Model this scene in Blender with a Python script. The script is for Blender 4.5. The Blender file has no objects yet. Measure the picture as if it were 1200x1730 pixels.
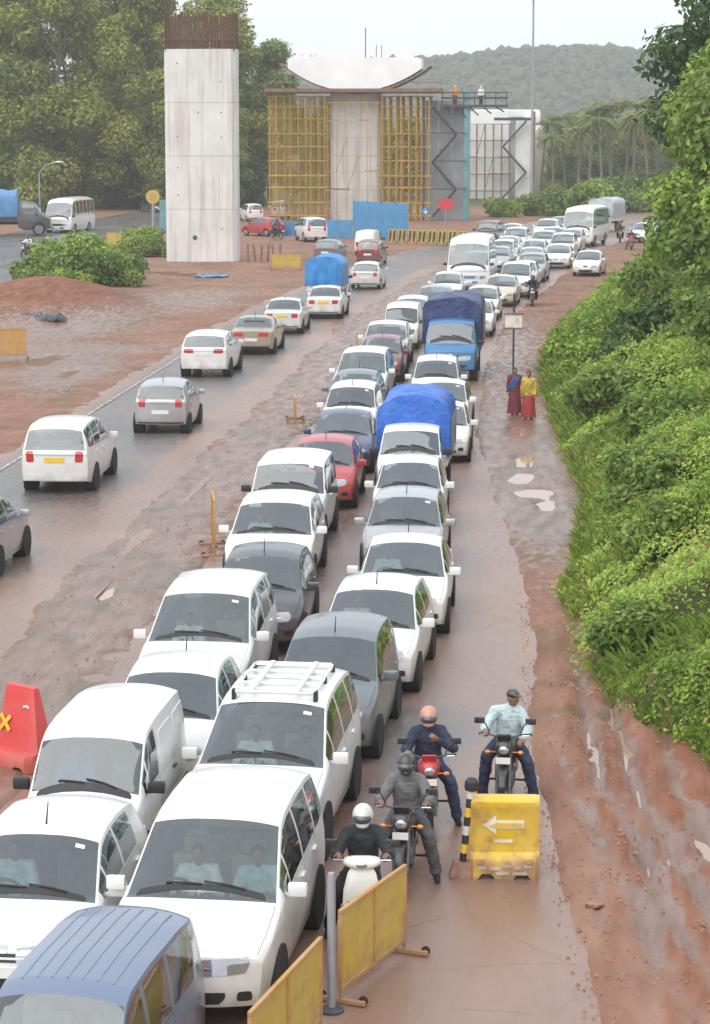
import bpy, bmesh, math, random
import numpy as np
from mathutils import Vector, Matrix, noise as mnoise
from mathutils.bvhtree import BVHTree

# ------------------------------------------------------------------ camera, sky, sun, exposure
SC = bpy.context.scene
COL = SC.collection
R = math.radians
YAW = math.atan(0.08)            # the lanes run along +Y, the camera looks a little to their left
FPX, HCAM = 4100.0, 9.1
PITCH = math.atan((865 - 208) / FPX)
cam_d = bpy.data.cameras.new('camera')
cam = bpy.data.objects.new('camera', cam_d); COL.objects.link(cam)
cam_d.sensor_fit = 'HORIZONTAL'; cam_d.sensor_width = 36.0
cam_d.lens = 36.0 * FPX / 1200.0
cam_d.clip_start = 0.5; cam_d.clip_end = 6000
cam.location = (0, 0, HCAM)
cam.rotation_euler = (math.pi / 2 - PITCH, 0, YAW)
SC.camera = cam

SUN_EL, SUN_AZ = R(48), R(205)
world = bpy.data.worlds.new('World'); SC.world = world; world.use_nodes = True
wn, wl = world.node_tree.nodes, world.node_tree.links
wn.clear()
sky = wn.new('ShaderNodeTexSky'); sky.sky_type = 'NISHITA'; sky.sun_disc = False
sky.sun_elevation = SUN_EL; sky.sun_rotation = SUN_AZ
sky.air_density = 1.0; sky.dust_density = 4.0; sky.ozone_density = 1.0
ctc = wn.new('ShaderNodeTexCoord')
cno = wn.new('ShaderNodeTexNoise'); cno.inputs['Scale'].default_value = 2.2; cno.inputs['Detail'].default_value = 4
cra = wn.new('ShaderNodeMapRange'); cra.inputs['From Min'].default_value = .3; cra.inputs['From Max'].default_value = .7
cra.inputs['To Min'].default_value = .80; cra.inputs['To Max'].default_value = .93
cmx = wn.new('ShaderNodeMix'); cmx.data_type = 'RGBA'
cmx.inputs[7].default_value = (8.8, 9.3, 9.9, 1)          # the even overcast
bg = wn.new('ShaderNodeBackground'); bg.inputs['Strength'].default_value = 0.1
wo = wn.new('ShaderNodeOutputWorld')
wl.new(ctc.outputs['Generated'], cno.inputs['Vector']); wl.new(cno.outputs['Fac'], cra.inputs['Value'])
wl.new(cra.outputs[0], cmx.inputs[0]); wl.new(sky.outputs['Color'], cmx.inputs[6])
wl.new(cmx.outputs[2], bg.inputs['Color']); wl.new(bg.outputs['Background'], wo.inputs['Surface'])

sun_d = bpy.data.lights.new('sun', 'SUN'); sun_d.energy = 1.5; sun_d.angle = R(80); sun_d.color = (1, .97, .93)
sun = bpy.data.objects.new('sun', sun_d); COL.objects.link(sun)
sun.rotation_euler = (math.pi / 2 - SUN_EL, 0, math.pi - SUN_AZ)
sun.location = (0, 0, 60)
SC.view_settings.view_transform = 'Standard'; SC.view_settings.look = 'None'
SC.view_settings.exposure = 0.52; SC.view_settings.gamma = 1.0
SC.view_settings.use_curve_mapping = False
SC.cycles.use_denoising = True
SC.cycles.max_bounces = 6; SC.cycles.diffuse_bounces = 3; SC.cycles.glossy_bounces = 3
SC.cycles.transparent_max_bounces = 10; SC.cycles.volume_bounces = 1
SC.cycles.caustics_reflective = False; SC.cycles.caustics_refractive = False

random.seed(5); rng = np.random.default_rng(5)

# ------------------------------------------------------------------ materials
MATS = {}
def newmat(name):
    m = bpy.data.materials.new(name); m.use_nodes = True
    n = m.node_tree.nodes; l = m.node_tree.links
    b = n.get('Principled BSDF')
    MATS[name] = m
    return m, n, l, b
def noise_node(n, l, scale, detail=4, coord='Object', rough=.55):
    tc = n.new('ShaderNodeTexCoord'); t = n.new('ShaderNodeTexNoise')
    t.inputs['Scale'].default_value = scale; t.inputs['Detail'].default_value = detail
    t.inputs['Roughness'].default_value = rough
    l.new(tc.outputs[coord], t.inputs['Vector']); return t
def ramp(n, l, src, lo, hi, a=0.0, b=1.0):
    r = n.new('ShaderNodeMapRange'); r.inputs['From Min'].default_value = lo; r.inputs['From Max'].default_value = hi
    r.inputs['To Min'].default_value = a; r.inputs['To Max'].default_value = b
    l.new(src, r.inputs['Value']); return r.outputs[0]
def mixc(n, l, fac, a, b):
    m = n.new('ShaderNodeMix'); m.data_type = 'RGBA'
    for k, v in ((0, fac), (6, a), (7, b)):
        if isinstance(v, (int, float)): m.inputs[k].default_value = v
        elif isinstance(v, (tuple, list)): m.inputs[k].default_value = (*v[:3], 1)
        else: l.new(v, m.inputs[k])
    return m.outputs[2]
def math_n(n, l, op, a, b=None):
    m = n.new('ShaderNodeMath'); m.operation = op
    for k, v in ((0, a), (1, b)):
        if v is None: continue
        if isinstance(v, (int, float)): m.inputs[k].default_value = v
        else: l.new(v, m.inputs[k])
    return m.outputs[0]
def bump(n, l, b, src, strength=.3, dist=.02):
    bp = n.new('ShaderNodeBump'); bp.inputs['Strength'].default_value = strength; bp.inputs['Distance'].default_value = dist
    l.new(src, bp.inputs['Height']); l.new(bp.outputs['Normal'], b.inputs['Normal'])
def simple(name, col, rough=.5, metal=0.0, var=.18, scale=6, coat=0.0, bmp=0.0, coord='Object', spec=.5):
    m, n, l, b = newmat(name)
    t = noise_node(n, l, scale, 5, coord)
    f = ramp(n, l, t.outputs['Fac'], .3, .7)
    lo = tuple(c * (1 - var) for c in col); hi = tuple(min(1, c * (1 + var)) for c in col)
    l.new(mixc(n, l, f, lo, hi), b.inputs['Base Color'])
    b.inputs['Roughness'].default_value = rough; b.inputs['Metallic'].default_value = metal
    b.inputs['Coat Weight'].default_value = coat; b.inputs['Specular IOR Level'].default_value = spec
    if bmp: bump(n, l, b, t.outputs['Fac'], bmp)
    return m
DIRT = (.30, .16, .105)
def paint(name, col, metal=0.0, rough=.32, dirt=.72):
    m, n, l, b = newmat('paint_' + name)
    t = noise_node(n, l, 3.2, 5)
    tc = n.new('ShaderNodeTexCoord'); sp = n.new('ShaderNodeSeparateXYZ'); l.new(tc.outputs['Object'], sp.inputs[0])
    zf = ramp(n, l, sp.outputs[2], .20, .95, 1.0, .04)
    nf = ramp(n, l, t.outputs['Fac'], .3, .75)
    f = math_n(n, l, 'MULTIPLY', zf, nf); f = math_n(n, l, 'MULTIPLY', f, dirt)
    l.new(mixc(n, l, f, col, DIRT), b.inputs['Base Color'])
    b.inputs['Roughness'].default_value = rough; b.inputs['Metallic'].default_value = metal
    b.inputs['Coat Weight'].default_value = .6; b.inputs['Coat Roughness'].default_value = .12
    return m
def grimy(name, col, rough=.5, dirt=.6, fade=.35):
    m, n, l, b = newmat(name)
    t = noise_node(n, l, 4, 6); t2 = noise_node(n, l, 1.3, 4); t3 = noise_node(n, l, 28, 4)
    tc = n.new('ShaderNodeTexCoord'); sp = n.new('ShaderNodeSeparateXYZ'); l.new(tc.outputs['Object'], sp.inputs[0])
    c = mixc(n, l, math_n(n, l, 'MULTIPLY', ramp(n, l, t2.outputs['Fac'], .4, .65), fade), col, tuple(min(1, q * .6 + .22) for q in col))
    f = math_n(n, l, 'ADD', ramp(n, l, sp.outputs[2], .0, .55, .55, -.12), ramp(n, l, t.outputs['Fac'], .3, .7, -.30, .60))
    c = mixc(n, l, math_n(n, l, 'MULTIPLY', ramp(n, l, f, .05, .65), dirt), c, DIRT)
    c = mixc(n, l, math_n(n, l, 'MULTIPLY', ramp(n, l, t3.outputs['Fac'], .66, .72), .5), c, (.10, .07, .05))
    l.new(c, b.inputs['Base Color']); b.inputs['Roughness'].default_value = rough; bump(n, l, b, t.outputs['Fac'], .25, .03)
    return m
for nm, c, me in (('white', (.76, .76, .74), 0), ('offwhite', (.74, .74, .70), 0), ('pearl', (.66, .66, .64), .0), ('silver', (.46, .47, .48), .55),
                  ('grey', (.16, .18, .20), .35), ('darkgrey', (.055, .062, .07), .2), ('beige', (.40, .345, .25), .3), ('red', (.42, .025, .03), .0),
                  ('maroon', (.17, .03, .035), .1), ('navy', (.03, .055, .16), .25), ('slate', (.155, .205, .30), .2), ('blue', (.035, .17, .36), 0),
                  ('black', (.018, .018, .02), 0), ('cream', (.62, .55, .38), 0), ('yellow', (.62, .40, .03), 0), ('scooterwhite', (.80, .79, .74), 0)):
    paint(nm, c, me)
simple('rubber', (.022, .021, .021), .85, var=.3, scale=12)
simple('black_plastic', (.025, .025, .027), .5, var=.2)
simple('dark_grille', (.03, .03, .032), .35, var=.2)
simple('alloy', (.45, .45, .46), .3, .8, var=.1)
simple('steel_rim', (.2, .2, .2), .45, .6, var=.2)
simple('chrome', (.7, .7, .72), .12, 1.0, var=.05)
simple('lamp_lens', (.44, .45, .47), .08, .6, var=.12, scale=5, coat=1)
simple('tail_red', (.50, .022, .028), .15, 0, var=.2, scale=18, coat=1)
simple('amber', (.75, .22, .02), .15, 0, var=.1, coat=1)
simple('plate_white', (.75, .75, .72), .4, var=.08)
simple('plate_yellow', (.80, .52, .03), .4, var=.08)
simple('interior_dark', (.035, .035, .038), .8, var=.2)
simple('seat_fabric', (.13, .125, .115), .85, var=.25, scale=8)
simple('seat_beige', (.34, .29, .22), .85, var=.2, scale=8)
simple('dashboard', (.05, .05, .052), .6, var=.2)
simple('underbody', (.02, .02, .02), .9, var=.2)
m, n, l, b = newmat('glass'); n.remove(b)
lw = n.new('ShaderNodeLayerWeight'); lw.inputs['Blend'].default_value = .5
p4 = math_n(n, l, 'POWER', lw.outputs['Facing'], 3.0)
fc = math_n(n, l, 'ADD', math_n(n, l, 'MULTIPLY', p4, .78), .155)
tr = n.new('ShaderNodeBsdfTransparent'); tr.inputs['Color'].default_value = (.50, .57, .56, 1)
gl = n.new('ShaderNodeBsdfGlossy'); gl.inputs['Roughness'].default_value = .03; gl.inputs['Color'].default_value = (.92, .97, 1, 1)
mx = n.new('ShaderNodeMixShader'); l.new(fc, mx.inputs[0]); l.new(tr.outputs[0], mx.inputs[1]); l.new(gl.outputs[0], mx.inputs[2])
l.new(mx.outputs[0], n['Material Output'].inputs['Surface'])

# ------------------------------------------------------------------ mesh helpers
def mesh_from(name, v, f, smooth=True, angle=40):
    me = bpy.data.meshes.new(name); me.from_pydata([tuple(p) for p in v], [], [tuple(q) for q in f]); me.validate()
    bm = bmesh.new(); bm.from_mesh(me); bmesh.ops.recalc_face_normals(bm, faces=bm.faces); bm.to_mesh(me); bm.free()
    if smooth:
        me.shade_smooth(); me.set_sharp_from_angle(angle=R(angle))
    return me
class MB:
    """collects boxes, tubes and lathes for ONE mesh"""
    def __init__(s): s.v = []; s.f = []
    def add(s, v, f):
        o = len(s.v); s.v += [tuple(p) for p in v]; s.f += [tuple(i + o for i in q) for q in f]; return s
    def box(s, c, d, rot=None, bev=0.0, top=None):
        """box with centre c, size d, optional Matrix rot, bevelled edges, top = (sx, sy) scale of the upper face"""
        bm = bmesh.new(); bmesh.ops.create_cube(bm, size=1.0)
        for vv in bm.verts:
            k = top if (top and vv.co.z > 0) else (1, 1)
            vv.co = Vector((vv.co.x * d[0] * k[0], vv.co.y * d[1] * k[1], vv.co.z * d[2]))
        if bev: bmesh.ops.bevel(bm, geom=list(bm.edges), offset=bev, segments=2, affect='EDGES', profile=.6)
        M = (rot.to_4x4() if rot is not None else Matrix.Identity(4)); M = Matrix.Translation(c) @ M
        bm.verts.ensure_lookup_table(); bm.verts.index_update()
        s.add([M @ vv.co for vv in bm.verts], [[vv.index for vv in ff.verts] for ff in bm.faces]); bm.free(); return s
    def tube(s, pts, r, seg=8, cap=True):
        pts = [Vector(p) for p in pts]; rs = r if isinstance(r, (list, tuple)) else [r] * len(pts)
        v = []; f = []; prev = None
        for i, p in enumerate(pts):
            d = (pts[min(i + 1, len(pts) - 1)] - pts[max(i - 1, 0)])
            d = d.normalized() if d.length > 1e-9 else Vector((0, 0, 1))
            if prev is None:
                a = Vector((0, 0, 1)) if abs(d.z) < .9 else Vector((1, 0, 0))
                x = d.cross(a).normalized()
            else:
                x = (prev - d * prev.dot(d)); x = x.normalized() if x.length > 1e-6 else d.orthogonal().normalized()
            prev = x; y = d.cross(x)
            for k in range(seg):
                t = 2 * math.pi * k / seg; v.append(p + (x * math.cos(t) + y * math.sin(t)) * rs[i])
        for i in range(len(pts) - 1):
            for k in range(seg):
                k2 = (k + 1) % seg; f.append((i * seg + k, i * seg + k2, (i + 1) * seg + k2, (i + 1) * seg + k))
        if cap: f.append(tuple(range(seg))[::-1]); f.append(tuple((len(pts) - 1) * seg + k for k in range(seg)))
        return s.add(v, f)
    def lathe(s, prof, seg=20, M=None, closed=False):
        """profile of (r, h) turned about Z; M places it"""
        v = []; f = []; M = M or Matrix.Identity(4)
        for (r, h) in prof:
            for k in range(seg):
                t = 2 * math.pi * k / seg; v.append(M @ Vector((r * math.cos(t), r * math.sin(t), h)))
        m_ = len(prof)
        for i in range(m_ if closed else m_ - 1):
            j = (i + 1) % m_
            for k in range(seg):
                k2 = (k + 1) % seg; f.append((i * seg + k, i * seg + k2, j * seg + k2, j * seg + k))
        if not closed:
            if prof[0][0] > 1e-6: f.append(tuple(range(seg)))
            if prof[-1][0] > 1e-6: f.append(tuple((m_ - 1) * seg + k for k in range(seg)))
        return s.add(v, f)
    def ball(s, c, r, seg=12, rings=8, rot=None):
        r = r if isinstance(r, (list, tuple)) else (r, r, r)
        v = []; f = []; M = Matrix.Translation(c) @ (rot.to_4x4() if rot is not None else Matrix.Identity(4))
        for i in range(rings + 1):
            ph = math.pi * i / rings
            for k in range(seg):
                t = 2 * math.pi * k / seg
                v.append(M @ Vector((r[0] * math.sin(ph) * math.cos(t), r[1] * math.sin(ph) * math.sin(t), r[2] * math.cos(ph))))
        for i in range(rings):
            for k in range(seg):
                k2 = (k + 1) % seg; f.append((i * seg + k, i * seg + k2, (i + 1) * seg + k2, (i + 1) * seg + k))
        return s.add(v, f)
    def prism(s, poly, h0, h1, M=None):
        """flat polygon (x, y) raised from h0 to h1 along Z, placed by M"""
        M = M or Matrix.Identity(4); k = len(poly)
        v = [M @ Vector((x, y, h0)) for x, y in poly] + [M @ Vector((x, y, h1)) for x, y in poly]
        f = [tuple(range(k))[::-1], tuple(range(k, 2 * k))] + [(i, (i + 1) % k, k + (i + 1) % k, k + i) for i in range(k)]
        return s.add(v, f)
    def mesh(s, name, smooth=True, angle=40): return mesh_from(name, s.v, s.f, smooth, angle)

def put(name, me, mat, parent=None, loc=None, rot=None, M=None):
    """link one mesh object with one material, held on the object"""
    o = bpy.data.objects.new(name, me); COL.objects.link(o)
    if parent is not None: o.parent = parent
    if M is not None: o.matrix_local = M
    if loc is not None: o.location = loc
    if rot is not None: o.rotation_euler = rot
    if mat is not None:
        mm = MATS[mat] if isinstance(mat, str) else mat
        if len(me.materials) == 0: me.materials.append(mm)
        o.material_slots[0].link = 'OBJECT'; o.material_slots[0].material = mm
    return o
def tag(o, label=None, cat=None, group=None, kind=None):
    if label: o['label'] = label
    if cat: o['category'] = cat
    if group: o['group'] = group
    if kind: o['kind'] = kind
    return o
def empty(name, loc=(0, 0, 0), rz=0.0):
    o = bpy.data.objects.new(name, None); COL.objects.link(o); o.empty_display_size = .2
    o.location = loc; o.rotation_euler = (0, 0, rz); return o
class Proto:
    """a kind of thing: shared part meshes, placed by inst() as one Empty with its parts and sub-parts"""
    def __init__(s, name): s.name = name; s.parts = []
    def part(s, name, me, mat, sub=None, M=None, label=None, far=True):
        s.parts.append((name, me, mat, sub, M, label, far)); return len(s.parts) - 1
    def inst(s, loc, rz, label, cat, group=None, paint=None, far=False, rx=0.0, swap=None, skip=()):
        root = empty(s.name, loc, rz); root.rotation_euler.x = rx
        tag(root, label, cat, group); made = {}
        for i, (nm, me, mt, sub, M, lb, keep) in enumerate(s.parts):
            if (far and not keep) or nm in skip: continue
            if sub is not None and sub not in made: continue
            mm = ('paint_' + paint) if (mt == 'PAINT') else mt
            if swap and mm in swap: mm = swap[mm]
            o = put(nm, me, mm, made[sub] if sub is not None else root, M=M)
            if lb: o['label'] = lb
            made[i] = o
        return root
def fbm(x, y, sc, oct=4, seed=0.0):
    """numpy value noise in 2-D, about -1..1"""
    out = np.zeros_like(x, dtype=float); a = 1.0; tot = 0
    for o in range(oct):
        X = x * sc + 17.3 * o + seed * 3.1; Y = y * sc - 9.7 * o + seed * 7.7
        xi = np.floor(X); yi = np.floor(Y); fx = X - xi; fy = Y - yi
        fx = fx * fx * (3 - 2 * fx); fy = fy * fy * (3 - 2 * fy)
        def h(i, j):
            s_ = np.sin(i * 127.1 + j * 311.7) * 43758.5453; return (s_ - np.floor(s_)) * 2 - 1
        out += a * ((h(xi, yi) * (1 - fx) + h(xi + 1, yi) * fx) * (1 - fy) + (h(xi, yi + 1) * (1 - fx) + h(xi + 1, yi + 1) * fx) * fy)
        tot += a; a *= .5; sc *= 2
    return out / tot
def np_mesh(name, verts, quads, smooth=True):
    me = bpy.data.meshes.new(name); v = np.asarray(verts, dtype=np.float32); q = np.asarray(quads, dtype=np.int32); k = q.shape[1]
    me.vertices.add(len(v)); me.vertices.foreach_set('co', v.ravel())
    me.loops.add(q.size); me.loops.foreach_set('vertex_index', q.ravel())
    me.polygons.add(len(q)); me.polygons.foreach_set('loop_start', np.arange(0, q.size, k, dtype=np.int32))
    me.update(calc_edges=True)
    me.polygons.foreach_set('use_smooth', np.full(len(q), smooth))
    return me
def grid_quads(nu, nv):
    i = np.arange(nu - 1)[:, None] * nv + np.arange(nv - 1)[None, :]
    return np.stack([i, i + 1, i + nv + 1, i + nv], -1).reshape(-1, 4)
# ------------------------------------------------------------------ ground, roads, water
def curve_off(u):
    u = np.asarray(u, float); d = np.clip(u - 100, 0, 110)
    return .00085 * d * d + np.clip(u - 210, 0, None) * .187
EDGE = np.array([(0, 1.3), (23.8, .6), (32.4, -.1), (47, -.4), (58, -1.2), (73, -2.2), (87, -2.5), (114, -2.0), (157, 1.4), (182, 4.0), (230, 12), (300, 25), (420, 47)])
VEG = np.array([(0, 7), (25, 5.4), (32, 3.0), (35.6, 1.9), (38.1, .95), (45.9, .4), (52, .75), (59.3, 1.0), (68, .55), (80, .0), (91.7, -.15), (104, .3), (114, 1.2), (130, 2.9), (145, 4.9), (180, 10.5), (230, 20), (300, 27), (420, 49)])
def road_edge(u): return np.interp(u, EDGE[:, 0], EDGE[:, 1])
def veg_edge(u): return np.interp(u, VEG[:, 0], VEG[:, 1])
PUD = [(29.9, 2.02, .75, .17), (30.6, 1.95, .5, .14), (29.3, 1.55, .55, .13), (27.0, 1.3, .5, .12), (37.6, -7.25, .8, .30), (40.6, -7.3, .35, .42), (38.9, -7.5, .3, .3),
       (60.0, -.35, 1.0, .55), (58.0, .0, 1.3, .35), (62.5, -.7, 1.2, .5), (66.0, -.6, 1.6, .3), (72, -.9, 1.5, .3), (46.5, -8.6, 1.6, .22), (52, -9.0, 1.8, .2), (60, -8.8, 2.5, .18),
       (93, -19.5, 3, .8), (88, -17.6, 2.2, .5), (110, -22, 4, 1.2), (124, -19, 4, .9)]
def sstep(a, b, x):
    t = np.clip((x - a) / (b - a), 0, 1); return t * t * (3 - 2 * t)
def ground_z(x, y, full=False):
    x = np.asarray(x, float); y = np.asarray(y, float)
    c = curve_off(y); e = road_edge(y); g = veg_edge(y)
    jag = .16 * fbm(x, y * .5, .55, 3, 2) + .05 * fbm(x, y, 3.1, 2, 3)
    in_r = sstep(-.10, .12, (e + jag) - x) * sstep(-.12, .15, x - (-7.15 + c + jag * 2.2))
    in_l = sstep(-.2, .2, (-9.5 + c + jag * 3) - x) * sstep(-.2, .2, x - (-14.95 + c - jag * 2))
    lost = sstep(235, 262, y); in_r = in_r * (1 - lost); in_l = in_l * (1 - lost)
    road = np.clip(in_r + in_l, 0, 1)
    rough = .045 * fbm(x, y, .9, 4, 1) + .012 * fbm(x, y, 5, 3, 4)
    z = .022 + rough
    soft = sstep(48, 36, y) * sstep(.0, .45, x - e)
    z = z + .085 * soft
    # wheel ruts on the right shoulder, drifting outwards towards the camera
    vr = x - e - .018 * (34 - np.clip(y, 15, 34)) * 2.2 + .34 * fbm(x * .3, y * .35, .5, 3, 8) + .07 * fbm(x, y, 1.6, 2, 18)
    rut = np.zeros_like(x)
    for k, (q, w, d) in enumerate(((.40, .11, .13), (.86, .12, .17), (1.28, .13, .18), (1.85, .15, .15), (2.35, .12, .10))):
        rut += (1 + .7 * fbm(x, y * .2, .35, 2, 40 + k)) * -d * np.exp(-((vr - q) / w) ** 2) + .45 * d * np.exp(-((vr - q - 1.9 * w) / w) ** 2) + .35 * d * np.exp(-((vr - q + 1.9 * w) / w) ** 2)
    v2 = x - e - .10 * (y - 29) - .55 + .25 * fbm(x * .3, y * .3, .5, 2, 28)
    for q in (-.2, .42): rut += (-.10 * np.exp(-((v2 - q) / .10) ** 2) + .05 * np.exp(-((v2 - q - .2) / .1) ** 2)) * sstep(20, 26, y)
    z = z + rut * soft * (.55 + .9 * fbm(x, y, .5, 3, 5)) + soft * (.035 * fbm(x, y, 2.2, 4, 15) + .02 * fbm(x, y, 6, 3, 16))
    # long tyre grooves on the muddy median
    md = np.exp(-((x - (-8.3 + c)) / 1.0) ** 2)
    z = z + md * (.035 + .03 * np.sin((x + .12 * fbm(x, y * .25, .4, 2, 9)) * 13) * (.6 + fbm(x, y, .15, 2, 7)))
    # the red bank: heaped soil at the lower right
    z = z + .5 * sstep(1.9, 5.5, x - e) * sstep(40, 33, y) + .05 * fbm(x, y, 1.7, 3, 6) * sstep(1.2, 2.2, x - e) * sstep(42, 36, y)
    # the overgrown cutting on the right
    d = np.clip(x - g, 0, None)
    bank = (.50 * np.clip(d, 0, 5) + .25 * np.clip(d - 5, 0, 20)) * sstep(30, 42, y) + .25 * fbm(x, y, .35, 3, 3) * sstep(0, 1.5, d)
    z = z + bank * sstep(420, 260, y)
    # soil mound on the far left
    z = z + 1.6 * np.exp(-(((x + 25.0) / 4.2) ** 2 + ((y - 118) / 9) ** 2))
    z = np.maximum(z, np.where(soft > .3, -.05, -.020))
    z = z * (1 - road) + (-.09) * road
    for (u, v, r, a) in PUD:
        rr = np.hypot((y - u) / r, (x - v) / a) + .45 * fbm(x, y, 1.6, 3, u)
        z = z - .10 * (1 - sstep(.35, 1.25, rr)) * (1 - road)
    if not full: return z
    wet = np.zeros_like(x)
    for (u, v, r, a) in PUD:
        wet = np.maximum(wet, np.exp(-((y - u) / (r * 2.6)) ** 2 - ((x - v) / (a * 3.2)) ** 2))
    wet = np.clip(wet + .75 * np.exp(-((x - (-8.4 + c)) / 1.6) ** 2) + .6 * sstep(40, 55, y) * sstep(130, 100, y) * np.exp(-((x - e - .8) / 1.6) ** 2)
                  + .45 * np.clip(fbm(x, y, .25, 3, 12) * 1.5, 0, 1) * (x < -15) - rut * 4.5 * soft, 0, 1) * (1 - .9 * np.clip(1.6 * np.exp(-(((x + 25.0) / 4.6) ** 2 + ((y - 118) / 9) ** 2)), 0, 1))
    green = sstep(-.15, .35, d + .3 * fbm(x, y, .8, 3, 11) - .1) * sstep(30, 38, y)
    green = np.maximum(green, sstep(250, 290, y)); green = np.maximum(green, sstep(-45, -60, x))
    red = np.clip(np.exp(-(((x + 25.0) / 4.6) ** 2 + ((y - 118) / 9) ** 2)) * 1.6 + sstep(1.2, 2.3, x - e) * sstep(42, 35, y) * (.75 + .5 * fbm(x, y, .9, 3, 14)) + 1.2 * np.clip(rut, 0, 1) * 8 * soft, 0, 1)
    return z, wet, green, red
def gz(x, y): return float(ground_z(np.array([x]), np.array([y]))[0])
ys = np.concatenate([np.arange(-30, 18, 6), np.arange(18, 62, .12), np.arange(62, 130, .36), np.arange(130, 300, 2.5), np.arange(300, 700, 40), np.array([700, 900, 1300, 1900])])
xs = np.concatenate([np.array([-900, -600, -300, -160, -90]), np.arange(-60, -28, 2), np.arange(-28, -10, .36), np.arange(-10, 6.4, .13), np.arange(6.4, 30, .7), np.array([34, 42, 60, 90, 160, 300, 600, 900])])
YY, XX = np.meshgrid(ys, xs, indexing='ij')
ZZ, WET, GREEN, RED = ground_z(XX.ravel(), YY.ravel(), True)
me = np_mesh('ground', np.stack([XX.ravel(), YY.ravel(), ZZ], -1), grid_quads(len(ys), len(xs)))
for nm, arr in (('wet', WET), ('green', GREEN), ('red', RED)):
    at = me.attributes.new(nm, 'FLOAT', 'POINT'); at.data.foreach_set('value', arr.astype(np.float32))
def attr(n, name):
    a = n.new('ShaderNodeAttribute'); a.attribute_name = name; return a.outputs['Fac']
def streak(n, l, scale, detail, k=.22):
    '''noise drawn out along the direction of travel'''
    tc = n.new('ShaderNodeTexCoord'); mp = n.new('ShaderNodeMapping'); mp.inputs['Scale'].default_value = (1, k, 1); l.new(tc.outputs['Object'], mp.inputs[0])
    t = n.new('ShaderNodeTexNoise'); t.inputs['Scale'].default_value = scale; t.inputs['Detail'].default_value = detail; l.new(mp.outputs[0], t.inputs['Vector']); return t
m, n, l, b = newmat('laterite')
t1 = noise_node(n, l, .35, 6); t2 = streak(n, l, 3.5, 6); t3 = noise_node(n, l, 22, 4)
f1 = ramp(n, l, t1.outputs['Fac'], .35, .65); f2 = ramp(n, l, t2.outputs['Fac'], .32, .68)
cdry = mixc(n, l, f1, (.255, .135, .093), (.33, .20, .145)); cdry = mixc(n, l, math_n(n, l, 'MULTIPLY', f2, .6), cdry, (.215, .105, .070))
cwet = mixc(n, l, f2, (.24, .138, .10), (.16, .088, .062))
t4 = streak(n, l, 5, 5, .45); w = ramp(n, l, math_n(n, l, 'ADD', attr(n, 'wet'), ramp(n, l, t4.outputs['Fac'], .25, .75, -.38, .38)), .22, .62); cdry = mixc(n, l, attr(n, 'red'), cdry, mixc(n, l, f2, (.275, .118, .070), (.185, .075, .044))); col = mixc(n, l, w, cdry, cwet)
st = ramp(n, l, t3.outputs['Fac'], .66, .72); col = mixc(n, l, math_n(n, l, 'MULTIPLY', st, .5), col, (.36, .27, .21))
cg = mixc(n, l, f2, (.045, .075, .018), (.10, .085, .04)); col = mixc(n, l, attr(n, 'green'), col, cg)
l.new(col, b.inputs['Base Color'])
l.new(math_n(n, l, 'SUBTRACT', ramp(n, l, t2.outputs['Fac'], .35, .65, .72, .92), math_n(n, l, 'MULTIPLY', w, .52)), b.inputs['Roughness'])
hb = math_n(n, l, 'ADD', t2.outputs['Fac'], math_n(n, l, 'MULTIPLY', t3.outputs['Fac'], .4)); bump(n, l, b, hb, .7, .05); l.new(ramp(n, l, w, 0, 1, .18, .55), b.inputs['Specular IOR Level'])
tag(put('ground', me, 'laterite'), kind='structure')

m, n, l, b = newmat('muddy_water')
b.inputs['Base Color'].default_value = (.40, .27, .20, 1); b.inputs['Roughness'].default_value = .04; b.inputs['IOR'].default_value = 1.33
t = noise_node(n, l, 1.3, 3); bump(n, l, b, t.outputs['Fac'], .05, .01)
me = mesh_from('puddle_water', [(-30, 18, -.034), (6, 18, -.034), (6, 130, -.034), (-30, 130, -.034)], [(0, 1, 2, 3)], False)
tag(put('puddle_water', me, 'muddy_water'), kind='structure')

def road_sheet(name, left, right, uu, nv, mat, z=0.0, mudf=None):
    uu = np.asarray(uu); t = np.linspace(0, 1, nv)
    x0 = left(uu); x1 = right(uu)
    X = x0[:, None] * (1 - t) + x1[:, None] * t; Y = np.repeat(uu[:, None], nv, 1)
    Z = z + .012 * fbm(X, Y, .3, 3, 21) * (1 if mudf else 0)
    me = np_mesh(name, np.stack([X.ravel(), Y.ravel(), Z.ravel()], -1), grid_quads(len(uu), nv))
    if mudf is not None:
        at = me.attributes.new('mud', 'FLOAT', 'POINT'); at.data.foreach_set('value', mudf(X, Y).ravel().astype(np.float32))
    return tag(put(name, me, mat), kind='structure')
uu = np.concatenate([np.arange(-20, 18, 4), np.arange(18, 70, .3), np.arange(70, 140, .8), np.arange(140, 262, 3)])
def mud_r(X, Y):
    e = road_edge(Y); c = curve_off(Y)
    a = np.exp(-np.clip(e - X, 0, 9) / .45) * .9 + np.exp(-np.clip(X - (-7.15 + c), 0, 9) / .8) * .9
    tr = sum(np.exp(-((X - c - q + .1 * fbm(X, Y * .3, .3, 2, 4)) / .17) ** 2) for q in (-1.0, -.2, -2.4)) * .4
    near = .75 * sstep(34, 24, Y) * sstep(-4.2, -2.4, X)
    return np.clip(a + tr * (.5 + fbm(X, Y, .3, 3, 5)) + near * (.75 + .6 * fbm(X, Y, .5, 4, 15)) + .45 + .55 * fbm(X, Y, .22, 4, 6), 0, 1)
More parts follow.
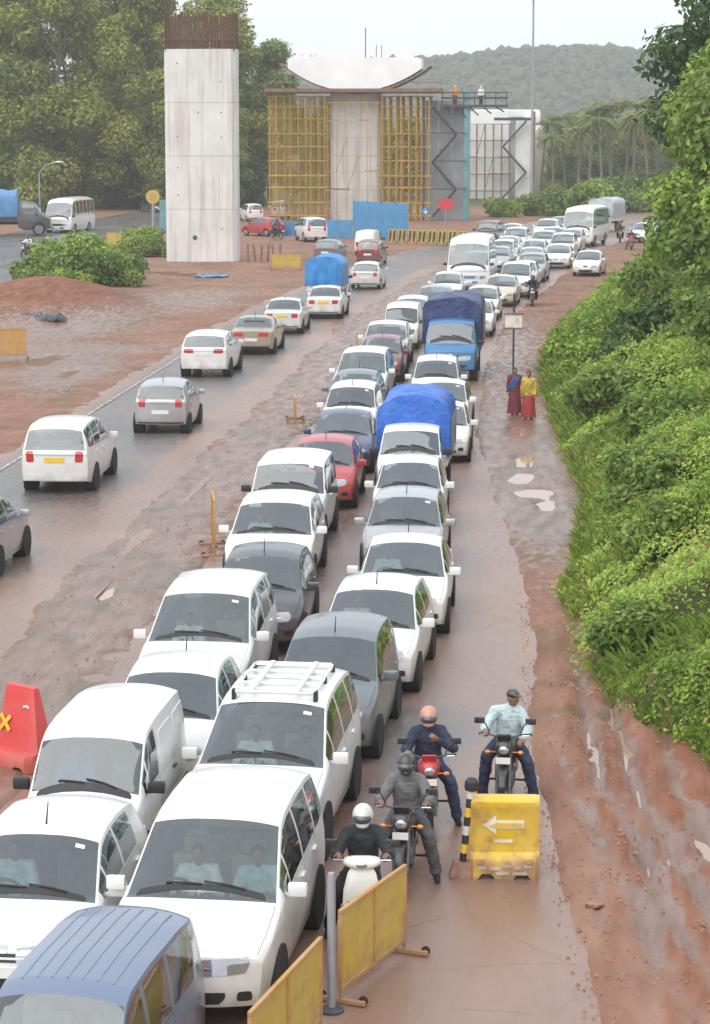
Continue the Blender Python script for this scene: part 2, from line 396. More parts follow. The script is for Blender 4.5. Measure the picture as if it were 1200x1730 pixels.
def mud_l(X, Y):
    c = curve_off(Y); x = X - c
    a = np.exp(-np.clip(-9.5 - x, 0, 9) / .9) + .8 * np.exp(-np.clip(x + 14.95, 0, 9) / .35)
    tr = sum(np.exp(-((x - q + .2 * fbm(X, Y * .2, .2, 2, 4)) / .2) ** 2) for q in (-10.2, -9.9)) * .5
    return np.clip(a + tr + .18 + .45 * fbm(X, Y, .18, 4, 9) + .5 * sstep(58, 44, Y), 0, 1)
m, n, l, b = newmat('asphalt')
t1 = streak(n, l, .5, 6, .3); t2 = streak(n, l, 6, 5, .3); t3 = noise_node(n, l, 60, 3)
mud = attr(n, 'mud'); mm_ = math_n(n, l, 'ADD', mud, ramp(n, l, t2.outputs['Fac'], .3, .7, -.28, .28)); mm_ = ramp(n, l, mm_, .25, .80)
ca = mixc(n, l, ramp(n, l, t3.outputs['Fac'], .35, .65), (.098, .093, .09), (.155, .147, .143))
cm = mixc(n, l, ramp(n, l, t1.outputs['Fac'], .35, .65), (.225, .124, .086), (.32, .20, .150))
l.new(mixc(n, l, math_n(n, l, 'MULTIPLY', mm_, .9), ca, cm), b.inputs['Base Color'])
l.new(math_n(n, l, 'ADD', ramp(n, l, t1.outputs['Fac'], .3, .7, .17, .36), math_n(n, l, 'MULTIPLY', ramp(n, l, t2.outputs['Fac'], .3, .7), .1)), b.inputs['Roughness'])
vo = n.new('ShaderNodeTexVoronoi'); vo.feature = 'DISTANCE_TO_EDGE'; vo.inputs['Scale'].default_value = .55
tcv = n.new('ShaderNodeTexCoord'); wv = n.new('ShaderNodeVectorMath'); wv.operation = 'ADD'; sc_ = n.new('ShaderNodeVectorMath'); sc_.operation = 'SCALE'; sc_.inputs['Scale'].default_value = .5
t5 = noise_node(n, l, 1.4, 4); l.new(t5.outputs['Color'], sc_.inputs[0]); l.new(tcv.outputs['Object'], wv.inputs[0]); l.new(sc_.outputs[0], wv.inputs[1]); l.new(wv.outputs[0], vo.inputs['Vector'])
ck = math_n(n, l, 'MULTIPLY', ramp(n, l, vo.outputs['Distance'], .0, .018, 1, 0), ramp(n, l, t1.outputs['Fac'], .48, .56))
bc = b.inputs['Base Color'].links[0].from_socket; l.new(mixc(n, l, math_n(n, l, 'MULTIPLY', ck, .3), bc, (.03, .026, .024)), b.inputs['Base Color'])
bump(n, l, b, math_n(n, l, 'ADD', t2.outputs['Fac'], math_n(n, l, 'MULTIPLY', t3.outputs['Fac'], .5)), .5, .014)
road_sheet('road', lambda u: -7.7 + curve_off(u), lambda u: road_edge(u) + .35, uu, 46, 'asphalt', 0, mud_r)
uu2 = np.concatenate([np.arange(20, 60, 1), np.arange(60, 140, .6), np.arange(140, 262, 3)])
road_sheet('road_left', lambda u: -15.5 + curve_off(u), lambda u: -8.7 + curve_off(u), uu2, 26, 'asphalt', 0, mud_l)
# the far carriageway on the other side of the works
uu3 = np.arange(112, 262, 4.0)
road_sheet('road_far', lambda u: -48 + .04 * (u - 112), lambda u: -29.5 - .03 * (u - 112), uu3, 16, 'asphalt', .12, lambda X, Y: .12 + .2 * fbm(X, Y, .1, 3, 3))
m, n, l, b = newmat('worn_white_line')
t = noise_node(n, l, 4, 5); fm = ramp(n, l, t.outputs['Fac'], .40, .54)
l.new(mixc(n, l, fm, (.62, .60, .57), (.22, .16, .14)), b.inputs['Base Color']); b.inputs['Roughness'].default_value = .5
um = np.arange(58, 100, 1.0)
road_sheet('edge_line', lambda u: -14.53 + curve_off(u), lambda u: -14.43 + curve_off(u), um, 2, 'worn_white_line', .016)
# ------------------------------------------------------------------ cars: one lofted body, its panels cut out as parts
def lerp_tab(tab, x): return float(np.interp(x, [t[0] for t in tab], [t[1] for t in tab]))
def wheel_meshes(r, w, alloy=True, key=''):
    M = Matrix.Rotation(math.pi / 2, 4, 'Y')
    h = w / 2; rr = r * .66
    ty = MB().lathe([(rr, -h * .8), (r * .86, -h), (r * .965, -h * .86), (r, -h * .55), (r, h * .55), (r * .965, h * .86), (r * .86, h), (rr, h * .8), (rr * .97, h * .4), (rr * .97, -h * .4)], 26, M, True).mesh('wheel' + key)
    rm = MB()
    rm.lathe([(rr * 1.0, h * .86), (rr * .93, h * .84), (rr * .88, h * .45), (rr * .86, -h * .5)], 26, M)
    if alloy:
        for k in range(5):
            rm.box((M @ Vector((0, 0, h * .55))) + Matrix.Rotation(k * 2 * math.pi / 5, 3, 'X') @ Vector((0, rr * .5, 0)), (.03, rr * .95, rr * .26), Matrix.Rotation(k * 2 * math.pi / 5, 3, 'X'))
        rm.lathe([(rr * .22, h * .4), (rr * .22, h * .72), (rr * .12, h * .78)], 12, M)
    else:
        rm.lathe([(rr * .86, h * .2), (rr * .7, h * .55), (rr * .45, h * .35), (rr * .25, h * .75), (.01, h * .78)], 20, M)
    rim = rm.mesh('rim' + key)
    dk = None
    return ty, rim
def conform(bvh, corners, d, nu=8, nv=4, off=.006, back=.03, rnd=0.0, start=3.0, name='patch'):
    """a panel laid on the body: bilinear patch of four corner points, dropped along d until it meets the body"""
    c = [Vector(q) for q in corners]; d = Vector(d).normalized(); fr = []; last = None; idx = []
    for i in range(nu + 1):
        for j in range(nv + 1):
            a, b_ = i / nu, j / nv
            if rnd:
                a2, b2 = 2 * a - 1, 2 * b_ - 1
                sx = math.sqrt(max(0, 1 - rnd * b2 * b2 * .5)); sy = math.sqrt(max(0, 1 - rnd * a2 * a2 * .5))
                a, b_ = (a2 * sx + 1) / 2, (b2 * sy + 1) / 2
            p = (c[0] * (1 - a) + c[1] * a) * (1 - b_) + (c[3] * (1 - a) + c[2] * a) * b_
            h = bvh.ray_cast(p - d * start, d)[0]
            if h is None: h = bvh.find_nearest(p)[0]
            fr.append(h)
    v = [p - d * off for p in fr] + [p + d * back for p in fr]; N = len(fr); f = []
    g = lambda i, j: i * (nv + 1) + j
    for i in range(nu):
        for j in range(nv): f.append((g(i, j), g(i + 1, j), g(i + 1, j + 1), g(i, j + 1)))
    ring = [g(i, 0) for i in range(nu)] + [g(nu, j) for j in range(nv)] + [g(i, nv) for i in range(nu, 0, -1)] + [g(0, j) for j in range(nv, 0, -1)]
    for k in range(len(ring)):
        a, b_ = ring[k], ring[(k + 1) % len(ring)]; f.append((a, b_, b_ + N, a + N))
    return mesh_from(name, v, f, True, 50)
def make_car(P):
    L, W, H = P['L'], P['W'], P['H']; pr = Proto(P['name']); wheel_r = P['rw']; fo = P['fo']; wb = P['wb']; gc = P.get('gc', .2)
    xc, xh, xr0, xr1 = P['xc'], P['xh'], P['xr0'], P['xr1']
    top = P['top']; belt = P['belt']; tum = P.get('tum', .25); sins = P['side']; arch = wheel_r * 1.16
    nl = P.get('lean', .12); nk = P.get('nose_round', .22); tk = P.get('tail_round', .10); drop = P.get('drop', .085)
    ft, rt = P.get('ftaper', .10), P.get('rtaper', .07)
    def ztop(x): return sum(lerp_tab(top, x + o) for o in (-.05, -.025, 0, .025, .05)) / 5
    def zbelt(x): return min(lerp_tab(belt, x), ztop(x) - .02)
    def plan(x):
        k = 1 - ft * max(0, (1.0 - x) / 1.0) ** 2 - rt * max(0, (x - (L - .8)) / .8) ** 2
        return W / 2 * k
    wx = [fo, fo + wb]
    def zlow(x, side=0):
        for w_ in wx:
            dx = abs(x - w_)
            if dx < arch - 1e-4: return max(gc, wheel_r * .97 + math.sqrt(arch * arch - dx * dx))
        return gc + (.06 * max(0, 1 - x / .5)) + (.09 * max(0, 1 - (L - x) / .6))
    doors = P.get('doors', [])
    keys = sorted({0.0, L, xc, xh, xr0, xr1, xc - .07} | {q for s_ in sins for q in s_} | {q for d_ in doors for q in d_})
    for w_ in wx:
        keys += [w_ + arch * math.cos(math.pi * k / 12) for k in range(1, 12)] + [w_ - arch, w_ + arch, w_ - arch + .004, w_ + arch - .004]
    keys += [xc + (xh - xc) * k / 8 for k in range(1, 8)] + [xr0 + (xr1 - xr0) * k / 7 for k in range(1, 7)] + [.03, .08, .15, .25, L - .03, L - .08, L - .16]
    keys = sorted(k for k in set(round(k, 4) for k in keys) if 0 <= k <= L)
    st = []
    for k in keys:
        if st and k - st[-1] < .0025: continue
        st.append(k)
    full = []
    for a, b_ in zip(st, st[1:]):
        full.append(a); q = int((b_ - a) / .11)
        for j in range(1, q + 1): full.append(a + (b_ - a) * j / (q + 1))
    full.append(st[-1]); st = full
    n1 = 8; GT = [.06, .28, .5, .72, .92, 1.0]; RC = [.975, .91, .8, .6, .35, 0.0]
    belt_i = n1; rail_i = n1 + len(GT); K = rail_i + len(RC)
    zmid = gc + .42 * (lerp_tab(belt, L / 2) - gc)
    def S(z):
        zb_ = lerp_tab(belt, L / 2); t = (z - gc) / (zb_ - gc)
        s_ = .945 + .055 * math.sin(min(1, max(0, t / .5)) * math.pi / 2) if t < .5 else 1 - .035 * ((t - .5) / .5) ** 2
        s_ += .007 * math.exp(-((t - .78) / .05) ** 2)      # shoulder crease
        return s_
    rings = []
    for x in st:
        zl, zb_, zt = zlow(x), zbelt(x), ztop(x); h = zt - zb_; r = []
        zl = min(zl, zb_ - .03)
        for i in range(n1 + 1):
            z = zl + (zb_ - zl) * i / n1; r.append((plan(x) * S(z), z))
        wb_ = r[-1][0]; dr = min(drop, .55 * h); yr = wb_ - .02 - tum * h; zr = zt - dr
        for t in GT: r.append((wb_ + (yr - wb_) * t + .018 * math.sin(math.pi * t) * min(1, h / .4), zb_ + (zr - zb_) * t))
        for q in RC: r.append((yr * q, zt - dr * q ** 2.6))
        rings.append(r)
    fade = lambda t: max(0, 1 - t) ** 2
    def deform(x, y, z, idx):
        hw = W / 2; a = abs(y) / hw
        f0 = fade(x / .75); f1 = fade((L - x) / .5)
        x2 = x + f0 * (nk * a ** 2.4 + nl * max(0, (z - .45) / .5) ** 1.3 + .10 * max(0, (.38 - z) / .2) ** 2) - f1 * (tk * a ** 2.4 + .08 * max(0, (.42 - z) / .25) ** 2)
        if idx > belt_i and z > .6:
            wgt = max(0, 1 - abs(x - (xc + .15)) / (.75 * max(.6, xh - xc) + .2)); x2 -= P.get('wsr', .11) * wgt * (1 - a * a)
            w2 = max(0, 1 - abs(x - (xr0 + xr1) / 2) / .55); x2 += .05 * w2 * (1 - a * a)
        return x2
    V = []; idx = {}
    def vert(si, k, sg):
        if k == K: sg = 1
        key = (si, k, sg)
        if key not in idx:
            y, z = rings[si][k]; x2 = deform(st[si], y, z, k); idx[key] = len(V); V.append((y * sg, L / 2 - x2, z))
        return idx[key]
    F = {}
    def addf(part, f): F.setdefault(part, []).append(f)
    glass_side = lambda x0, x1: next((i for i, (a, b_) in enumerate(sins) if x0 >= a - 1e-3 and x1 <= b_ + 1e-3), None)
    door_of = lambda x0, x1: next((i for i, (a, b_) in enumerate(doors) if x0 >= a - 1e-3 and x1 <= b_ + 1e-3), None)
    for si in range(len(st) - 1):
        x0, x1 = st[si], st[si + 1]
        for sg in (1, -1):
            for k in range(K):
                f = (vert(si, k, sg), vert(si + 1, k, sg), vert(si + 1, k + 1, sg), vert(si, k + 1, sg)); part = 'body'
                if len(set(f)) < 4: f = tuple(dict.fromkeys(f))
                if k >= 1 and k < belt_i:
                    d_ = door_of(x0, x1)
                    if d_ is not None: part = ('door', d_, sg)
                elif belt_i < k < rail_i - 1:
                    g_ = glass_side(x0, x1)
                    if g_ is not None: part = ('glass', g_, sg)
                elif k > rail_i:
                    if x0 >= xc - 1e-3 and x1 <= xh + 1e-3: part = 'windscreen'
                    elif x0 >= xr0 - 1e-3 and x1 <= xr1 + 1e-3 and P.get('rear_glass', True): part = 'rear_window'
                    elif .08 <= x0 and x1 <= xc - .069 and k > rail_i + 0 and not P.get('van'): part = 'bonnet'
                addf(part, f)
    for si, nm in ((0, 'front'), (len(st) - 1, 'tail')):       # closed nose and tail
        m_ = 10; rows = []
        for k in range(K + 1):
            y, z = rings[si][k]; row = []
            for j in range(m_ + 1):
                s_ = 1 - 2 * j / m_
                if j == 0: row.append(vert(si, k, 1))
                elif j == m_: row.append(vert(si, k, -1))
                elif k == K: row.append(vert(si, k, 1))
                else: V.append((y * s_, L / 2 - deform(st[si], y * s_, z, k), z)); row.append(len(V) - 1)
            rows.append(row)
        for k in range(K):
            for j in range(m_):
                f = tuple(dict.fromkeys((rows[k][j], rows[k][j + 1], rows[k + 1][j + 1], rows[k + 1][j])))
                if len(f) > 2: addf('body', f)
    allf = [f for fs in F.values() for f in fs]; bvh = BVHTree.FromPolygons([Vector(v) for v in V], [list(f) for f in allf])
    def sub(fs, shrink=0.0, axes='yz', solid=0.0):
        ids = sorted({i for f in fs for i in f}); mp = {a: i for i, a in enumerate(ids)}; vv = [Vector(V[i]) for i in ids]
        if shrink:
            for ax in (0, 1, 2):
                if 'xyz'[ax] not in axes: continue
                lo = min(p[ax] for p in vv); hi = max(p[ax] for p in vv); c = (lo + hi) / 2; s_ = max(.5, 1 - 2 * shrink / max(.05, hi - lo))
                for p in vv: p[ax] = c + (p[ax] - c) * s_
        return vv, [tuple(mp[i] for i in f) for f in fs]
    N = P['name']
    for part, fs in F.items():
        if part == 'body': v, f = sub(fs); pr.part('body', mesh_from(N + '_body', v, f, True, 38), 'PAINT')
        elif part == 'bonnet': v, f = sub(fs, .006, 'xy'); pr.part('bonnet', mesh_from(N + '_bonnet', v, f), 'PAINT')
    for part, fs in F.items():
        if part in ('body', 'bonnet'): continue
        if part == 'windscreen': v, f = sub(fs); ws_i = pr.part('windscreen', mesh_from(N + '_windscreen', v, f, True, 60), 'glass')
        elif part == 'rear_window': v, f = sub(fs); pr.part('rear_window', mesh_from(N + '_rear_window', v, f, True, 60), 'glass')
        elif part[0] == 'glass': v, f = sub(fs); pr.part('side_window', mesh_from(N + '_side_window', v, f, True, 60), P.get('side_mat', {}).get((part[1], part[2]), 'glass'))
        elif part[0] == 'door':
            v, f = sub(fs, .006, 'yz'); di = pr.part('door', mesh_from(N + '_door', v, f, True, 38), 'PAINT')
            a, b_ = doors[part[1]]; xx = b_ - .17; zz = zbelt(xx) - .11
            yy = part[2] * (W / 2 + .1); yl = L / 2 - xx
            hm = conform(bvh, [(yy, yl + .09, zz - .016), (yy, yl - .09, zz - .016), (yy, yl - .09, zz + .016), (yy, yl + .09, zz + .016)], (-part[2], 0, 0), 6, 2, .028, .0, .6, 1, N + '_door_handle')
            pr.part('handle', hm, 'PAINT' if P.get('paint_handles', True) else 'black_plastic', di, far=False)
    # --- lamps, grille, plates
    fy = L / 2 + .5; dF = (0, -1, 0); dB = (0, 1, 0)
    hz0, hz1, hin, hout = P['head']
    for sg in (1, -1):
        ang = Vector((-sg * .55, -1, 0)); sh = hout * W / 2
        x_in, x_out = sg * hin * W / 2, sg * hout * W / 2
        pr.part('headlight', conform(bvh, [(x_in, fy, hz0), (x_out + sg * .01, fy - .25, hz0 + .03), (x_out + sg * .01, fy - .38, hz1 + .015), (x_in + sg * .02, fy, hz1)], ang, 10, 5, .008, .02, .35, 2, N + '_headlight'), 'lamp_lens')
    if P.get('grille'):
        a, z0, z1 = P['grille']
        gi = pr.part('grille', conform(bvh, [(-a * .92, fy, z0), (a * .92, fy, z0), (a, fy, z1), (-a, fy, z1)], dF, 14, 3, .004, .02, .25, 2, N + '_grille'), 'dark_grille')
        pr.part('trim_bar', conform(bvh, [(-a * .9, fy, (z0 + z1) / 2 - .012), (a * .9, fy, (z0 + z1) / 2 - .012), (a * .9, fy, (z0 + z1) / 2 + .012), (-a * .9, fy, (z0 + z1) / 2 + .012)], dF, 10, 1, .014, .0, 0, 2, N + '_trim'), 'chrome', gi, far=False)
    if P.get('intake'):
        a, z0, z1 = P['intake']
        pr.part('lower_grille', conform(bvh, [(-a * .85, fy, z0), (a * .85, fy, z0), (a, fy, z1), (-a, fy, z1)], dF, 14, 3, .004, .02, .25, 2, N + '_lower_grille'), 'dark_grille')
    if P.get('fog', True):
        for sg in (1, -1):
            fx = sg * W * .36
            pr.part('fog_lamp', conform(bvh, [(fx - .08, fy, .36), (fx + .08, fy, .36), (fx + .07, fy, .46), (fx - .07, fy, .46)], dF, 5, 3, .005, .02, .5, 2, N + '_fog'), 'dark_grille', far=False)
    if P.get('grille'):
        zb2 = P['grille'][2] + .035; pr.part('badge', conform(bvh, [(-.06, fy, zb2 - .03), (.06, fy, zb2 - .03), (.05, fy, zb2 + .03), (-.05, fy, zb2 + .03)], dF, 6, 4, .012, .0, .8, 2, N + '_badge'), 'chrome', far=False)
    pz = P.get('plate_z', .50)
    pr.part('number_plate', conform(bvh, [(-.24, fy, pz - .055), (.24, fy, pz - .055), (.24, fy, pz + .055), (-.24, fy, pz + .055)], dF, 6, 1, .015, .0, 0, 2, N + '_plate'), 'plate_white')
    ry = -L / 2 - .5; tz0, tz1, tin = P['tail']
    for sg in (1, -1):
        xo = sg * W / 2; ang = Vector((-sg * .45, 1, 0))
        pr.part('tail_light', conform(bvh, [(sg * tin * W / 2, ry, tz0), (xo + sg * .02, ry + .12, tz0), (xo - sg * .01, ry + .2, tz1), (sg * (tin + .02) * W / 2, ry, tz1)], ang, 6, 8, .008, .02, .3, 2, N + '_tail_light'), 'tail_red')
    rp = P.get('rplate_z', .75)
    pr.part('number_plate', conform(bvh, [(-.25, ry, rp - .06), (.25, ry, rp - .06), (.25, ry, rp + .06), (-.25, ry, rp + .06)], dB, 6, 1, .015, .0, 0, 2, N + '_rplate'), 'REAR_PLATE')
    bz = P.get('bumper_dark', None)
    pr.part('rear_bumper', conform(bvh, [(-W * .43, ry, .27), (W * .43, ry, .27), (W * .43, ry, .36), (-W * .43, ry, .36)], dB, 14, 2, .006, .02, .15, 2, N + '_rear_bumper'), 'black_plastic')
    # --- wheels
    ww = P.get('ww', .19); ty, rim = wheel_meshes(wheel_r, ww, P.get('alloy', True), '_' + N)
    well = MB().lathe([(arch * .99, -.16), (arch * .99, .13), (arch * .2, .13)], 20, Matrix.Rotation(-math.pi / 2, 4, 'Y')).mesh(N + '_wheel_arch')
    for w_ in wx:
        for sg in (1, -1):
            xw = sg * (W / 2 * .985 - ww / 2 - .01); Rz = Matrix.Rotation(0 if sg > 0 else math.pi, 4, 'Z')
            T = Matrix.Translation((xw, L / 2 - w_, wheel_r))
            wi = pr.part('wheel', ty, 'rubber', None, T @ Rz)
            pr.part('rim', rim, 'alloy' if P.get('alloy', True) else 'steel_rim', wi, None, far=True)
            pr.part('wheel_arch', well, 'underbody', None, Matrix.Translation((xw - sg * .02, L / 2 - w_, wheel_r * .97)) @ Rz, far=False)
    # --- underbody, cabin floor, seats, dashboard
    ub = MB().box((0, 0, gc + .11), (W * .80, L * .90, .10)); pr.part('underbody', ub.mesh(N + '_underbody', False), 'underbody')
    fl = P.get('floor', .38); cab0, cab1 = L / 2 - xc + .05, L / 2 - min(xr1, L - .25)
    zdash = zbelt(xc + .1) - .03
    db = MB().box((0, cab0 - .22, zdash - .16), (W * .80, .44, .30), None, .05)
    if P.get('rear_glass', True) or P.get('seats', 1):
        di = pr.part('dashboard', db.mesh(N + '_dash'), 'dashboard')
        sw = MB(); ctr = Vector((.33, cab0 - .52, zdash + .0)); Mx = Matrix.Translation(ctr) @ Matrix.Rotation(R(65), 4, 'X')
        sw.lathe([(.17, -.015), (.19, -.015), (.19, .015), (.17, .015)], 18, Mx, True); sw.tube([ctr, ctr + Vector((0, .3, -.15))], .03, 6)
        pr.part('steering_wheel', sw.mesh(N + '_steer'), 'interior_dark', di, far=False)
        rows = P.get('rows', [(xh - .1 + .35, 2)])
        for (sx, cnt) in rows:
            for k in range(cnt):
                xx = (-.33, .33)[k] if cnt == 2 else 0; wdt = .48 if cnt == 2 else W * .68
                s_ = MB(); yl = L / 2 - sx
                s_.box((xx, yl + .22, fl + .16), (wdt, .5, .2), None, .05)
                s_.box((xx, yl - .07, fl + .48), (wdt, .16, .60), Matrix.Rotation(R(14), 3, 'X'), .05)
                s_.box((xx, yl - .16, fl + .86), (.26 if cnt == 2 else wdt * .7, .10, .17), Matrix.Rotation(R(14), 3, 'X'), .04)
                pr.part('seat', s_.mesh(N + '_seat'), P.get('seatm', 'seat_fabric'), None, far=False)
        fm = MB().box((0, (cab0 + cab1) / 2, fl), (W * .84, abs(cab0 - cab1), .06)).mesh(N + '_floor', False)
        pr.part('cabin_floor', fm, 'interior_dark')
    # --- dark scuttle below the windscreen, black pillar trim
    sy = L / 2 - xc
    pr.part('scuttle', conform(bvh, [(-W * .40, sy + .075 - .05, 3), (W * .40, sy + .075 - .05, 3), (W * .38, sy - .02 - .03, 3), (-W * .38, sy - .02 - .03, 3)], (0, 0, -1), 14, 2, .006, .0, .12, .5, N + '_scuttle'), 'black_plastic')
    # --- mirrors, wipers, aerial
    xm = xc + .30
    for sg in (1, -1):
        yb = plan(xm) * .97; zm = zbelt(xm) + .09
        mm2 = MB().box((sg * (yb + .12), L / 2 - xm, zm), (.21, .10, .15), None, .035).box((sg * (yb + .01), L / 2 - xm - .01, zm - .06), (.10, .05, .04), None, .01)
        mi = pr.part('mirror', mm2.mesh(N + '_mirror'), P.get('mirror', 'PAINT'))
    if xh - xc > .25:
        for q in (-.28, .25):
            pts = []
            for k in range(6):
                px = W / 2 * (q + (.50 * (k / 5) if q < 0 else .44 * (k / 5)) - .25); base = L / 2 - xc - .02
                hit = bvh.ray_cast(Vector((px, base - .02 - .035 * k / 5, 3)), Vector((0, 0, -1)))[0]
                if hit: pts.append(hit + Vector((0, .01, .012)))
            if len(pts) > 2: pr.part('wiper', MB().tube(pts, .011, 5).mesh(N + '_wiper'), 'black_plastic', far=False)
    q = xc + (xh - xc) * .80; pr.part('permit_sticker', conform(bvh, [(-W * .30, L / 2 - q, 3), (-W * .24, L / 2 - q, 3), (-W * .24, L / 2 - q - .05, 3), (-W * .30, L / 2 - q - .05, 3)], (0, 0, -1), 3, 3, .004, .0, 0, .5, N + '_sticker'), 'plate_white', ws_i, far=False)
    q = xc + (xh - xc) * .90; pr.part('rear_view_mirror', MB().box((0, L / 2 - q - .12, ztop(q) - .10), (.20, .04, .06), None, .015).mesh(N + '_rvm'), 'black_plastic', far=False)
    if P.get('aerial'):
        xa = P['aerial']; za = ztop(xa)
        pr.part('aerial', MB().tube([(0, L / 2 - xa, za - .01), (0, L / 2 - xa - .10, za + .22)], [.012, .006], 5).mesh(N + '_aerial'), 'black_plastic', far=False)
    pr.P = P; pr.bvh = bvh; pr.ztop = ztop
    return pr
TYPES = {}
def ct(key, **P): P['name'] = key; TYPES[key] = make_car(P)
ct('people_carrier', L=4.58, W=1.77, H=1.76, wb=2.75, fo=.86, rw=.33, gc=.24, xc=1.12, xh=2.05, xr0=4.33, xr1=4.52,
   top=[(0, .80), (.12, .86), (.5, .98), (1.12, 1.10), (2.05, 1.68), (2.35, 1.735), (3.0, 1.76), (3.8, 1.74), (4.33, 1.66), (4.52, 1.08), (4.58, 1.0)],
   belt=[(0, .72), (.6, .90), (1.1, 1.02), (2.2, 1.05), (4.58, 1.13)], side=[(1.35, 1.72), (1.78, 2.62), (2.70, 3.52), (3.60, 4.30)], doors=[(1.55, 2.66), (2.67, 3.56)],
   head=(.61, .78, .48, .97), grille=(.33, .64, .74), intake=(.48, .33, .46), tail=(.80, 1.08, .84), rplate_z=.86, rows=[(2.35, 2), (3.25, 1), (4.1, 1)], seatm='seat_beige', tum=.22, drop=.07, wsr=.15)
ct('hatchback', L=3.85, W=1.69, H=1.53, wb=2.43, fo=.78, rw=.30, gc=.2, xc=1.02, xh=1.78, xr0=3.42, xr1=3.74,
   top=[(0, .70), (.1, .77), (.5, .88), (1.02, .975), (1.78, 1.455), (2.1, 1.51), (2.6, 1.525), (3.1, 1.49), (3.42, 1.43), (3.74, 1.0), (3.85, .93)],
   belt=[(0, .62), (.6, .80), (1.0, .90), (2.0, .93), (3.85, 1.02)], side=[(1.22, 1.50), (1.55, 2.22), (2.30, 2.98)], doors=[(1.34, 2.26), (2.27, 3.06)],
   head=(.57, .74, .50, .98), grille=(.30, .60, .69), intake=(.42, .28, .44), tail=(.74, .98, .83), rplate_z=.68, rows=[(2.05, 2), (2.95, 1)], aerial=2.0, tum=.27)
ct('tall_hatchback', L=3.68, W=1.60, H=1.66, wb=2.4, fo=.68, rw=.29, gc=.2, xc=.92, xh=1.58, xr0=3.42, xr1=3.60,
   top=[(0, .78), (.08, .86), (.5, .96), (.92, 1.05), (1.58, 1.57), (1.9, 1.64), (2.5, 1.66), (3.1, 1.63), (3.42, 1.57), (3.60, 1.05), (3.68, .98)],
   belt=[(0, .70), (.5, .86), (.9, .97), (2.0, 1.0), (3.68, 1.05)], side=[(1.08, 1.34), (1.40, 2.12), (2.20, 2.90), (2.98, 3.32)], doors=[(1.18, 2.16), (2.17, 2.96)],
   head=(.62, .76, .52, .98), grille=(.32, .66, .76), intake=(.42, .32, .46), tail=(.78, 1.25, .80), rplate_z=.72, rows=[(1.95, 2), (2.9, 1)], aerial=1.7, tum=.20)
ct('saloon', L=4.25, W=1.70, H=1.50, wb=2.55, fo=.80, rw=.30, gc=.19, xc=1.10, xh=1.92, xr0=3.02, xr1=3.62,
   top=[(0, .68), (.1, .75), (.5, .87), (1.10, .965), (1.92, 1.44), (2.2, 1.49), (2.6, 1.50), (3.02, 1.44), (3.62, 1.04), (4.1, .99), (4.25, .95)],
   belt=[(0, .60), (.6, .79), (1.1, .90), (2.2, .93), (3.7, .98), (4.25, .90)], side=[(1.34, 1.62), (1.68, 2.32), (2.40, 3.05)], doors=[(1.46, 2.36), (2.37, 3.16)],
   head=(.55, .71, .48, .98), grille=(.36, .58, .70), intake=(.44, .28, .42), tail=(.72, .90, .74), rplate_z=.80, rows=[(2.15, 2), (3.0, 1)], aerial=2.9, tum=.27)
ct('boxy_suv', L=4.40, W=1.80, H=1.90, wb=2.68, fo=.75, rw=.37, gc=.30, xc=1.18, xh=1.66, xr0=4.22, xr1=4.36,
   top=[(0, .98), (.06, 1.06), (.5, 1.13), (1.18, 1.20), (1.66, 1.80), (1.95, 1.87), (2.8, 1.90), (3.8, 1.88), (4.22, 1.82), (4.36, 1.18), (4.40, 1.05)],
   belt=[(0, .90), (.5, 1.06), (1.1, 1.14), (2.4, 1.17), (4.40, 1.18)], side=[(1.32, 1.48), (1.54, 2.34), (2.44, 3.22), (3.32, 4.16)], doors=[(1.34, 2.38), (2.39, 3.28)],
   head=(.84, 1.00, .56, .98), grille=(.42, .80, 1.0), intake=(.50, .44, .58), tail=(.85, 1.4, .84), rplate_z=.92, plate_z=.62, rows=[(2.05, 2), (3.0, 1)], mirror='black_plastic', tum=.17, nose_round=.12, lean=.04, ww=.22)
ct('crossover', L=4.27, W=1.78, H=1.63, wb=2.59, fo=.83, rw=.335, gc=.24, xc=1.10, xh=1.92, xr0=3.86, xr1=4.15,
   top=[(0, .82), (.08, .90), (.5, 1.0), (1.10, 1.06), (1.92, 1.56), (2.3, 1.62), (2.8, 1.63), (3.5, 1.59), (3.86, 1.53), (4.15, 1.1), (4.27, 1.0)],
   belt=[(0, .74), (.6, .92), (1.1, .99), (2.2, 1.02), (4.27, 1.12)], side=[(1.34, 1.62), (1.70, 2.44), (2.52, 3.30), (3.4, 3.72)], doors=[(1.46, 2.48), (2.49, 3.36)],
   head=(.72, .85, .50, .98), grille=(.40, .58, .82), intake=(.5, .34, .46), tail=(.90, 1.06, .66), rplate_z=.88, rows=[(2.25, 2), (3.2, 1)], tum=.24)
ct('microvan', L=3.37, W=1.42, H=1.66, wb=1.84, fo=.72, rw=.27, gc=.2, xc=.22, xh=.80, xr0=3.16, xr1=3.30, van=True, nose_round=.13, lean=.05, wsr=.09, floor=.45,
   top=[(0, .86), (.04, .93), (.22, 1.0), (.80, 1.56), (1.0, 1.63), (1.6, 1.66), (2.6, 1.65), (3.16, 1.60), (3.30, 1.0), (3.37, .92)],
   belt=[(0, .78), (.2, .95), (1.0, .97), (3.37, .99)], side=[(.40, .56), (.62, 1.18), (1.28, 1.98), (2.08, 3.06)], doors=[(.30, 1.23), (1.24, 2.03)],
   head=(.62, .78, .58, .94), grille=(.34, .64, .74), intake=(.36, .30, .38), tail=(.60, .92, .82), rplate_z=.62, plate_z=.48, rows=[(1.35, 2), (2.3, 1)], fog=False, alloy=False, mirror='black_plastic', tum=.12, drop=.08, seatm='seat_beige', paint_handles=False, ftaper=.05)
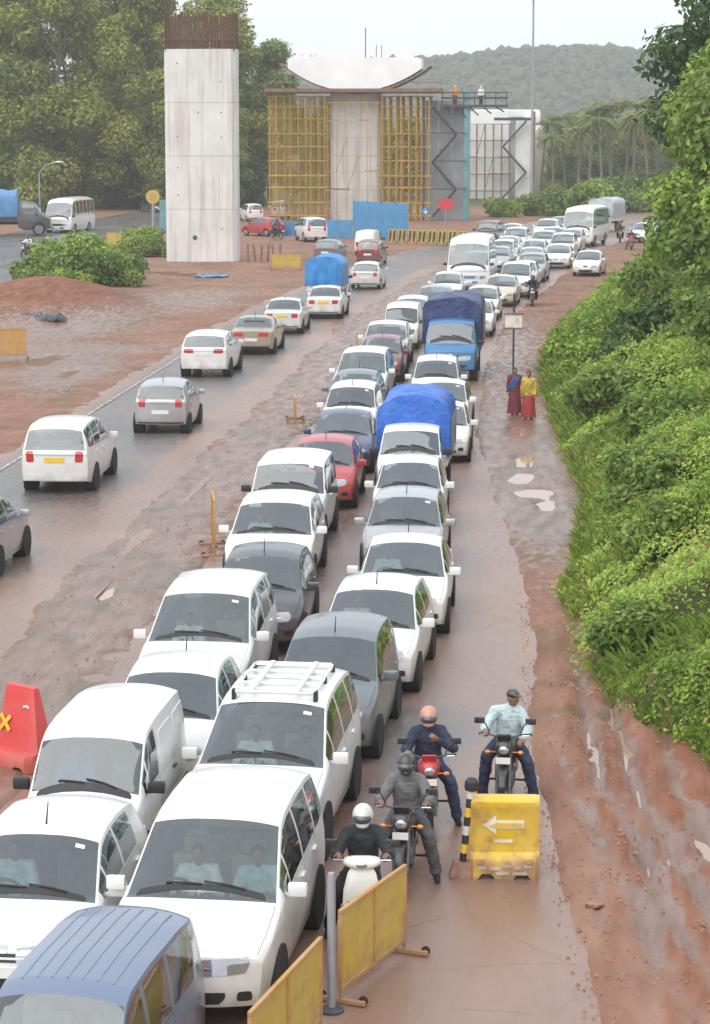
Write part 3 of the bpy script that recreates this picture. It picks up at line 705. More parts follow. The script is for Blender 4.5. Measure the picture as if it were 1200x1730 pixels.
ct('panel_van', L=3.70, W=1.50, H=1.80, wb=2.35, fo=.62, rw=.28, gc=.22, xc=.46, xh=1.02, xr0=3.52, xr1=3.64, van=True, nose_round=.16, lean=.06, wsr=.10, floor=.5, rear_glass=False, seats=1,
   top=[(0, .84), (.04, .92), (.46, 1.06), (1.02, 1.66), (1.25, 1.76), (1.8, 1.80), (3.0, 1.79), (3.52, 1.75), (3.64, 1.1), (3.70, .92)],
   belt=[(0, .78), (.45, 1.0), (1.0, 1.03), (3.70, 1.05)], side=[(.66, .84), (.90, 1.52)], doors=[(.56, 1.58), (1.59, 2.62)],
   head=(.64, .84, .58, .95), grille=(.30, .68, .78), intake=(.36, .32, .42), tail=(.65, 1.0, .84), rplate_z=.62, rows=[(1.65, 2)], fog=False, alloy=False, mirror='black_plastic', tum=.10, drop=.08, paint_handles=False)
ct('minibus', L=7.0, W=2.42, H=3.0, wb=3.9, fo=1.1, rw=.42, gc=.35, xc=.20, xh=.85, xr0=6.80, xr1=6.93, van=True, nose_round=.16, lean=.05, wsr=.10, floor=.8,
   top=[(0, 1.25), (.04, 1.36), (.20, 1.46), (.85, 2.62), (1.05, 2.85), (1.5, 2.96), (3, 3.0), (6.2, 2.98), (6.8, 2.9), (6.93, 1.6), (7, 1.3)],
   belt=[(0, 1.15), (.2, 1.40), (1.0, 1.44), (7.0, 1.46)], side=[(.46, .66), (.78, 1.5), (1.62, 2.6), (2.68, 3.6), (3.68, 4.6), (4.68, 5.6), (5.68, 6.6)], doors=[(.40, 1.56)],
   head=(.70, .88, .56, .94), grille=(.55, .72, .90), intake=(.6, .48, .6), tail=(.9, 1.3, .84), rplate_z=.8, plate_z=.56, rows=[(1.6, 2), (2.8, 1), (3.8, 1), (4.8, 1)], alloy=False, mirror='black_plastic', tum=.07, drop=.16, ww=.26, ftaper=.04)
ct('cab', L=2.0, W=1.62, H=1.80, wb=3.2, fo=.72, rw=.34, gc=.30, xc=.86, xh=1.30, xr0=1.90, xr1=1.97, rear_glass=False,
   top=[(0, .90), (.06, .98), (.4, 1.06), (.86, 1.14), (1.30, 1.68), (1.5, 1.77), (1.8, 1.80), (1.92, 1.78), (1.97, 1.74), (2.0, 1.68)],
   belt=[(0, .82), (.5, .98), (.86, 1.08), (2.0, 1.10)], side=[(.98, 1.12), (1.18, 1.82)], doors=[(.96, 1.90)],
   head=(.72, .90, .58, .97), grille=(.42, .70, .88), intake=(.46, .42, .54), tail=(.5, .6, .86), rplate_z=.5, plate_z=.58, rows=[(1.75, 2)], fog=False, alloy=False, mirror='black_plastic', tum=.14, drop=.07, tail_round=.0, rtaper=0, nose_round=.14, lean=.05)

# more makes on the same road
ct('round_hatchback', L=3.60, W=1.64, H=1.56, wb=2.38, fo=.70, rw=.285, gc=.2, xc=.88, xh=1.62, xr0=3.22, xr1=3.50,
   top=[(0, .74), (.1, .82), (.45, .93), (.88, 1.01), (1.62, 1.48), (1.95, 1.545), (2.4, 1.56), (2.9, 1.51), (3.22, 1.43), (3.50, 1.02), (3.60, .94)],
   belt=[(0, .66), (.5, .83), (.88, .93), (2.0, .96), (3.60, 1.06)], side=[(1.08, 1.36), (1.42, 2.10), (2.18, 2.82)], doors=[(1.20, 2.14), (2.15, 2.90)],
   head=(.58, .75, .48, .98), grille=(.26, .60, .66), intake=(.48, .28, .48), tail=(.80, 1.04, .82), rplate_z=.66, rows=[(1.95, 2), (2.8, 1)], aerial=2.9, tum=.26, nose_round=.30)
ct('long_saloon', L=4.45, W=1.72, H=1.47, wb=2.62, fo=.86, rw=.31, gc=.18, xc=1.22, xh=2.08, xr0=3.08, xr1=3.80,
   top=[(0, .64), (.1, .71), (.6, .83), (1.22, .93), (2.08, 1.41), (2.35, 1.46), (2.7, 1.47), (3.08, 1.42), (3.80, 1.05), (4.3, 1.01), (4.45, .96)],
   belt=[(0, .57), (.6, .75), (1.2, .87), (2.3, .91), (3.8, .97), (4.45, .90)], side=[(1.48, 1.78), (1.85, 2.46), (2.54, 3.24)], doors=[(1.60, 2.50), (2.51, 3.32)],
   head=(.55, .67, .42, .98), grille=(.42, .54, .66), intake=(.52, .26, .40), tail=(.74, .90, .60), rplate_z=.62, rows=[(2.3, 2), (3.2, 1)], aerial=3.0, tum=.28)
ct('ladder_suv', L=4.2, W=1.74, H=1.82, wb=2.6, fo=.72, rw=.36, gc=.28, xc=1.22, xh=1.70, xr0=4.02, xr1=4.15, alloy=False,
   top=[(0, 1.0), (.05, 1.07), (.5, 1.10), (1.22, 1.15), (1.70, 1.74), (1.92, 1.80), (2.8, 1.82), (3.7, 1.81), (4.02, 1.76), (4.15, 1.15), (4.2, 1.02)],
   belt=[(0, .92), (.5, 1.03), (1.2, 1.09), (2.4, 1.11), (4.2, 1.12)], side=[(1.36, 1.50), (1.56, 2.28), (2.38, 3.06), (3.16, 3.94)], doors=[(1.38, 2.32), (2.33, 3.12)],
   head=(.80, .94, .60, .96), grille=(.46, .72, .98), intake=(.48, .42, .56), tail=(.80, 1.25, .84), rplate_z=.85, plate_z=.60, rows=[(2.05, 2), (2.95, 1)], mirror='black_plastic', tum=.13, nose_round=.07, lean=.02, ww=.21)
ct('truck_cab', L=2.05, W=1.92, H=2.15, wb=3.6, fo=.80, rw=.40, gc=.38, xc=.62, xh=1.05, xr0=1.95, xr1=2.02, rear_glass=False,
   top=[(0, 1.05), (.06, 1.14), (.3, 1.22), (.62, 1.32), (1.05, 2.02), (1.25, 2.11), (1.6, 2.15), (1.95, 2.13), (2.02, 2.08), (2.05, 2.0)],
   belt=[(0, .95), (.4, 1.16), (.62, 1.25), (2.05, 1.27)], side=[(.74, .88), (.95, 1.80)], doors=[(.72, 1.88)],
   head=(.74, .92, .58, .92), grille=(.50, .74, .94), intake=(.60, .48, .62), tail=(.6, .7, .86), rplate_z=.6, plate_z=.58, rows=[(1.75, 2)], fog=False, alloy=False, mirror='black_plastic', tum=.12, drop=.08, tail_round=.0, rtaper=0, nose_round=.12, lean=.05, ww=.24)
m, n, l, b = newmat('tarpaulin_blue')
t = noise_node(n, l, 2.2, 5); t2 = noise_node(n, l, 9, 4)
l.new(mixc(n, l, ramp(n, l, t.outputs['Fac'], .3, .7), (.022, .11, .46), (.035, .17, .60)), b.inputs['Base Color']); b.inputs['Roughness'].default_value = .38
bump(n, l, b, math_n(n, l, 'ADD', t.outputs['Fac'], t2.outputs['Fac']), .5, .06)
m, n, l, b = newmat('tarpaulin_navy')
t = noise_node(n, l, 2.0, 5); t2 = noise_node(n, l, 8, 4)
l.new(mixc(n, l, ramp(n, l, t.outputs['Fac'], .3, .7), (.012, .028, .10), (.03, .055, .17)), b.inputs['Base Color']); b.inputs['Roughness'].default_value = .4
bump(n, l, b, math_n(n, l, 'ADD', t.outputs['Fac'], t2.outputs['Fac']), .5, .06)
simple('tarpaulin_grey', (.40, .43, .46), .5, var=.2, scale=2.5, bmp=.4)
simple('tarpaulin_sky', (.02, .22, .56), .4, var=.2, scale=2.5, bmp=.4)
simple('tarpaulin_faded', (.09, .24, .46), .5, var=.25, scale=2.5, bmp=.4)
simple('wood_plank', (.22, .14, .08), .75, var=.35, scale=9, bmp=.2)
simple('rope', (.45, .40, .30), .9)
simple('jute', (.12, .115, .11), .95, var=.4, scale=5, bmp=.4)
def tarp_mesh(name, w, ln, z0, z1, ridge, seed, sag=.05, rail=.12):
    """a sheet over hoops: sides hang down, the roof arches, the front and back ends are folded in"""
    nx, ny = 30, 26; prof = []
    hw = w / 2
    for i in range(nx + 1):
        t = i / nx * 2 - 1; a = abs(t)
        if a > .62: q = (1 - a) / .38; prof.append((math.copysign(hw * (1 + .015 * math.sin(q * 3)), t), z0 + (z1 - z0) * q))
        else: q = a / .62; prof.append((math.copysign(hw * q, t) * (1 - .06 * q ** 6), z1 + ridge * (1 - q ** 2.2)))
    v = []; f = []
    for j in range(ny + 1):
        s_ = j / ny; y = -ln / 2 + ln * s_; hoop = -sag * abs(math.sin(s_ * math.pi * 4))
        for (x, z) in prof:
            k = (z - z0) / (z1 - z0); nz = mnoise.noise(Vector((x * 1.6 + seed, y * 1.6, z * 1.6)))
            n2 = mnoise.noise(Vector((x * 4 + seed, y * 4, z * 4)))
            v.append((x * (1 + .028 * nz + .010 * n2) - .05 * (1 - k) * nz, y, z + (hoop + .05 * nz + .02 * n2) * max(0, k)))
    g = lambda j, i: j * (nx + 1) + i
    for j in range(ny):
        for i in range(nx): f.append((g(j, i), g(j, i + 1), g(j + 1, i + 1), g(j + 1, i)))
    for j, sgn in ((0, -1), (ny, 1)):                   # the ends, gathered in folds
        rows = [[g(j, i) for i in range(nx + 1)]]
        m_ = 9
        for r in range(1, m_ + 1):
            row = []
            for i in range(nx + 1):
                p = Vector(v[g(j, i)]); zb = z0 + .1; q = r / m_
                xx = p.x * (1 - .0 * q); zz = p.z + (zb - p.z) * q
                fold = .035 * math.sin(p.x * 11 + seed) * q + .05 * mnoise.noise(Vector((p.x * 2.2, zz * 2.2, seed)))
                v.append((xx, p.y + sgn * (.06 * math.sin(q * 2) + fold), zz)); row.append(len(v) - 1)
            rows.append(row)
        for a, b_ in zip(rows, rows[1:]):
            for i in range(nx): f.append((a[i], a[i + 1], b_[i + 1], b_[i]))
    return mesh_from(name, v, f, True, 55)
def make_truck(key, cabkey, bedL, bedW, bedz, sideh, tarpz, ridge, tarpmat, seed, name):
    cabp = TYPES[cabkey]; P = cabp.P; pr = Proto(name); total = P['L'] + .1 + bedL
    off = total / 2 - P['L'] / 2; remap = {}
    for i, (nm, me, mt, sub, M, lb, keep) in enumerate(cabp.parts):
        if nm == 'tail_light': continue
        if nm == 'number_plate' and mt == 'REAR_PLATE': continue
        if nm == 'rear_bumper': continue
        if sub is not None and sub not in remap: continue
        M2 = (Matrix.Translation((0, off, 0)) @ (M or Matrix.Identity(4))) if sub is None else M
        nm2 = {'body': 'cab'}.get(nm, nm)
        remap[i] = pr.part(nm2, me, mt, remap.get(sub) if sub is not None else None, M2, lb, keep)
    yb = -total / 2 + bedL / 2
    pr.part('chassis', MB().box((-.4, -.2, bedz - .16), (.09, total * .92, .16)).box((.4, -.2, bedz - .16), (.09, total * .92, .16)).box((0, -total / 2 + .08, bedz - .25), (bedW * .86, .08, .16)).mesh(key + '_chassis', False), 'underbody')
    pr.part('load_bed', MB().box((0, yb, bedz), (bedW, bedL, .09), None, .01).mesh(key + '_bed'), 'PAINT')
    for sg in (1, -1):
        sb = MB().box((sg * (bedW / 2 - .02), yb, bedz + sideh / 2 + .03), (.05, bedL, sideh), None, .008)
        si = pr.part('side_board', sb.mesh(key + '_side'), 'PAINT')
        rb = MB()
        for k in range(5): rb.box((sg * (bedW / 2 + .012), yb - bedL / 2 + .12 + k * (bedL - .24) / 4, bedz + sideh / 2 + .03), (.035, .05, sideh))
        pr.part('rib', rb.mesh(key + '_rib', False), 'PAINT', si, far=False)
    pr.part('tailgate', MB().box((0, yb - bedL / 2 + .03, bedz + sideh / 2 + .03), (bedW - .06, .05, sideh), None, .008).mesh(key + '_gate'), 'PAINT')
    pr.part('headboard', MB().box((0, yb + bedL / 2 - .03, bedz + sideh * .8), (bedW - .06, .05, sideh * 1.6)).mesh(key + '_head', False), 'PAINT')
    ti = pr.part('tarpaulin', tarp_mesh(key + '_tarp', bedW + .10, bedL + .06, bedz + sideh * .35, tarpz, ridge, seed), tarpmat, None, Matrix.Translation((0, yb, 0)))
    rp = MB()
    for k in range(4):
        y = -bedL / 2 + bedL * (k + .5) / 4; hw = bedW / 2 + .085
        rp.tube([(-hw, y, bedz + .1), (-hw - .01, y, tarpz - .25)], .012, 5).tube([(hw, y, bedz + .1), (hw + .01, y, tarpz - .25)], .012, 5)
    pr.part('rope', rp.mesh(key + '_rope'), 'rope', ti, far=False)
    for sg in (1, -1):
        pr.part('tail_light', MB().box((sg * (bedW / 2 - .16), -total / 2 - .0, bedz - .16), (.22, .05, .12), None, .01).mesh(key + '_tl'), 'tail_red')
    pr.part('number_plate', MB().box((0, -total / 2 - .01, bedz - .18), (.46, .03, .13)).mesh(key + '_np', False), 'REAR_PLATE')
    pr.P = dict(P); pr.P['L'] = total; TYPES[key] = pr
make_truck('pickup', 'cab', 2.95, 1.70, .72, .42, 2.15, .30, 'tarpaulin_blue', 1.0, 'pickup_truck')
make_truck('lorry', 'truck_cab', 3.9, 2.05, .92, .75, 2.62, .22, 'tarpaulin_navy', 6.0, 'lorry')
# roof rack for one people carrier
pc = TYPES['people_carrier']; rk = Proto('people_carrier'); rk.parts = list(pc.parts); rk.P = pc.P
def rack():
    L_ = 4.58; zt = pc.ztop; Z = 1.785
    rails = MB(); cross = MB()
    r_i = rk.part('roof_rack', MB().tube([(-.50, .20, Z), (.50, .20, Z), (.54, -.1, Z), (.54, -1.45, Z), (.50, -1.55, Z), (-.50, -1.55, Z), (-.54, -1.45, Z), (-.54, -.1, Z), (-.50, .20, Z)], .020, 7).mesh('rack_rail'), 'plate_white')
    for k in range(5):
        y = .0 - k * .36
        rk.part('rack_bar', MB().box((0, y, Z), (1.06, .065, .02), None, .006).mesh('rack_bar'), 'plate_white', r_i)
    for x in (-.3, .3):
        rk.part('rack_bar', MB().box((x, -.70, Z + .026), (.065, 1.7, .018), None, .006).mesh('rack_bar_long'), 'plate_white', r_i)
    for sg in (1, -1):
        for y in (.1, -.7, -1.45):
            rk.part('rack_foot', MB().box((sg * .54, y, Z - .06), (.05, .10, .14)).mesh('rack_foot', False), 'black_plastic', r_i, far=False)
rack(); TYPES['rack_carrier'] = rk
# panel van: the ochre stripe low on its sides and the black gap of the open window
pv = TYPES['panel_van']
for sg in (1, -1):
    pr_ = pv.P; yy = sg * (pr_['W'] / 2 + .1); h = pr_['L'] / 2
    pv.part('side_stripe', conform(pv.bvh, [(yy, h - .95, .50), (yy, h - 3.5, .50), (yy, h - 3.5, .64), (yy, h - .95, .64)], (-sg, 0, 0), 30, 2, .006, 0, 0, 1, 'van_stripe'), 'paint_yellow')
    pv.part('side_panel', conform(pv.bvh, [(yy, h - 1.72, 1.14), (yy, h - 2.56, 1.14), (yy, h - 2.56, 1.56), (yy, h - 1.72, 1.56)], (-sg, 0, 0), 6, 4, .012, 0, .15, 1, 'van_panel'), 'PAINT')
    pv.part('side_panel', conform(pv.bvh, [(yy, h - 2.70, 1.14), (yy, h - 3.46, 1.14), (yy, h - 3.46, 1.56), (yy, h - 2.70, 1.56)], (-sg, 0, 0), 6, 4, .012, 0, .15, 1, 'van_panel2'), 'PAINT')
# pressed ribs along the microvan roof
mv = TYPES['microvan']
for k in range(7):
    x = -.42 + k * .14; pts = []
    for j in range(14):
        y = mv.P['L'] / 2 - 1.0 - j * .15; hit = mv.bvh.ray_cast(Vector((x, y, 3)), Vector((0, 0, -1)))[0]; pts.append(hit + Vector((0, 0, .001)))
    mv.part('roof_rib', MB().tube(pts, .011, 5).mesh('roof_rib'), 'PAINT')

rc = random.Random(11)
def front(key, v, u, label, paint, group='vehicles queuing towards the camera', cat='car', far=False, rz=None, cowl=True, yplate=False, **kw):
    P = TYPES[key].P; a = math.pi + (R(rc.uniform(-1.3, 1.3)) if rz is None else rz)
    a -= float(curve_off(u + 1) - curve_off(u))
    Y = u + P['L'] / 2 - (P['xc'] if cowl else 0)
    if rc.random() < .6: kw['skip'] = ('permit_sticker',)
    return TYPES[key].inst((v, Y, .005), a, label, cat, group, paint, far, swap={'REAR_PLATE': 'plate_yellow' if yplate else 'plate_white', **kw.pop('swap', {})}, **kw)
def rear(key, v, u, label, paint, group='cars driving away on the other carriageway', cat='car', far=False, rz=0.0, yplate=False, z=.005, sw={}, **kw):
    P = TYPES[key].P; a = R(rc.uniform(-1, 1)) + rz - float(curve_off(u + 1) - curve_off(u))
    return TYPES[key].inst((v, u + P['L'] / 2, z), a, label, cat, group, paint, far, swap={'REAR_PLATE': 'plate_yellow' if yplate else 'plate_white', **sw}, **kw)
# --- nearest lane of the queue
front('microvan', -4.10, 19.5, 'slate blue microvan with ribbed roof, front of the queue', 'slate', cat='van', rz=-.11)
front('people_carrier', -3.50, 24.25, 'white people carrier right behind the slate blue microvan', 'white', rz=-.05)
front('rack_carrier', -3.50, 29.63, 'pearl white people carrier with a white roof rack', 'white', rz=-.055)
front('tall_hatchback', -3.12, 34.55, 'dark grey hatchback behind the white car with a roof rack', 'grey', rz=-.05)
front('hatchback', -2.82, 38.75, 'white hatchback behind the grey hatchback, beside the motorcyclists', 'white', rz=-.045)
front('saloon', -2.60, 43.4, 'white saloon second ahead of the silver grey hatchback', 'white')
front('hatchback', -2.91, 48.9, 'silver grey hatchback between two white cars in the outer lane', 'silver', swap={'paint_silver': 'paint_silver'})
front('round_hatchback', -3.11, 53.9, 'white hatchback just in front of the pickup with blue tarpaulin', 'white')
front('pickup', -3.32, 58.45, 'white pickup truck with a bright blue tarpaulin over its load', 'white', cat='truck')
front('long_saloon', -2.98, 66.0, 'white hatchback directly behind the pickup with the blue tarpaulin', 'offwhite')
front('saloon', -3.15, 71.5, 'white saloon second behind the pickup with the blue tarpaulin', 'white')
front('tall_hatchback', -3.6, 77.2, 'white car immediately ahead of the blue lorry', 'white')
front('lorry', -3.5, 86.0, 'blue lorry with a dark navy tarpaulin over its load', 'blue', cat='truck', cowl=False)
front('hatchback', -3.13, 113.0, 'white hatchback behind the blue lorry', 'white', cowl=False, far=True)
front('saloon', -2.4, 121.8, 'cream saloon beside the motorcyclist in black', 'cream', cowl=False, far=True)
front('crossover', -1.0, 140.8, 'silver car behind the motorcyclist in black, right of the minibus', 'silver', cowl=False, far=True)
front('saloon', -1.1, 150, 'white saloon directly behind the silver car near the minibus', 'white', cowl=False, far=True)
front('people_carrier', .9, 164, 'white people carrier in front of the blue and white bus', 'white', cowl=False, far=True)
front('hatchback', -1.0, 160, 'white hatchback in the far queue, beside the white people carrier', 'white', cowl=False, far=True)
front('crossover', -.4, 171, 'white crossover in the far queue, left of the blue and white bus', 'offwhite', cowl=False, far=True)
front('boxy_suv', -4.6, 181, 'dark grey off-roader far back, seen over the minibus roof', 'darkgrey', cowl=False, far=True)
front('saloon', 2.4, 146.4, 'white saloon alone on the red shoulder by the bushes', 'white', cowl=False, far=True, rz=R(-3))
front('minibus', -4.3, 132.5, 'white minibus standing in the far queue', 'white', cat='bus', cowl=False, far=True, swap={'dark_grille': 'paint_blue'})
front('minibus', 2.7, 182, 'blue and white bus at the far bend', 'white', cat='bus', cowl=False, far=True, rz=R(-4), swap={'dark_grille': 'paint_blue'})
front('lorry', 4.5, 206, 'lorry with a pale grey cover behind the blue and white bus', 'offwhite', cat='truck', cowl=False, far=True, rz=R(-6), swap={'tarpaulin_navy': 'tarpaulin_grey'})
front('hatchback', 7.3, 188.5, 'white hatchback far off, half hidden by the trees on the bank', 'white', cowl=False, far=True, rz=R(-8))
front('saloon', -2.9, 186, 'white saloon in the far queue behind the white crossover', 'white', cowl=False, far=True)
front('hatchback', .2, 180, 'white hatchback in the far queue just left of the bus', 'white', cowl=False, far=True)
GQ = 'vehicles queuing towards the camera'
for (key, v, u, pt, lb) in (('saloon', -3.2, 104.5, 'white', 'white saloon hidden behind the blue lorry, ahead of the white hatchback'), ('round_hatchback', -5.2, 123.5, 'white', 'white hatchback just ahead of the white minibus'), ('people_carrier', -1.75, 128.5, 'white', 'white people carrier right beside the white minibus'),
        ('hatchback', -1.45, 134.6, 'offwhite', 'off-white hatchback between the minibus and the silver car'), ('long_saloon', .6, 154.5, 'white', 'white saloon ahead of the far white people carrier'), ('hatchback', -3.2, 150.5, 'silver', 'silver hatchback just behind the white minibus'), ('tall_hatchback', -3.0, 157, 'white', 'white tall hatchback second behind the white minibus'),
        ('saloon', -2.8, 165, 'white', 'white saloon third behind the white minibus'), ('people_carrier', -2.4, 173, 'offwhite', 'off-white people carrier fourth behind the white minibus'), ('tall_hatchback', 1.6, 174, 'pearl', 'pale hatchback directly ahead of the blue and white bus'),
        ('saloon', 2.2, 192, 'white', 'white saloon beside the blue and white bus, partly hidden'), ('crossover', -.2, 192, 'white', 'white crossover at the tail of the visible queue'), ('hatchback', .8, 200, 'silver', 'silver hatchback at the tail of the visible queue'), ('crossover', -4.2, 142.5, 'white', 'white crossover hidden directly behind the white minibus')):
    front(key, v, u, lb, pt, cowl=False, far=True)
# --- inner lane of the queue
front('hatchback', -5.44, 24.45, 'white hatchback at the left edge beside the white people carrier', 'white', rz=-.035)
front('panel_van', -5.50, 28.1, 'white panel van with an ochre side stripe', 'white', cat='van', rz=-.03)
front('round_hatchback', -5.22, 32.3, 'white hatchback between the white panel van and a white people carrier', 'white')
front('people_carrier', -5.40, 36.9, 'white people carrier just in front of the charcoal hatchback', 'white')
front('hatchback', -5.05, 41.7, 'charcoal hatchback in the inner lane between white cars', 'darkgrey')
front('crossover', -5.46, 47.2, 'white crossover directly behind the charcoal hatchback', 'white')
front('ladder_suv', -5.62, 52.0, 'white boxy off-roader directly ahead of the red hatchback', 'white')
front('hatchback', -5.40, 57.6, 'red hatchback in the inner lane of the queue', 'red')
front('long_saloon', -5.46, 63.7, 'navy blue saloon directly behind the red hatchback', 'navy')
front('tall_hatchback', -5.65, 69.0, 'white tall hatchback directly behind the navy blue saloon', 'white')
front('round_hatchback', -5.92, 73.6, 'grey hatchback with grey roof two cars behind the navy saloon', 'grey')
front('people_carrier', -6.05, 78.4, 'white people carrier directly ahead of the maroon hatchback', 'white')
front('hatchback', -6.0, 86.4, 'maroon hatchback in the inner lane beside the blue lorry', 'maroon')
front('crossover', -6.15, 91.4, 'white crossover directly behind the maroon hatchback', 'white')
front('panel_van', -6.0, 98.6, 'white van directly behind the white crossover, left of the lorry', 'white', cat='van', far=True)
front('tall_hatchback', -5.95, 105.0, 'white tall hatchback ahead of the last silver saloon before the minibus', 'white', far=True)
front('saloon', -5.4, 114.6, 'silver saloon in front of the minibus', 'silver', far=True)
# --- the other carriageway, seen from behind
rear('hatchback', -11.9, 47.2, 'silver hatchback cut off by the left edge of the picture', 'silver')
rear('people_carrier', -12.2, 58.7, 'white people carrier with a yellow plate driving away', 'white', yplate=True)
rear('round_hatchback', -11.45, 70.6, 'silver hatchback driving away behind the white crossover', 'silver')
rear('crossover', -12.4, 86.6, 'white crossover driving away ahead of the silver hatchback', 'white')
rear('long_saloon', -11.75, 95.4, 'beige saloon driving away ahead of the white crossover', 'beige')
rear('saloon', -11.6, 105.1, 'pale silver saloon with a yellow plate driving away', 'pearl', yplate=True)
rear('saloon', -10.55, 113.4, 'white saloon with a yellow plate right behind the tarpaulin truck', 'offwhite', yplate=True)
rear('pickup', -11.35, 123, 'small truck with a sky blue tarpaulin driving away', 'white', cat='truck', far=True, sw={'tarpaulin_blue': 'tarpaulin_sky'})
rear('hatchback', -10.1, 134, 'silver white hatchback beside the truck with sky blue tarpaulin', 'pearl', far=True)
rear('tall_hatchback', -11.6, 157, 'maroon and cream taxi car ahead of the silver white hatchback', 'maroon', far=True)
rear('panel_van', -12.6, 168, 'white van ahead of the maroon and cream taxi', 'white', cat='van', far=True)
rear('hatchback', -14.6, 160, 'grey hatchback passing left of the maroon taxi', 'grey', far=True)
rear('boxy_suv', -18.6, 187, 'white off-roader turning in front of the low blue hoarding', 'white', far=True, rz=R(28), z=.05)
rear('hatchback', -23.4, 196, 'red hatchback beside the tall bare pier', 'red', far=True, rz=R(60), z=.05)
rear('tall_hatchback', -28, 226, 'white hatchback just right of the bare pier, behind the red one', 'white', far=True, rz=R(30), z=.05)
rear('people_carrier', -26, 232, 'white people carrier behind the red hatchback near the scaffold', 'white', far=True, rz=R(20), z=.05)
# --- the far carriageway on the left
big = rear('lorry', -44.2, 192, 'lorry with a faded blue tarpaulin at the far left edge', 'darkgrey', 'vehicles on the far left road', cat='truck', far=True, rz=R(-72), z=.13, sw={'tarpaulin_navy': 'tarpaulin_faded'}); big.scale = (1.3, 1.3, 1.3)
front('minibus', -40.2, 199, 'cream and white bus on the far left road', 'offwhite', 'vehicles on the far left road', cat='bus', far=True, cowl=False, rz=R(3))
for k, (vv, uu_, pp, lb) in enumerate(((-40.5, 246, 'darkgrey', 'dark car parked under the tall trees on the far road'), (-37.2, 250, 'silver', 'silver car parked under the tall trees on the far road'), (-34.0, 252, 'black', 'black car parked under the tall trees nearest the bare pier'))):
    front('hatchback', vv, uu_, lb, pp, 'vehicles on the far left road', far=True, cowl=False, rz=R(40))
# ------------------------------------------------------------------ flyover piers, scaffolds, hoardings
m, n, l, b = newmat('concrete')
t = noise_node(n, l, .6, 6); t2 = noise_node(n, l, 8, 5)
tc = n.new('ShaderNodeTexCoord'); mp = n.new('ShaderNodeMapping'); mp.inputs['Scale'].default_value = (2.2, 2.2, .12); l.new(tc.outputs['Object'], mp.inputs[0])
t3 = n.new('ShaderNodeTexNoise'); t3.inputs['Scale'].default_value = 1.4; t3.inputs['Detail'].default_value = 6; l.new(mp.outputs[0], t3.inputs['Vector'])
c = mixc(n, l, ramp(n, l, t.outputs['Fac'], .35, .65), (.62, .61, .58), (.72, .70, .67))
c = mixc(n, l, math_n(n, l, 'MULTIPLY', ramp(n, l, t3.outputs['Fac'], .48, .70), .6), c, (.40, .33, .27)); c = mixc(n, l, math_n(n, l, 'MULTIPLY', ramp(n, l, t2.outputs['Fac'], .6, .75), .3), c, (.36, .35, .33))
l.new(c, b.inputs['Base Color']); b.inputs['Roughness'].default_value = .85; bump(n, l, b, t2.outputs['Fac'], .25, .03)
simple('fresh_concrete', (.82, .82, .81), .7, var=.07, scale=.7)
simple('rusty_rebar', (.15, .072, .05), .8, .3, var=.35, scale=3)
simple('scaffold_yellow', (.50, .31, .045), .55, .2, var=.3, scale=1.2)
simple('scaffold_rust', (.24, .13, .07), .7, .2, var=.3, scale=1.5)
simple('scaffold_plank', (.16, .10, .075), .85, var=.4, scale=2)
simple('dark_steel', (.065, .07, .08), .5, .5, var=.25)
simple('teal_steel', (.13, .30, .31), .5, .2, var=.15, scale=1)
simple('grey_sheet', (.33, .34, .36), .6, .2, var=.15, scale=.8)
simple('hoarding_blue', (.10, .32, .56), .45, .2, var=.14, scale=.9)
simple('sign_red', (.60, .04, .06), .4, var=.1)
simple('sign_blue', (.03, .16, .50), .4, var=.1)
grimy('barrier_yellow', (.52, .37, .045), .5, .55)
grimy('barrier_dirty', (.50, .27, .07), .6, .6)
grimy('barrier_red', (.62, .05, .045), .42, .35, .25)
grimy('paint_white_flat', (.72, .70, .64), .5, .6, .0)
simple('paint_yellow_flat', (.80, .52, .03), .5, var=.12, scale=8)
simple('paint_black_flat', (.03, .03, .03), .6, var=.3)
simple('galvanised', (.38, .39, .41), .45, .6, var=.15, scale=4)
simple('rubble_grey', (.12, .125, .13), .9, var=.45, scale=2, bmp=.5)
simple('clod', (.30, .17, .12), .8, var=.3, scale=2)
simple('stone_red', (.30, .17, .12), .9, var=.4, scale=6, bmp=.5)
def chamfer_poly(w, d, c): return [(-w / 2 + c, -d / 2), (w / 2 - c, -d / 2), (w / 2, -d / 2 + c), (w / 2, d / 2 - c), (w / 2 - c, d / 2), (-w / 2 + c, d / 2), (-w / 2, d / 2 - c), (-w / 2, -d / 2 + c)]
def pier(loc, w, d, h, lifts, label, mat='concrete'):
    root = empty('flyover_pier', loc); tag(root, label, 'pier', 'flyover piers under construction')
    poly = chamfer_poly(w, d, .28)
    z = -.3
    for k in range(lifts):
        z1 = (k + 1) * h / lifts
        mb = MB().prism(poly, z, z1 - .035); put('concrete_lift', mb.mesh('concrete_lift', False), mat, root)
        if k < lifts - 1: put('joint', MB().prism(chamfer_poly(w - .07, d - .07, .26), z1 - .0352, z1 + .0002).mesh('joint', False), 'concrete', root)
        z = z1
    return root
p1_ = pier((-23.1, 161.6, 0), 4.75, 2.0, 13.95, 4, 'tall bare concrete pier topped with rusty reinforcing bars')
rod = MB().tube([(0, 0, -.1), (0, 0, 2.45)], .048, 5).mesh('reinforcing_bar')
rr_ = random.Random(4)
def bar(x, y, hh):
    o = put('reinforcing_bar', rod, 'rusty_rebar', p1_, loc=(x, y, 13.9)); o.scale.z = hh; o.rotation_euler = (rr_.uniform(-.015, .015), rr_.uniform(-.015, .015), 0)
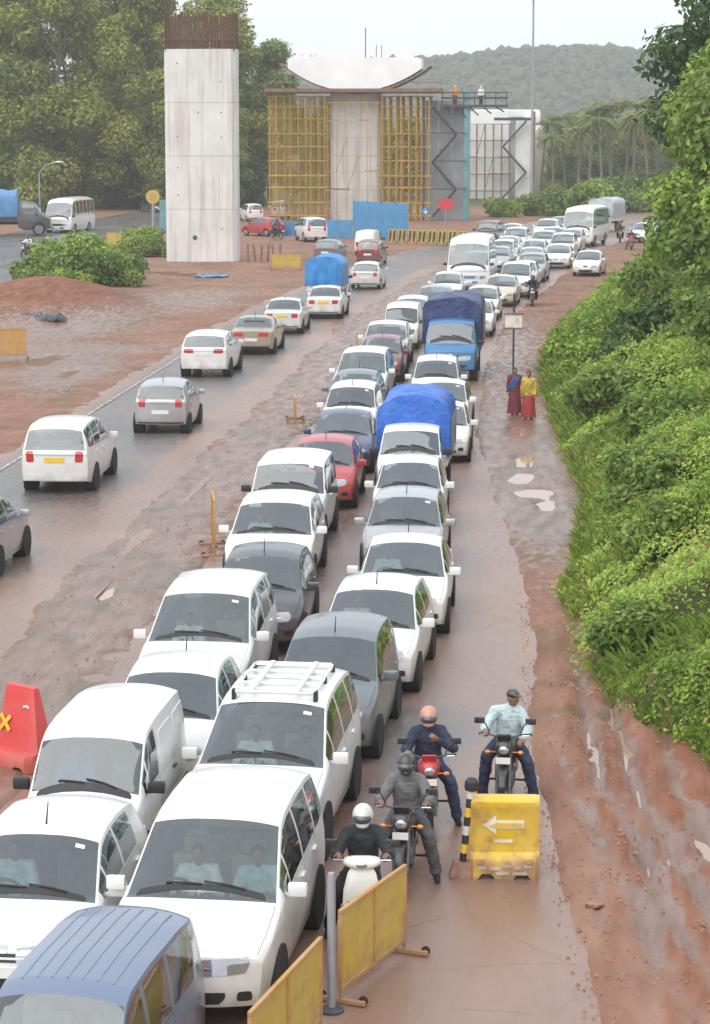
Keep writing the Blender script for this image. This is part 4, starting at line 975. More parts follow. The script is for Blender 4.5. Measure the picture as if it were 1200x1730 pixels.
for (a, b_) in ((-2.28, -1.55), (-1.40, -.62), (-.30, .48), (.58, 1.15), (1.42, 2.28)):
    k = int((b_ - a) / .15)
    for i in range(k + 1):
        for y in (-.86, .86): bar(a + (b_ - a) * i / k + (.03 if y > 0 else 0), y, rr_.uniform(.86, 1.0))
for i in range(6):
    for x in (-2.22, 2.22): bar(x, -.7 + i * .28, rr_.uniform(.92, 1))
put('stirrup', MB().tube([(-2.25, -.88, 14.5), (2.25, -.88, 14.5), (2.25, .88, 14.5), (-2.25, .88, 14.5), (-2.25, -.88, 14.5)], .03, 5).mesh('stirrup'), 'rusty_rebar', p1_)
for zz in (2.2, 4.4, 6.2, 8.2, 9.8, 11.8, 13.0):
    for xx in (-1.5, -.1, 1.4):
      if rr_.random() < .45: put('tie_hole', MB().lathe([(.05, 0), (.05, .012), (.03, .012)], 10, Matrix.Translation((xx, -1.0, zz)) @ Matrix.Rotation(math.pi / 2, 4, 'X')).mesh('tie_hole'), 'rubble_grey', p1_)
put('anchor_hole', MB().lathe([(.16, 0), (.16, .03), (.10, .03)], 14, Matrix.Translation((-.4, -1.0, 1.6)) @ Matrix.Rotation(math.pi / 2, 4, 'X')).mesh('anchor_hole'), 'rubble_grey', p1_)

p2_ = pier((-18.5, 232.5, 0), 4.7, 2.4, 12.05, 4, 'concrete pier inside yellow scaffolding, carrying a white curved cap')
capv = []; capf = []; NX = 28
for i in range(NX + 1):
    x = -6.3 + 12.6 * i / NX; t = abs(x) / 6.3; zb = 12.05 + 2.1 * t ** 2.0
    for y in (-1.8, 1.8): capv += [(x, y, zb), (x, y, 15.2 - (.12 if abs(x) > 5.9 else 0))]
for i in range(NX):
    a, c_ = i * 4, i * 4 + 4
    capf += [(a, c_, c_ + 1, a + 1), (a + 2, a + 3, c_ + 3, c_ + 2), (a, a + 2, c_ + 2, c_), (a + 1, c_ + 1, c_ + 3, a + 3)]
capf += [(0, 1, 3, 2), (NX * 4, NX * 4 + 2, NX * 4 + 3, NX * 4 + 1)]
ci = put('pier_cap', mesh_from('pier_cap', capv, capf, True, 30), 'fresh_concrete', p2_)
for (x, w, h) in ((-4.6, 1.5, .35), (4.9, 1.2, .3)): put('bearing_plinth', MB().box((x, 0, 15.2 + h / 2), (w, 1.6, h)).mesh('bearing_plinth', False), 'concrete', ci)
put('starter_bar', MB().tube([(.9, 0, 15.1), (.9, 0, 18.0)], .05, 5).mesh('starter_bar'), 'rusty_rebar', ci)
for x in (1.9, 2.4): put('starter_bar', MB().tube([(x, .3, 15.1), (x, .3, 16.4)], .035, 5).mesh('starter_bar_short'), 'rusty_rebar', ci)
fw = MB()
for i in range(NX):
    x = -7.2 + 14.4 * i / NX; t = abs(x) / 6.3; zb = 12.02 + 2.1 * min(t, 1.12) ** 2.0 - .16
    fw.box((x + .25, 0, zb), (.55, 4.2, .12), Matrix.Rotation(-math.atan(2.1 * 2.0 * min(t, 1.1) / 6.3 * (1 if x > 0 else -1)), 3, 'Y'))
put('soffit_form', fw.mesh('soffit_form', False), 'scaffold_plank', p2_)
def scaffold(loc, xs_, ys_, levels, label, mat='scaffold_yellow', deck=None, r=.046):
    root = empty('scaffold', loc); tag(root, label, 'scaffold', 'scaffolding round the piers')
    H_ = levels[-1]; up = MB().tube([(0, 0, -.2), (0, 0, 1)], r, 6).mesh('upright'); ld = {}
    for x in xs_:
        for y in ys_:
            o = put('upright', up, mat, root, loc=(x, y, 0)); o.scale.z = H_
    for z in levels:
        for y in ys_:
            key = (min(xs_), max(xs_))
            if key not in ld: ld[key] = MB().tube([(key[0] - .2, 0, 0), (key[1] + .2, 0, 0)], r * .8, 6).mesh('ledger')
            put('ledger', ld[key], mat, root, loc=(0, y - r * 1.6, z))
        for x in xs_[::2]:
            k2 = ('t', ys_[0], ys_[-1])
            if k2 not in ld: ld[k2] = MB().tube([(0, ys_[0] - .2, 0), (0, ys_[-1] + .2, 0)], r * .8, 6).mesh('transom')
            put('transom', ld[k2], mat, root, loc=(x + r * 1.6, 0, z))
    rs_ = random.Random(len(xs_) * 7)
    for k in range(len(xs_) - 1):
        if rs_.random() < .55:
            i = rs_.randrange(len(levels) - 2); dz = levels[i + 2] - levels[i]
            put('brace', MB().tube([(0, 0, 0), (xs_[k + 1] - xs_[k], 0, dz)], r * .8, 6).mesh('brace'), 'scaffold_rust', root, loc=(xs_[k], ys_[0] - r * 3.2, levels[i]))
    for k in range(5):
        i = rs_.randrange(1, len(levels) - 1); j = rs_.randrange(len(xs_) - 1)
        put('plank', MB().box((0, 0, 0), ((xs_[j + 1] - xs_[j]) * 1.5, .9, .06)).mesh('scaffold_plank', False), 'scaffold_plank', root, loc=(xs_[j] + .4, ys_[0] + .6, levels[i] + .09))
    return root
lv = [.5, 1.7, 3.1, 4.2, 5.6, 6.9, 8.1, 9.5, 10.6, 11.6]
scaffold((-18.5, 231.4, 0), [-7.9, -7.25, -6.5, -5.95, -5.2, -4.5, -4.0, -3.3, -2.7], [-2.4, -1.1, .3, 1.6, 3.0], lv, 'yellow scaffold bay left of the capped pier')
scaffold((-18.5, 231.4, 0), [2.7, 3.3, 4.0, 4.5, 5.2, 5.9, 6.4, 7.1], [-2.4, -1.1, .3, 1.6, 3.0], lv, 'yellow scaffold bay right of the capped pier')
scaffold((-18.5, 228.6, 0), [-2.3, -1.5, -.5, .6, 1.4, 2.3], [-.3], [1.2, 2.9, 4.6, 6.1, 7.8, 9.3, 11], 'thin scaffold tubes in front of the capped pier', 'scaffold_yellow', r=.035)
root = empty('working_platform', (-18.5, 231.4, 11.95)); tag(root, 'brown planked working platform around the foot of the white pier cap', 'platform')
for k in range(8):
    put('plank', MB().box((0, -2.7 + k * .78, 0), (16.6, .72, .10)).mesh('plank', False), 'scaffold_plank', root)
for x in (-8.2, 8.2): put('edge_board', MB().box((x, 0, .22), (.06, 6.2, .34)).mesh('edge_board', False), 'scaffold_rust', root)
put('edge_board', MB().box((0, -3.15, .20), (16.4, .06, .30)).mesh('edge_board_long', False), 'scaffold_rust', root)
put('guard_rail', MB().tube([(-8.2, -3.1, .9), (-5.5, -3.1, .9)], .04, 5).tube([(-8.2, -3.1, .1), (-8.2, -3.1, .95)], .04, 5).tube([(5.5, -3.1, .9), (8.2, -3.1, .9)], .04, 5).tube([(8.2, -3.1, .1), (8.2, -3.1, .95)], .04, 5).mesh('guard_rail'), 'scaffold_rust', root)
# grey sheeted stair tower with its teal mast
root = empty('stair_tower', (-10.0, 230.5, 0)); tag(root, 'grey sheeted stair tower with dark zigzag stairs beside the capped pier', 'stair tower')
for k in range(3): put('sheet', MB().box((-1.25 + k * 1.25, 1.2, 5.6), (1.2, .08, 11.2)).mesh('sheet', False), 'grey_sheet', root)
def zig(root, x0, x1, z0, z1, nst, y, mat='dark_steel', wid=.14):
    for k in range(nst):
        za = z0 + (z1 - z0) * k / nst; zb = z0 + (z1 - z0) * (k + 1) / nst; a, b_ = (x0, x1) if k % 2 == 0 else (x1, x0)
        s_ = MB()
        for yy in (y, y + .8): s_.tube([(a, yy, za), (b_, yy, zb)], wid, 6)
        for q in range(8): t = (q + .5) / 8; s_.box((a + (b_ - a) * t, y + .4, za + (zb - za) * t), (.3, .8, .05))
        put('stair_flight', s_.mesh('stair_flight', False), mat, root)
zig(root, -1.1, 1.1, .4, 10.6, 4, -.6)
put('mast', MB().box((2.1, -.4, 6.0), (.55, .55, 12.4), None, .03).mesh('mast'), 'teal_steel', root)
put('post', MB().box((-1.9, -.4, 5.7), (.16, .16, 11.6)).mesh('tower_post', False), 'dark_steel', root)
for z in (3.0, 5.6, 8.2): put('tie', MB().box((0, -.9, z), (4.2, .10, .10)).mesh('tie', False), 'dark_steel', root)
root = empty('gantry_platform', (-7.2, 231, 10.7)); tag(root, 'dark steel gantry platform reaching right from the pier cap', 'platform')
put('deck', MB().box((0, 0, 0), (6.2, 3.0, .22)).mesh('gantry_deck', False), 'dark_steel', root)
for k in range(2): put('girder', MB().box((0, -1.3 + 2.6 * k, .75), (6.2, .14, .16)).box((0, -1.3 + 2.6 * k, 1.25), (6.2, .08, .08)).mesh('girder', False), 'dark_steel', root)
for k in range(7): put('stanchion', MB().box((-3.0 + k * 1.0, -1.36, .62), (.09, .09, 1.3)).mesh('stanchion', False), 'dark_steel', root)
for k in range(5): put('brace', MB().tube([(-2.8 + k * 1.2, -1.38, -.1), (-2.0 + k * 1.2, -1.38, -1.2 + .16 * k)], .07, 5).mesh('brace'), 'dark_steel', root)
# the farther pier
p3_ = pier((-7.4, 300, 0), 4.9, 2.4, 10.6, 3, 'farther pale pier behind scaffolding on the right', 'fresh_concrete')
put('pier_cap', MB().box((5.0, 0, 9.9), (2.2, 2.2, 1.7), None, .5).mesh('cap_lobe'), 'fresh_concrete', p3_)
put('pier_cap', MB().box((5.4, 0, 8.1), (2.2, 2.0, 1.6), None, .5).mesh('cap_lobe_low'), 'fresh_concrete', p3_)
put('cap_beam', MB().box((1.4, 0, 10.3), (7.0, 2.0, .9), None, .1).mesh('cap_beam'), 'fresh_concrete', p3_)
scaffold((-7.4, 297.6, 0), [-3.6, -2.6, -1.6, -.6, .4, 1.4, 2.4], [-1, .8], [1, 3, 5, 7, 9], 'yellow and rust scaffold on the farther pale pier', 'scaffold_rust', r=.06)
root = empty('stair_tower', (-4.2, 295.5, 0)); tag(root, 'dark zigzag stairs with a brown mast on the farther pier', 'stair tower')
zig(root, -1.6, 1.2, .2, 9.4, 3, 0, wid=.13)
put('mast', MB().box((2.1, 0, 5.2), (.34, .34, 10.6)).mesh('mast_brown', False), 'scaffold_rust', root)
put('beam', MB().box((-.2, 0, 9.6), (5.0, .3, .35)).mesh('tower_beam', False), 'dark_steel', root)
put('sheet', MB().box((1.0, 1.4, 4.8), (2.2, .08, 9.4)).mesh('far_sheet', False), 'fresh_concrete', root)
# --- blue hoardings, each sheet its own panel
def hoarding(p0, p1, h, npan, label, z=0.0, rise=0.0):
    p0, p1 = Vector((*p0, 0)), Vector((*p1, 0)); d = p1 - p0; ln = d.length; a = math.atan2(d.y, d.x)
    root = empty('hoarding', (p0.x, p0.y, z), a); tag(root, label, 'hoarding', 'blue sheet hoardings round the works')
    w = ln / npan; v = []; f = []; k = 12
    for i in range(k * 2 + 1):
        x = w * i / (2 * k); y = .035 * (1 if (i // 2) % 2 else -1); v += [(x, y, 0), (x, y, h)]
    for i in range(k * 2): f.append((2 * i, 2 * i + 2, 2 * i + 3, 2 * i + 1))
    me = mesh_from('sheet', v, f, False)
    for i in range(npan):
        o = put('sheet', me, 'hoarding_blue', root, loc=(i * w + .005, .01 * (i % 2), rise * i)); o.scale.x = .99
        put('post', MB().box((i * w, .08, h / 2), (.07, .07, h + .1)).mesh('hoarding_post', False), 'dark_steel', root)
    put('rail', MB().box((ln / 2, .07, h * .8), (ln, .05, .08)).mesh('hoarding_rail', False), 'dark_steel', root)
hoarding((-15.6, 193.0), (-11.0, 189.6), 3.0, 4, 'tall blue sheet hoarding in front of the capped pier', .02, -.02)
hoarding((-19.2, 196.5), (-15.7, 193.2), 1.45, 3, 'low blue sheet hoarding left of the tall blue one', .02)
hoarding((-24.2, 200.5), (-19.4, 197.0), 1.2, 4, 'low blue sheet hoarding behind the white off-roader', .02)
# --- row of black and yellow concrete blocks
bprof = [(-.30, 0), (.30, 0), (.30, .16), (.16, .42), (.12, 1.05), (-.12, 1.05), (-.16, .42), (-.30, .16)]
Mp = Matrix.Rotation(math.pi / 2, 4, 'X') @ Matrix.Rotation(math.pi / 2, 4, 'Y')
bl = MB().prism(bprof, -.33, .33, Matrix.Rotation(math.pi / 2, 4, 'Z') @ Matrix.Rotation(math.pi / 2, 4, 'X')).mesh('block', False)
ORD = ('first', 'second', 'third', 'fourth', 'fifth', 'sixth', 'seventh', 'eighth')
for k in range(8):
    root = empty('concrete_block', (-12.0 + .78 * k, 186.6 - .42 * k, .03), R(-8)); tag(root, 'striped concrete block, %s from the left in the row below the blue hoarding' % ORD[k], 'concrete block', 'striped concrete blocks in a row')
    put('block', bl, 'barrier_yellow', root)
    for q in (-.16, .16):
        s_ = [(-.12, 0), (.02, 0), (.12, .8), (-.02, .8)]
        put('stripe', MB().prism([(x + q, y + .2) for x, y in s_], 0, .02, Matrix.Translation((0, -.33, 0)) @ Matrix.Rotation(math.pi / 2, 4, 'X')).mesh('block_stripe', False), 'paint_black_flat', root)
# --- signs
def post_sign(name, loc, h, poly, zc, mat, label, postr=.04, rz=0.0, border=None):
    root = empty(name, loc, rz); tag(root, label, 'sign')
    put('post', MB().tube([(0, 0, -.2), (0, 0, h)], postr, 8).mesh('sign_post'), 'galvanised', root)
    bo = put('board', MB().prism(poly, .0, .03, Matrix.Translation((0, -postr - .035, zc)) @ Matrix.Rotation(math.pi / 2, 4, 'X') @ Matrix.Translation((0, 0, -.03))).mesh('sign_board', False), mat, root)
    if border: put('marking', MB().prism([(x * border[0], y * border[0]) for x, y in poly], .0, .012, Matrix.Translation((0, -postr - .037, zc)) @ Matrix.Rotation(math.pi / 2, 4, 'X')).mesh('sign_marking', False), border[1], bo)
    return root
dia = [(x * .75, y * .75) for x, y in [(-.75, .35), (-.5, .6), (.5, .6), (.75, .35), (.75, -.3), (.45, -.55), (-.45, -.55), (-.75, -.3)]]
post_sign('warning_sign', (-8.0, 187.3, 0), 3.4, dia, 2.95, 'sign_red', 'red warning board on a post in front of the stair tower')
circ = [(.32 * math.cos(k * math.pi / 8), .32 * math.sin(k * math.pi / 8)) for k in range(16)]
arrow = [(-.04, .2), (-.04, -.05), (-.14, .05), (-.2, -.02), (0, -.22), (.2, -.02), (.14, .05), (.04, -.05), (.04, .2)]
o = post_sign('keep_left_sign', (-9.6, 188.2, 0), 2.8, circ, 2.4, 'sign_blue', 'small round blue sign left of the red warning board')
put('arrow', MB().prism(arrow, 0, .01, Matrix.Translation((0, -.10, 2.4)) @ Matrix.Rotation(math.pi / 2 + 0, 4, 'X')).mesh('arrow', False), 'paint_white_flat', o)
circ2 = [(x * 1.7, y * 1.7) for x, y in circ]
post_sign('round_sign', (-30.6, 187, 0), 3.7, circ2, 3.5, 'barrier_yellow', 'round yellow sign on a post beside the bare pier', .13, border=(.5, 'barrier_dirty'))
root = empty('notice_board', (-29.2, 186, 0)); tag(root, 'teal board standing just left of the bare pier', 'board')
put('panel', MB().box((0, 0, 2.2), (1.5, .08, 2.2)).mesh('teal_panel', False), 'teal_steel', root)
for x in (-.6, .6): put('leg', MB().box((x, .06, .9), (.09, .09, 1.9)).mesh('board_leg', False), 'dark_steel', root)
# pale board on a thin post beside the two women
root = empty('roadside_board', (-1.25, 86.3, 0)); tag(root, 'thin dark post with two cross rails and a pale board on the muddy shoulder', 'sign')
put('post', MB().tube([(0, 0, -.1), (0, 0, 3.15)], .035, 8).mesh('thin_post'), 'dark_steel', root)
for z, w in ((2.42, .72), (1.90, .66)): put('cross_rail', MB().box((0, -.04, z), (w, .05, .06)).mesh('cross_rail', False), 'scaffold_rust', root)
put('board', MB().box((0, -.03, 2.16), (.60, .02, .44)).mesh('pale_board', False), 'paint_white_flat', root)
# --- street lamps
def lamp(loc, h, arms, label, r=.09):
    root = empty('street_lamp', loc); tag(root, label, 'street lamp')
    put('pole', MB().tube([(0, 0, -.3), (0, 0, h * .5), (0, 0, h)], [r, r * .85, r * .6], 8).mesh('lamp_pole'), 'galvanised', root)
    for (dx, dy, dz) in arms:
        ai = put('arm', MB().tube([(0, 0, h - .05), (dx * .4, dy * .4, h + dz * .75), (dx, dy, h + dz)], .045, 6).mesh('lamp_arm'), 'galvanised', root)
        put('lamp_head', MB().ball((dx * 1.12, dy * 1.12, h + dz), (.36, .16, .09), 10, 6).mesh('lamp_head'), 'paint_white_flat', ai)
lamp((-41.4, 196, .1), 5.0, [(1.5, -.1, .9)], 'grey street lamp with one arm beside the cream bus')
root = empty('high_mast', (-2.1, 268, 0)); tag(root, 'tall slim floodlight mast rising above the hill line', 'street lamp')
put('pole', MB().tube([(0, 0, -.3), (0, 0, 11), (0, 0, 23)], [.17, .14, .10], 10).mesh('mast_pole'), 'grey_sheet', root)
put('crown_ring', MB().lathe([(.55, -.12), (.62, 0), (.55, .14), (.15, .3)], 14, Matrix.Translation((0, 0, 22.6))).mesh('crown_ring'), 'dark_steel', root)
for k in range(6):
    a = k * math.pi / 3; put('floodlight', MB().box((.65 * math.cos(a), .65 * math.sin(a), 22.4), (.35, .35, .22), Matrix.Rotation(a, 3, 'Z'), .03).mesh('floodlight'), 'dark_steel', root)
# --- barricades and barriers
def barricade(loc, rz, w, h, label, mat='barrier_yellow', tilt=0.0, panes=2):
    root = empty('steel_barricade', loc, rz); root.rotation_euler.y = tilt; tag(root, label, 'barricade', 'yellow steel barricades')
    t = .045
    fr = put('frame', MB().box((0, 0, h), (w, t, t), None, .006).box((0, 0, .16), (w, t, t), None, .006).box((-w / 2 + t / 2, 0, (h + .16) / 2), (t, t, h - .16 - t - .004), None, .006).box((w / 2 - t / 2, 0, (h + .16) / 2), (t, t, h - .16 - t - .004), None, .006).mesh('frame'), 'barrier_dirty', root)
    pw = (w - 2 * t) / panes
    for k in range(panes):
        x = -w / 2 + t + pw * (k + .5); v = []; f = []
        for i in range(9):
            for j in range(7):
                a, c_ = i / 8 - .5, j / 6 - .5; v.append((x + a * (pw - .03), -.006 + .018 * math.cos(a * math.pi) * math.cos(c_ * math.pi) + .006 * mnoise.noise(Vector((a * 4 + k, c_ * 4, w))), .16 + t / 2 + .005 + (c_ + .5) * (h - .16 - t - .01)))
        for i in range(8):
            for j in range(6): f.append((i * 7 + j, i * 7 + 7 + j, i * 7 + 8 + j, i * 7 + 1 + j))
        put('panel', mesh_from('barricade_panel', v, f, True, 60), mat, root)
        if k: put('divider', MB().box((-w / 2 + t + pw * k, 0, (h + .16) / 2), (.03, t + .006, h - .16 - t - .01)).mesh('divider', False), 'barrier_dirty', root)
    for sg in (1, -1):
        x = sg * (w / 2 - t / 2)
        lg = put('leg', MB().tube([(x, 0, .2), (x, 0, .05)], .022, 6).box((x, 0, .035), (.05, .56, .05), None, .008).mesh('leg'), 'barrier_dirty', root)
        for y in (-.24, .24): put('castor', MB().lathe([(.02, -.018), (.05, -.018), (.05, .018), (.02, .018)], 10, Matrix.Translation((x + .045, y, .05)) @ Matrix.Rotation(math.pi / 2, 4, 'Y'), True).mesh('castor'), 'rubber', lg)
    return root
barricade((-1.80, 24.98, .0), R(70.5), 1.75, 1.0, 'yellow steel barricade beside the white scooter')
barricade((-2.44, 22.25, .0), R(78), 2.2, 1.0, 'yellow steel barricade at the bottom edge, nearest the camera')
barricade((-7.12, 50.9, .03), R(100), 1.5, 1.2, 'orange yellow barricade seen edge-on beside the white crossover', 'barrier_dirty')
barricade((-7.75, 73.8, .05), R(98), 1.1, .75, 'mud-splashed barricade seen edge-on beside the grey hatchback', 'barrier_dirty')
barricade((-7.75, 98.0, .05), R(96), 1.2, .7, 'mud-splashed barricade seen edge-on left of the white van', 'barrier_dirty')
barricade((-16.4, 151, .03), R(4), 1.9, 1.0, 'yellow steel barricade right of the bare pier foot')
barricade((-31.2, 176, .05), R(-12), 2.3, 1.15, 'orange yellow barricade between the bush and the bare pier')
barricade((-21.4, 92.6, .03), R(10), 2.4, 1.2, 'faded orange barricade at the left edge by the rubble heap', 'barrier_dirty')
barricade((-15.2, 166, .03), R(8), 1.5, .9, 'small rusty barricade behind the bare pier foot', 'scaffold_rust')
# grey pipe between the two near barricades
root = empty('steel_bollard', (-2.16, 23.95, 0)); tag(root, 'plain grey steel post between the two near yellow barricades', 'bollard')
put('post', MB().lathe([(.043, -.1), (.043, 1.45), (.035, 1.49), (.0, 1.5)], 14).mesh('grey_post'), 'galvanised', root)
put('base', MB().lathe([(.13, 0), (.13, .02), (.07, .05)], 14).mesh('post_base'), 'dark_steel', root)
# moulded plastic water barrier with a white arrow
grimy('plastic_yellow', (.72, .47, .015), .45, .85, .55)
m, n, l, b = newmat('plastic_ochre')
t = noise_node(n, l, 5, 5); t2 = noise_node(n, l, 1.6, 4)
c = mixc(n, l, ramp(n, l, t.outputs['Fac'], .35, .65), (.78, .52, .008), (.60, .38, .02)); c = mixc(n, l, math_n(n, l, 'MULTIPLY', ramp(n, l, t2.outputs['Fac'], .54, .66), .75), c, (.42, .16, .06))
l.new(c, b.inputs['Base Color']); b.inputs['Roughness'].default_value = .45
def blocky(W_, D_, prof, name, nx=16, notch=True, tap=0.0):
    """moulded barrier: profile of (half depth, height) swept along X with rounded ends and fork notches"""
    v = []; f = []; K_ = len(prof) * 2
    for i in range(nx + 1):
        x = -W_ / 2 + W_ * i / nx; e = min(1, (min(x + W_ / 2, W_ / 2 - x)) / .05 + .72)
        ring = [(-d * e, z) for d, z in prof] + [(d * e, z) for d, z in reversed(prof)]
        for (y, z) in ring: v.append((x * (1 - tap * max(0, z - .26)), y, z + (.07 if notch and z < .02 and abs(abs(x) - W_ * .26) < W_ * .1 else 0)))
    for i in range(nx):
        for k in range(K_): f.append((i * K_ + k, i * K_ + (k + 1) % K_, (i + 1) * K_ + (k + 1) % K_, (i + 1) * K_ + k))
    f.append(tuple(range(K_))); f.append(tuple(nx * K_ + k for k in range(K_)))
    return mesh_from(name, v, f, True, 35)
root = empty('water_barrier', (-.47, 28.75, .0), R(3)); tag(root, 'yellow plastic water barrier with a white arrow, right of the striped bollard', 'barrier')
bo = put('body', blocky(.86, .40, [(.22, 0), (.22, .22), (.19, .27), (.13, .32), (.12, .84), (.14, .88), (.14, .95), (.11, .985)], 'water_barrier_body'), 'plastic_yellow', root)
def on_face(poly, y, name, mat, par, th=.012):
    return put(name, MB().prism(poly, 0, th, Matrix.Translation((0, y, 0)) @ Matrix.Rotation(math.pi / 2, 4, 'X')).mesh(name, False), mat, par)
on_face([(-.26, .66), (-.10, .78), (-.10, .72), (.24, .72), (.24, .62), (-.10, .62), (-.10, .55)], -.125, 'arrow', 'paint_white_flat', root)
on_face([(-.19, .655), (-.08, .70), (-.08, .69), (.22, .69), (.22, .645), (-.08, .645), (-.08, .62)], -.1375, 'arrow_inset', 'plastic_yellow', root)
for k, (a, b_, z) in enumerate(((-.12, .10, .44), (-.32, -.22, .13), (-.18, -.06, .12), (-.02, .08, .15), (.12, .20, .13), (.24, .33, .15), (-.10, .06, .06), (.10, .28, .06))):
    on_face([(a, z), (b_, z), (b_, z + .035), (a, z + .035)], -.125 if z > .4 else -.222, 'lettering', 'paint_white_flat', root)
for x in (-.30, .30): on_face([(x - .05, .26), (x + .05, .26), (x + .04, .20), (x - .04, .20)], -.223, 'rib', 'plastic_yellow', root, .02)
# leaning striped bollard on its concrete foot
root = empty('striped_bollard', (-.99, 28.65, 0)); root.rotation_euler = (0, R(6), 0); tag(root, 'black and yellow striped delineator post on a pinkish concrete foot', 'bollard')
put('foot', MB().box((0, 0, .09), (.30, .30, .20), None, .03, (.72, .72)).mesh('bollard_foot'), 'stone_red', root)
for k in range(8):
    z = .18 + k * .115
    put('band', MB().lathe([(.042, z), (.042, z + .114)], 12).mesh('band'), ('paint_black_flat', 'paint_yellow_flat', 'paint_black_flat', 'paint_white_flat')[k % 4], root)
put('cap', MB().lathe([(.075, 1.09), (.085, 1.13), (.085, 1.20), (.05, 1.24), (.0, 1.25)], 14).mesh('bollard_cap'), 'paint_black_flat', root)
# red plastic barrier with its yellow cross
root = empty('plastic_barrier', (-7.42, 33.3, .02), R(-38)); tag(root, 'red plastic barrier with a yellow cross at the left edge', 'barrier')
put('body', blocky(.95, .6, [(.36, 0), (.36, .16), (.31, .24), (.20, .27), (.075, 1.10), (.055, 1.16)], 'red_barrier_body', 14, True, .42), 'barrier_red', root)
Mx = Matrix.Translation((-.20, -.165, .62)) @ Matrix.Rotation(math.pi / 2 - R(8.5), 4, 'X')
for a in (45, -45):
    put('cross_stroke', MB().prism([(-.15, -.03), (.15, -.03), (.15, .03), (-.15, .03)], .0 + (.003 if a > 0 else 0), .010 + (.003 if a > 0 else 0), Mx @ Matrix.Rotation(R(a), 4, 'Z')).mesh('cross_stroke', False), 'paint_yellow_flat', root)
put('lettering', MB().prism([(0, 0), (.06, .015), (.13, 0), (.13, .03), (.06, .045), (0, .03)], 0, .01, Matrix.Translation((.15, -.120, .88)) @ Matrix.Rotation(math.pi / 2 - R(8.5), 4, 'X')).mesh('lettering', False), 'paint_white_flat', root)
# --- rubble, sheets and stones lying about
def rock(name, sx, sy, sz, seed):
    bm = bmesh.new(); bmesh.ops.create_icosphere(bm, subdivisions=2, radius=1)
    for vv in bm.verts:
        q = mnoise.noise(vv.co * 1.3 + Vector((seed, 0, 0))) * .45 + mnoise.noise(vv.co * 3.2 + Vector((0, seed, 0))) * .18
        vv.co = Vector((vv.co.x * sx, vv.co.y * sy, max(-.25, vv.co.z) * sz)) * (1 + q)
    me = bpy.data.meshes.new(name); bm.to_mesh(me); bm.free(); me.shade_smooth(); me.set_sharp_from_angle(angle=R(30)); return me
root = empty('rubble_heap', (-23.2, 108.5, .05)); tag(root, 'heap of dark grey broken asphalt by the red mound', 'rubble')
for k in range(9):
    put('chunk', rock('chunk', rr_.uniform(.25, .6), rr_.uniform(.25, .5), rr_.uniform(.15, .4), k * 3.7), 'rubble_grey', root, loc=(rr_.uniform(-.9, .9), rr_.uniform(-.4, .4), .1 + .12 * (k % 3)), rot=(0, rr_.uniform(-.4, .4), rr_.uniform(0, 6)))
root = empty('plastic_sheet', (-20.2, 144.5, .06)); tag(root, 'crumpled light blue plastic sheet on the ground before the bare pier', 'plastic sheet')
v = [(x * .16 + .03 * mnoise.noise(Vector((x, y, 3))), y * .2, .05 + .10 * mnoise.noise(Vector((x * .7, y * .7, 0)))) for y in range(-5, 6) for x in range(-6, 7)]
f = [(y * 13 + x, y * 13 + x + 1, y * 13 + x + 14, y * 13 + x + 13) for y in range(10) for x in range(12)]
put('sheet', mesh_from('crumpled_sheet', v, f, True, 20), 'tarpaulin_faded', root)
for k, (x, y, ln, a) in enumerate(((-22.4, 146.2, 2.2, 5), (-21.6, 145.4, 1.8, -8), (-23.6, 147.6, 2.0, 12))):
    o = put('timber_plank', MB().box((0, 0, .05), (ln, .22, .07), None, .006).mesh('timber_plank'), 'wood_plank', loc=(x, y, .05), rot=(0, 0, R(a))); tag(o, ('long weathered plank lying nearest the middle of the bare pier front', 'short weathered plank next to the blue plastic sheet', 'weathered plank lying farthest left before the bare pier')[k], 'plank', 'planks before the bare pier')
for k in range(6):
    o = put('wooden_stake', MB().box((0, 0, .55), (.13, .13, 1.3), None, .01).mesh('wooden_stake'), 'scaffold_rust', loc=(-19.9 + k * .42, 160.2 + .3 * (k % 2), 0), rot=(rr_.uniform(-.06, .06), rr_.uniform(-.1, .1), 0)); tag(o, 'short rusty stake, %s from the bare pier in the row right of it' % ORD[k], 'stake', 'stakes right of the bare pier')
sr = random.Random(9); stm = [rock('stone', .5, .42, .3, 30 + k) for k in range(5)]
spots = [(.62, 27.4, .11, 'pale stone block lying between the wheel ruts'), (2.35, 35.2, .10, 'small pale stone below the green bank')]
for (x, y, s_, lb) in spots:
    o = put('loose_stone', stm[0], 'stone_red', loc=(x, y, gz(x, y) + .03)); o.scale = (s_ * 2.2, s_ * 2, s_ * 2); tag(o, lb, 'stone')
pv_, pf_ = [], []                                    # gravel scattered over the shoulder and the median
for k in range(2600):
    if k % 3: y = sr.uniform(21, 46); x = float(road_edge(y)) + abs(sr.gauss(.2, 1.1)) - .15
    else: y = sr.uniform(30, 90); x = -8.3 + sr.gauss(0, .8)
    if -14 < x < -9.6: continue
    z = 0.0; s_ = sr.uniform(.012, .04) * (1.5 if k % 17 == 0 else 1)
    o = len(pv_); a = sr.uniform(0, 6)
    for (dx, dy, dz) in ((1, 0, -.2), (-.5, .8, -.2), (-.6, -.9, -.2), (0, .1, .8)):
        pv_.append((x + s_ * (dx * math.cos(a) - dy * math.sin(a)), y + s_ * (dx * math.sin(a) + dy * math.cos(a)), z + dz * s_))
    pf_ += [(o, o + 1, o + 3), (o + 1, o + 2, o + 3), (o + 2, o, o + 3)]
pa_ = np.array(pv_); cz = np.repeat(ground_z(pa_[0::4, 0], pa_[0::4, 1]), 4); pa_[:, 2] += np.where((pa_[:, 0] < road_edge(pa_[:, 1]) + .2) & (pa_[:, 0] > -7.4), np.maximum(cz, .0), cz); pv_ = [tuple(p) for p in pa_]
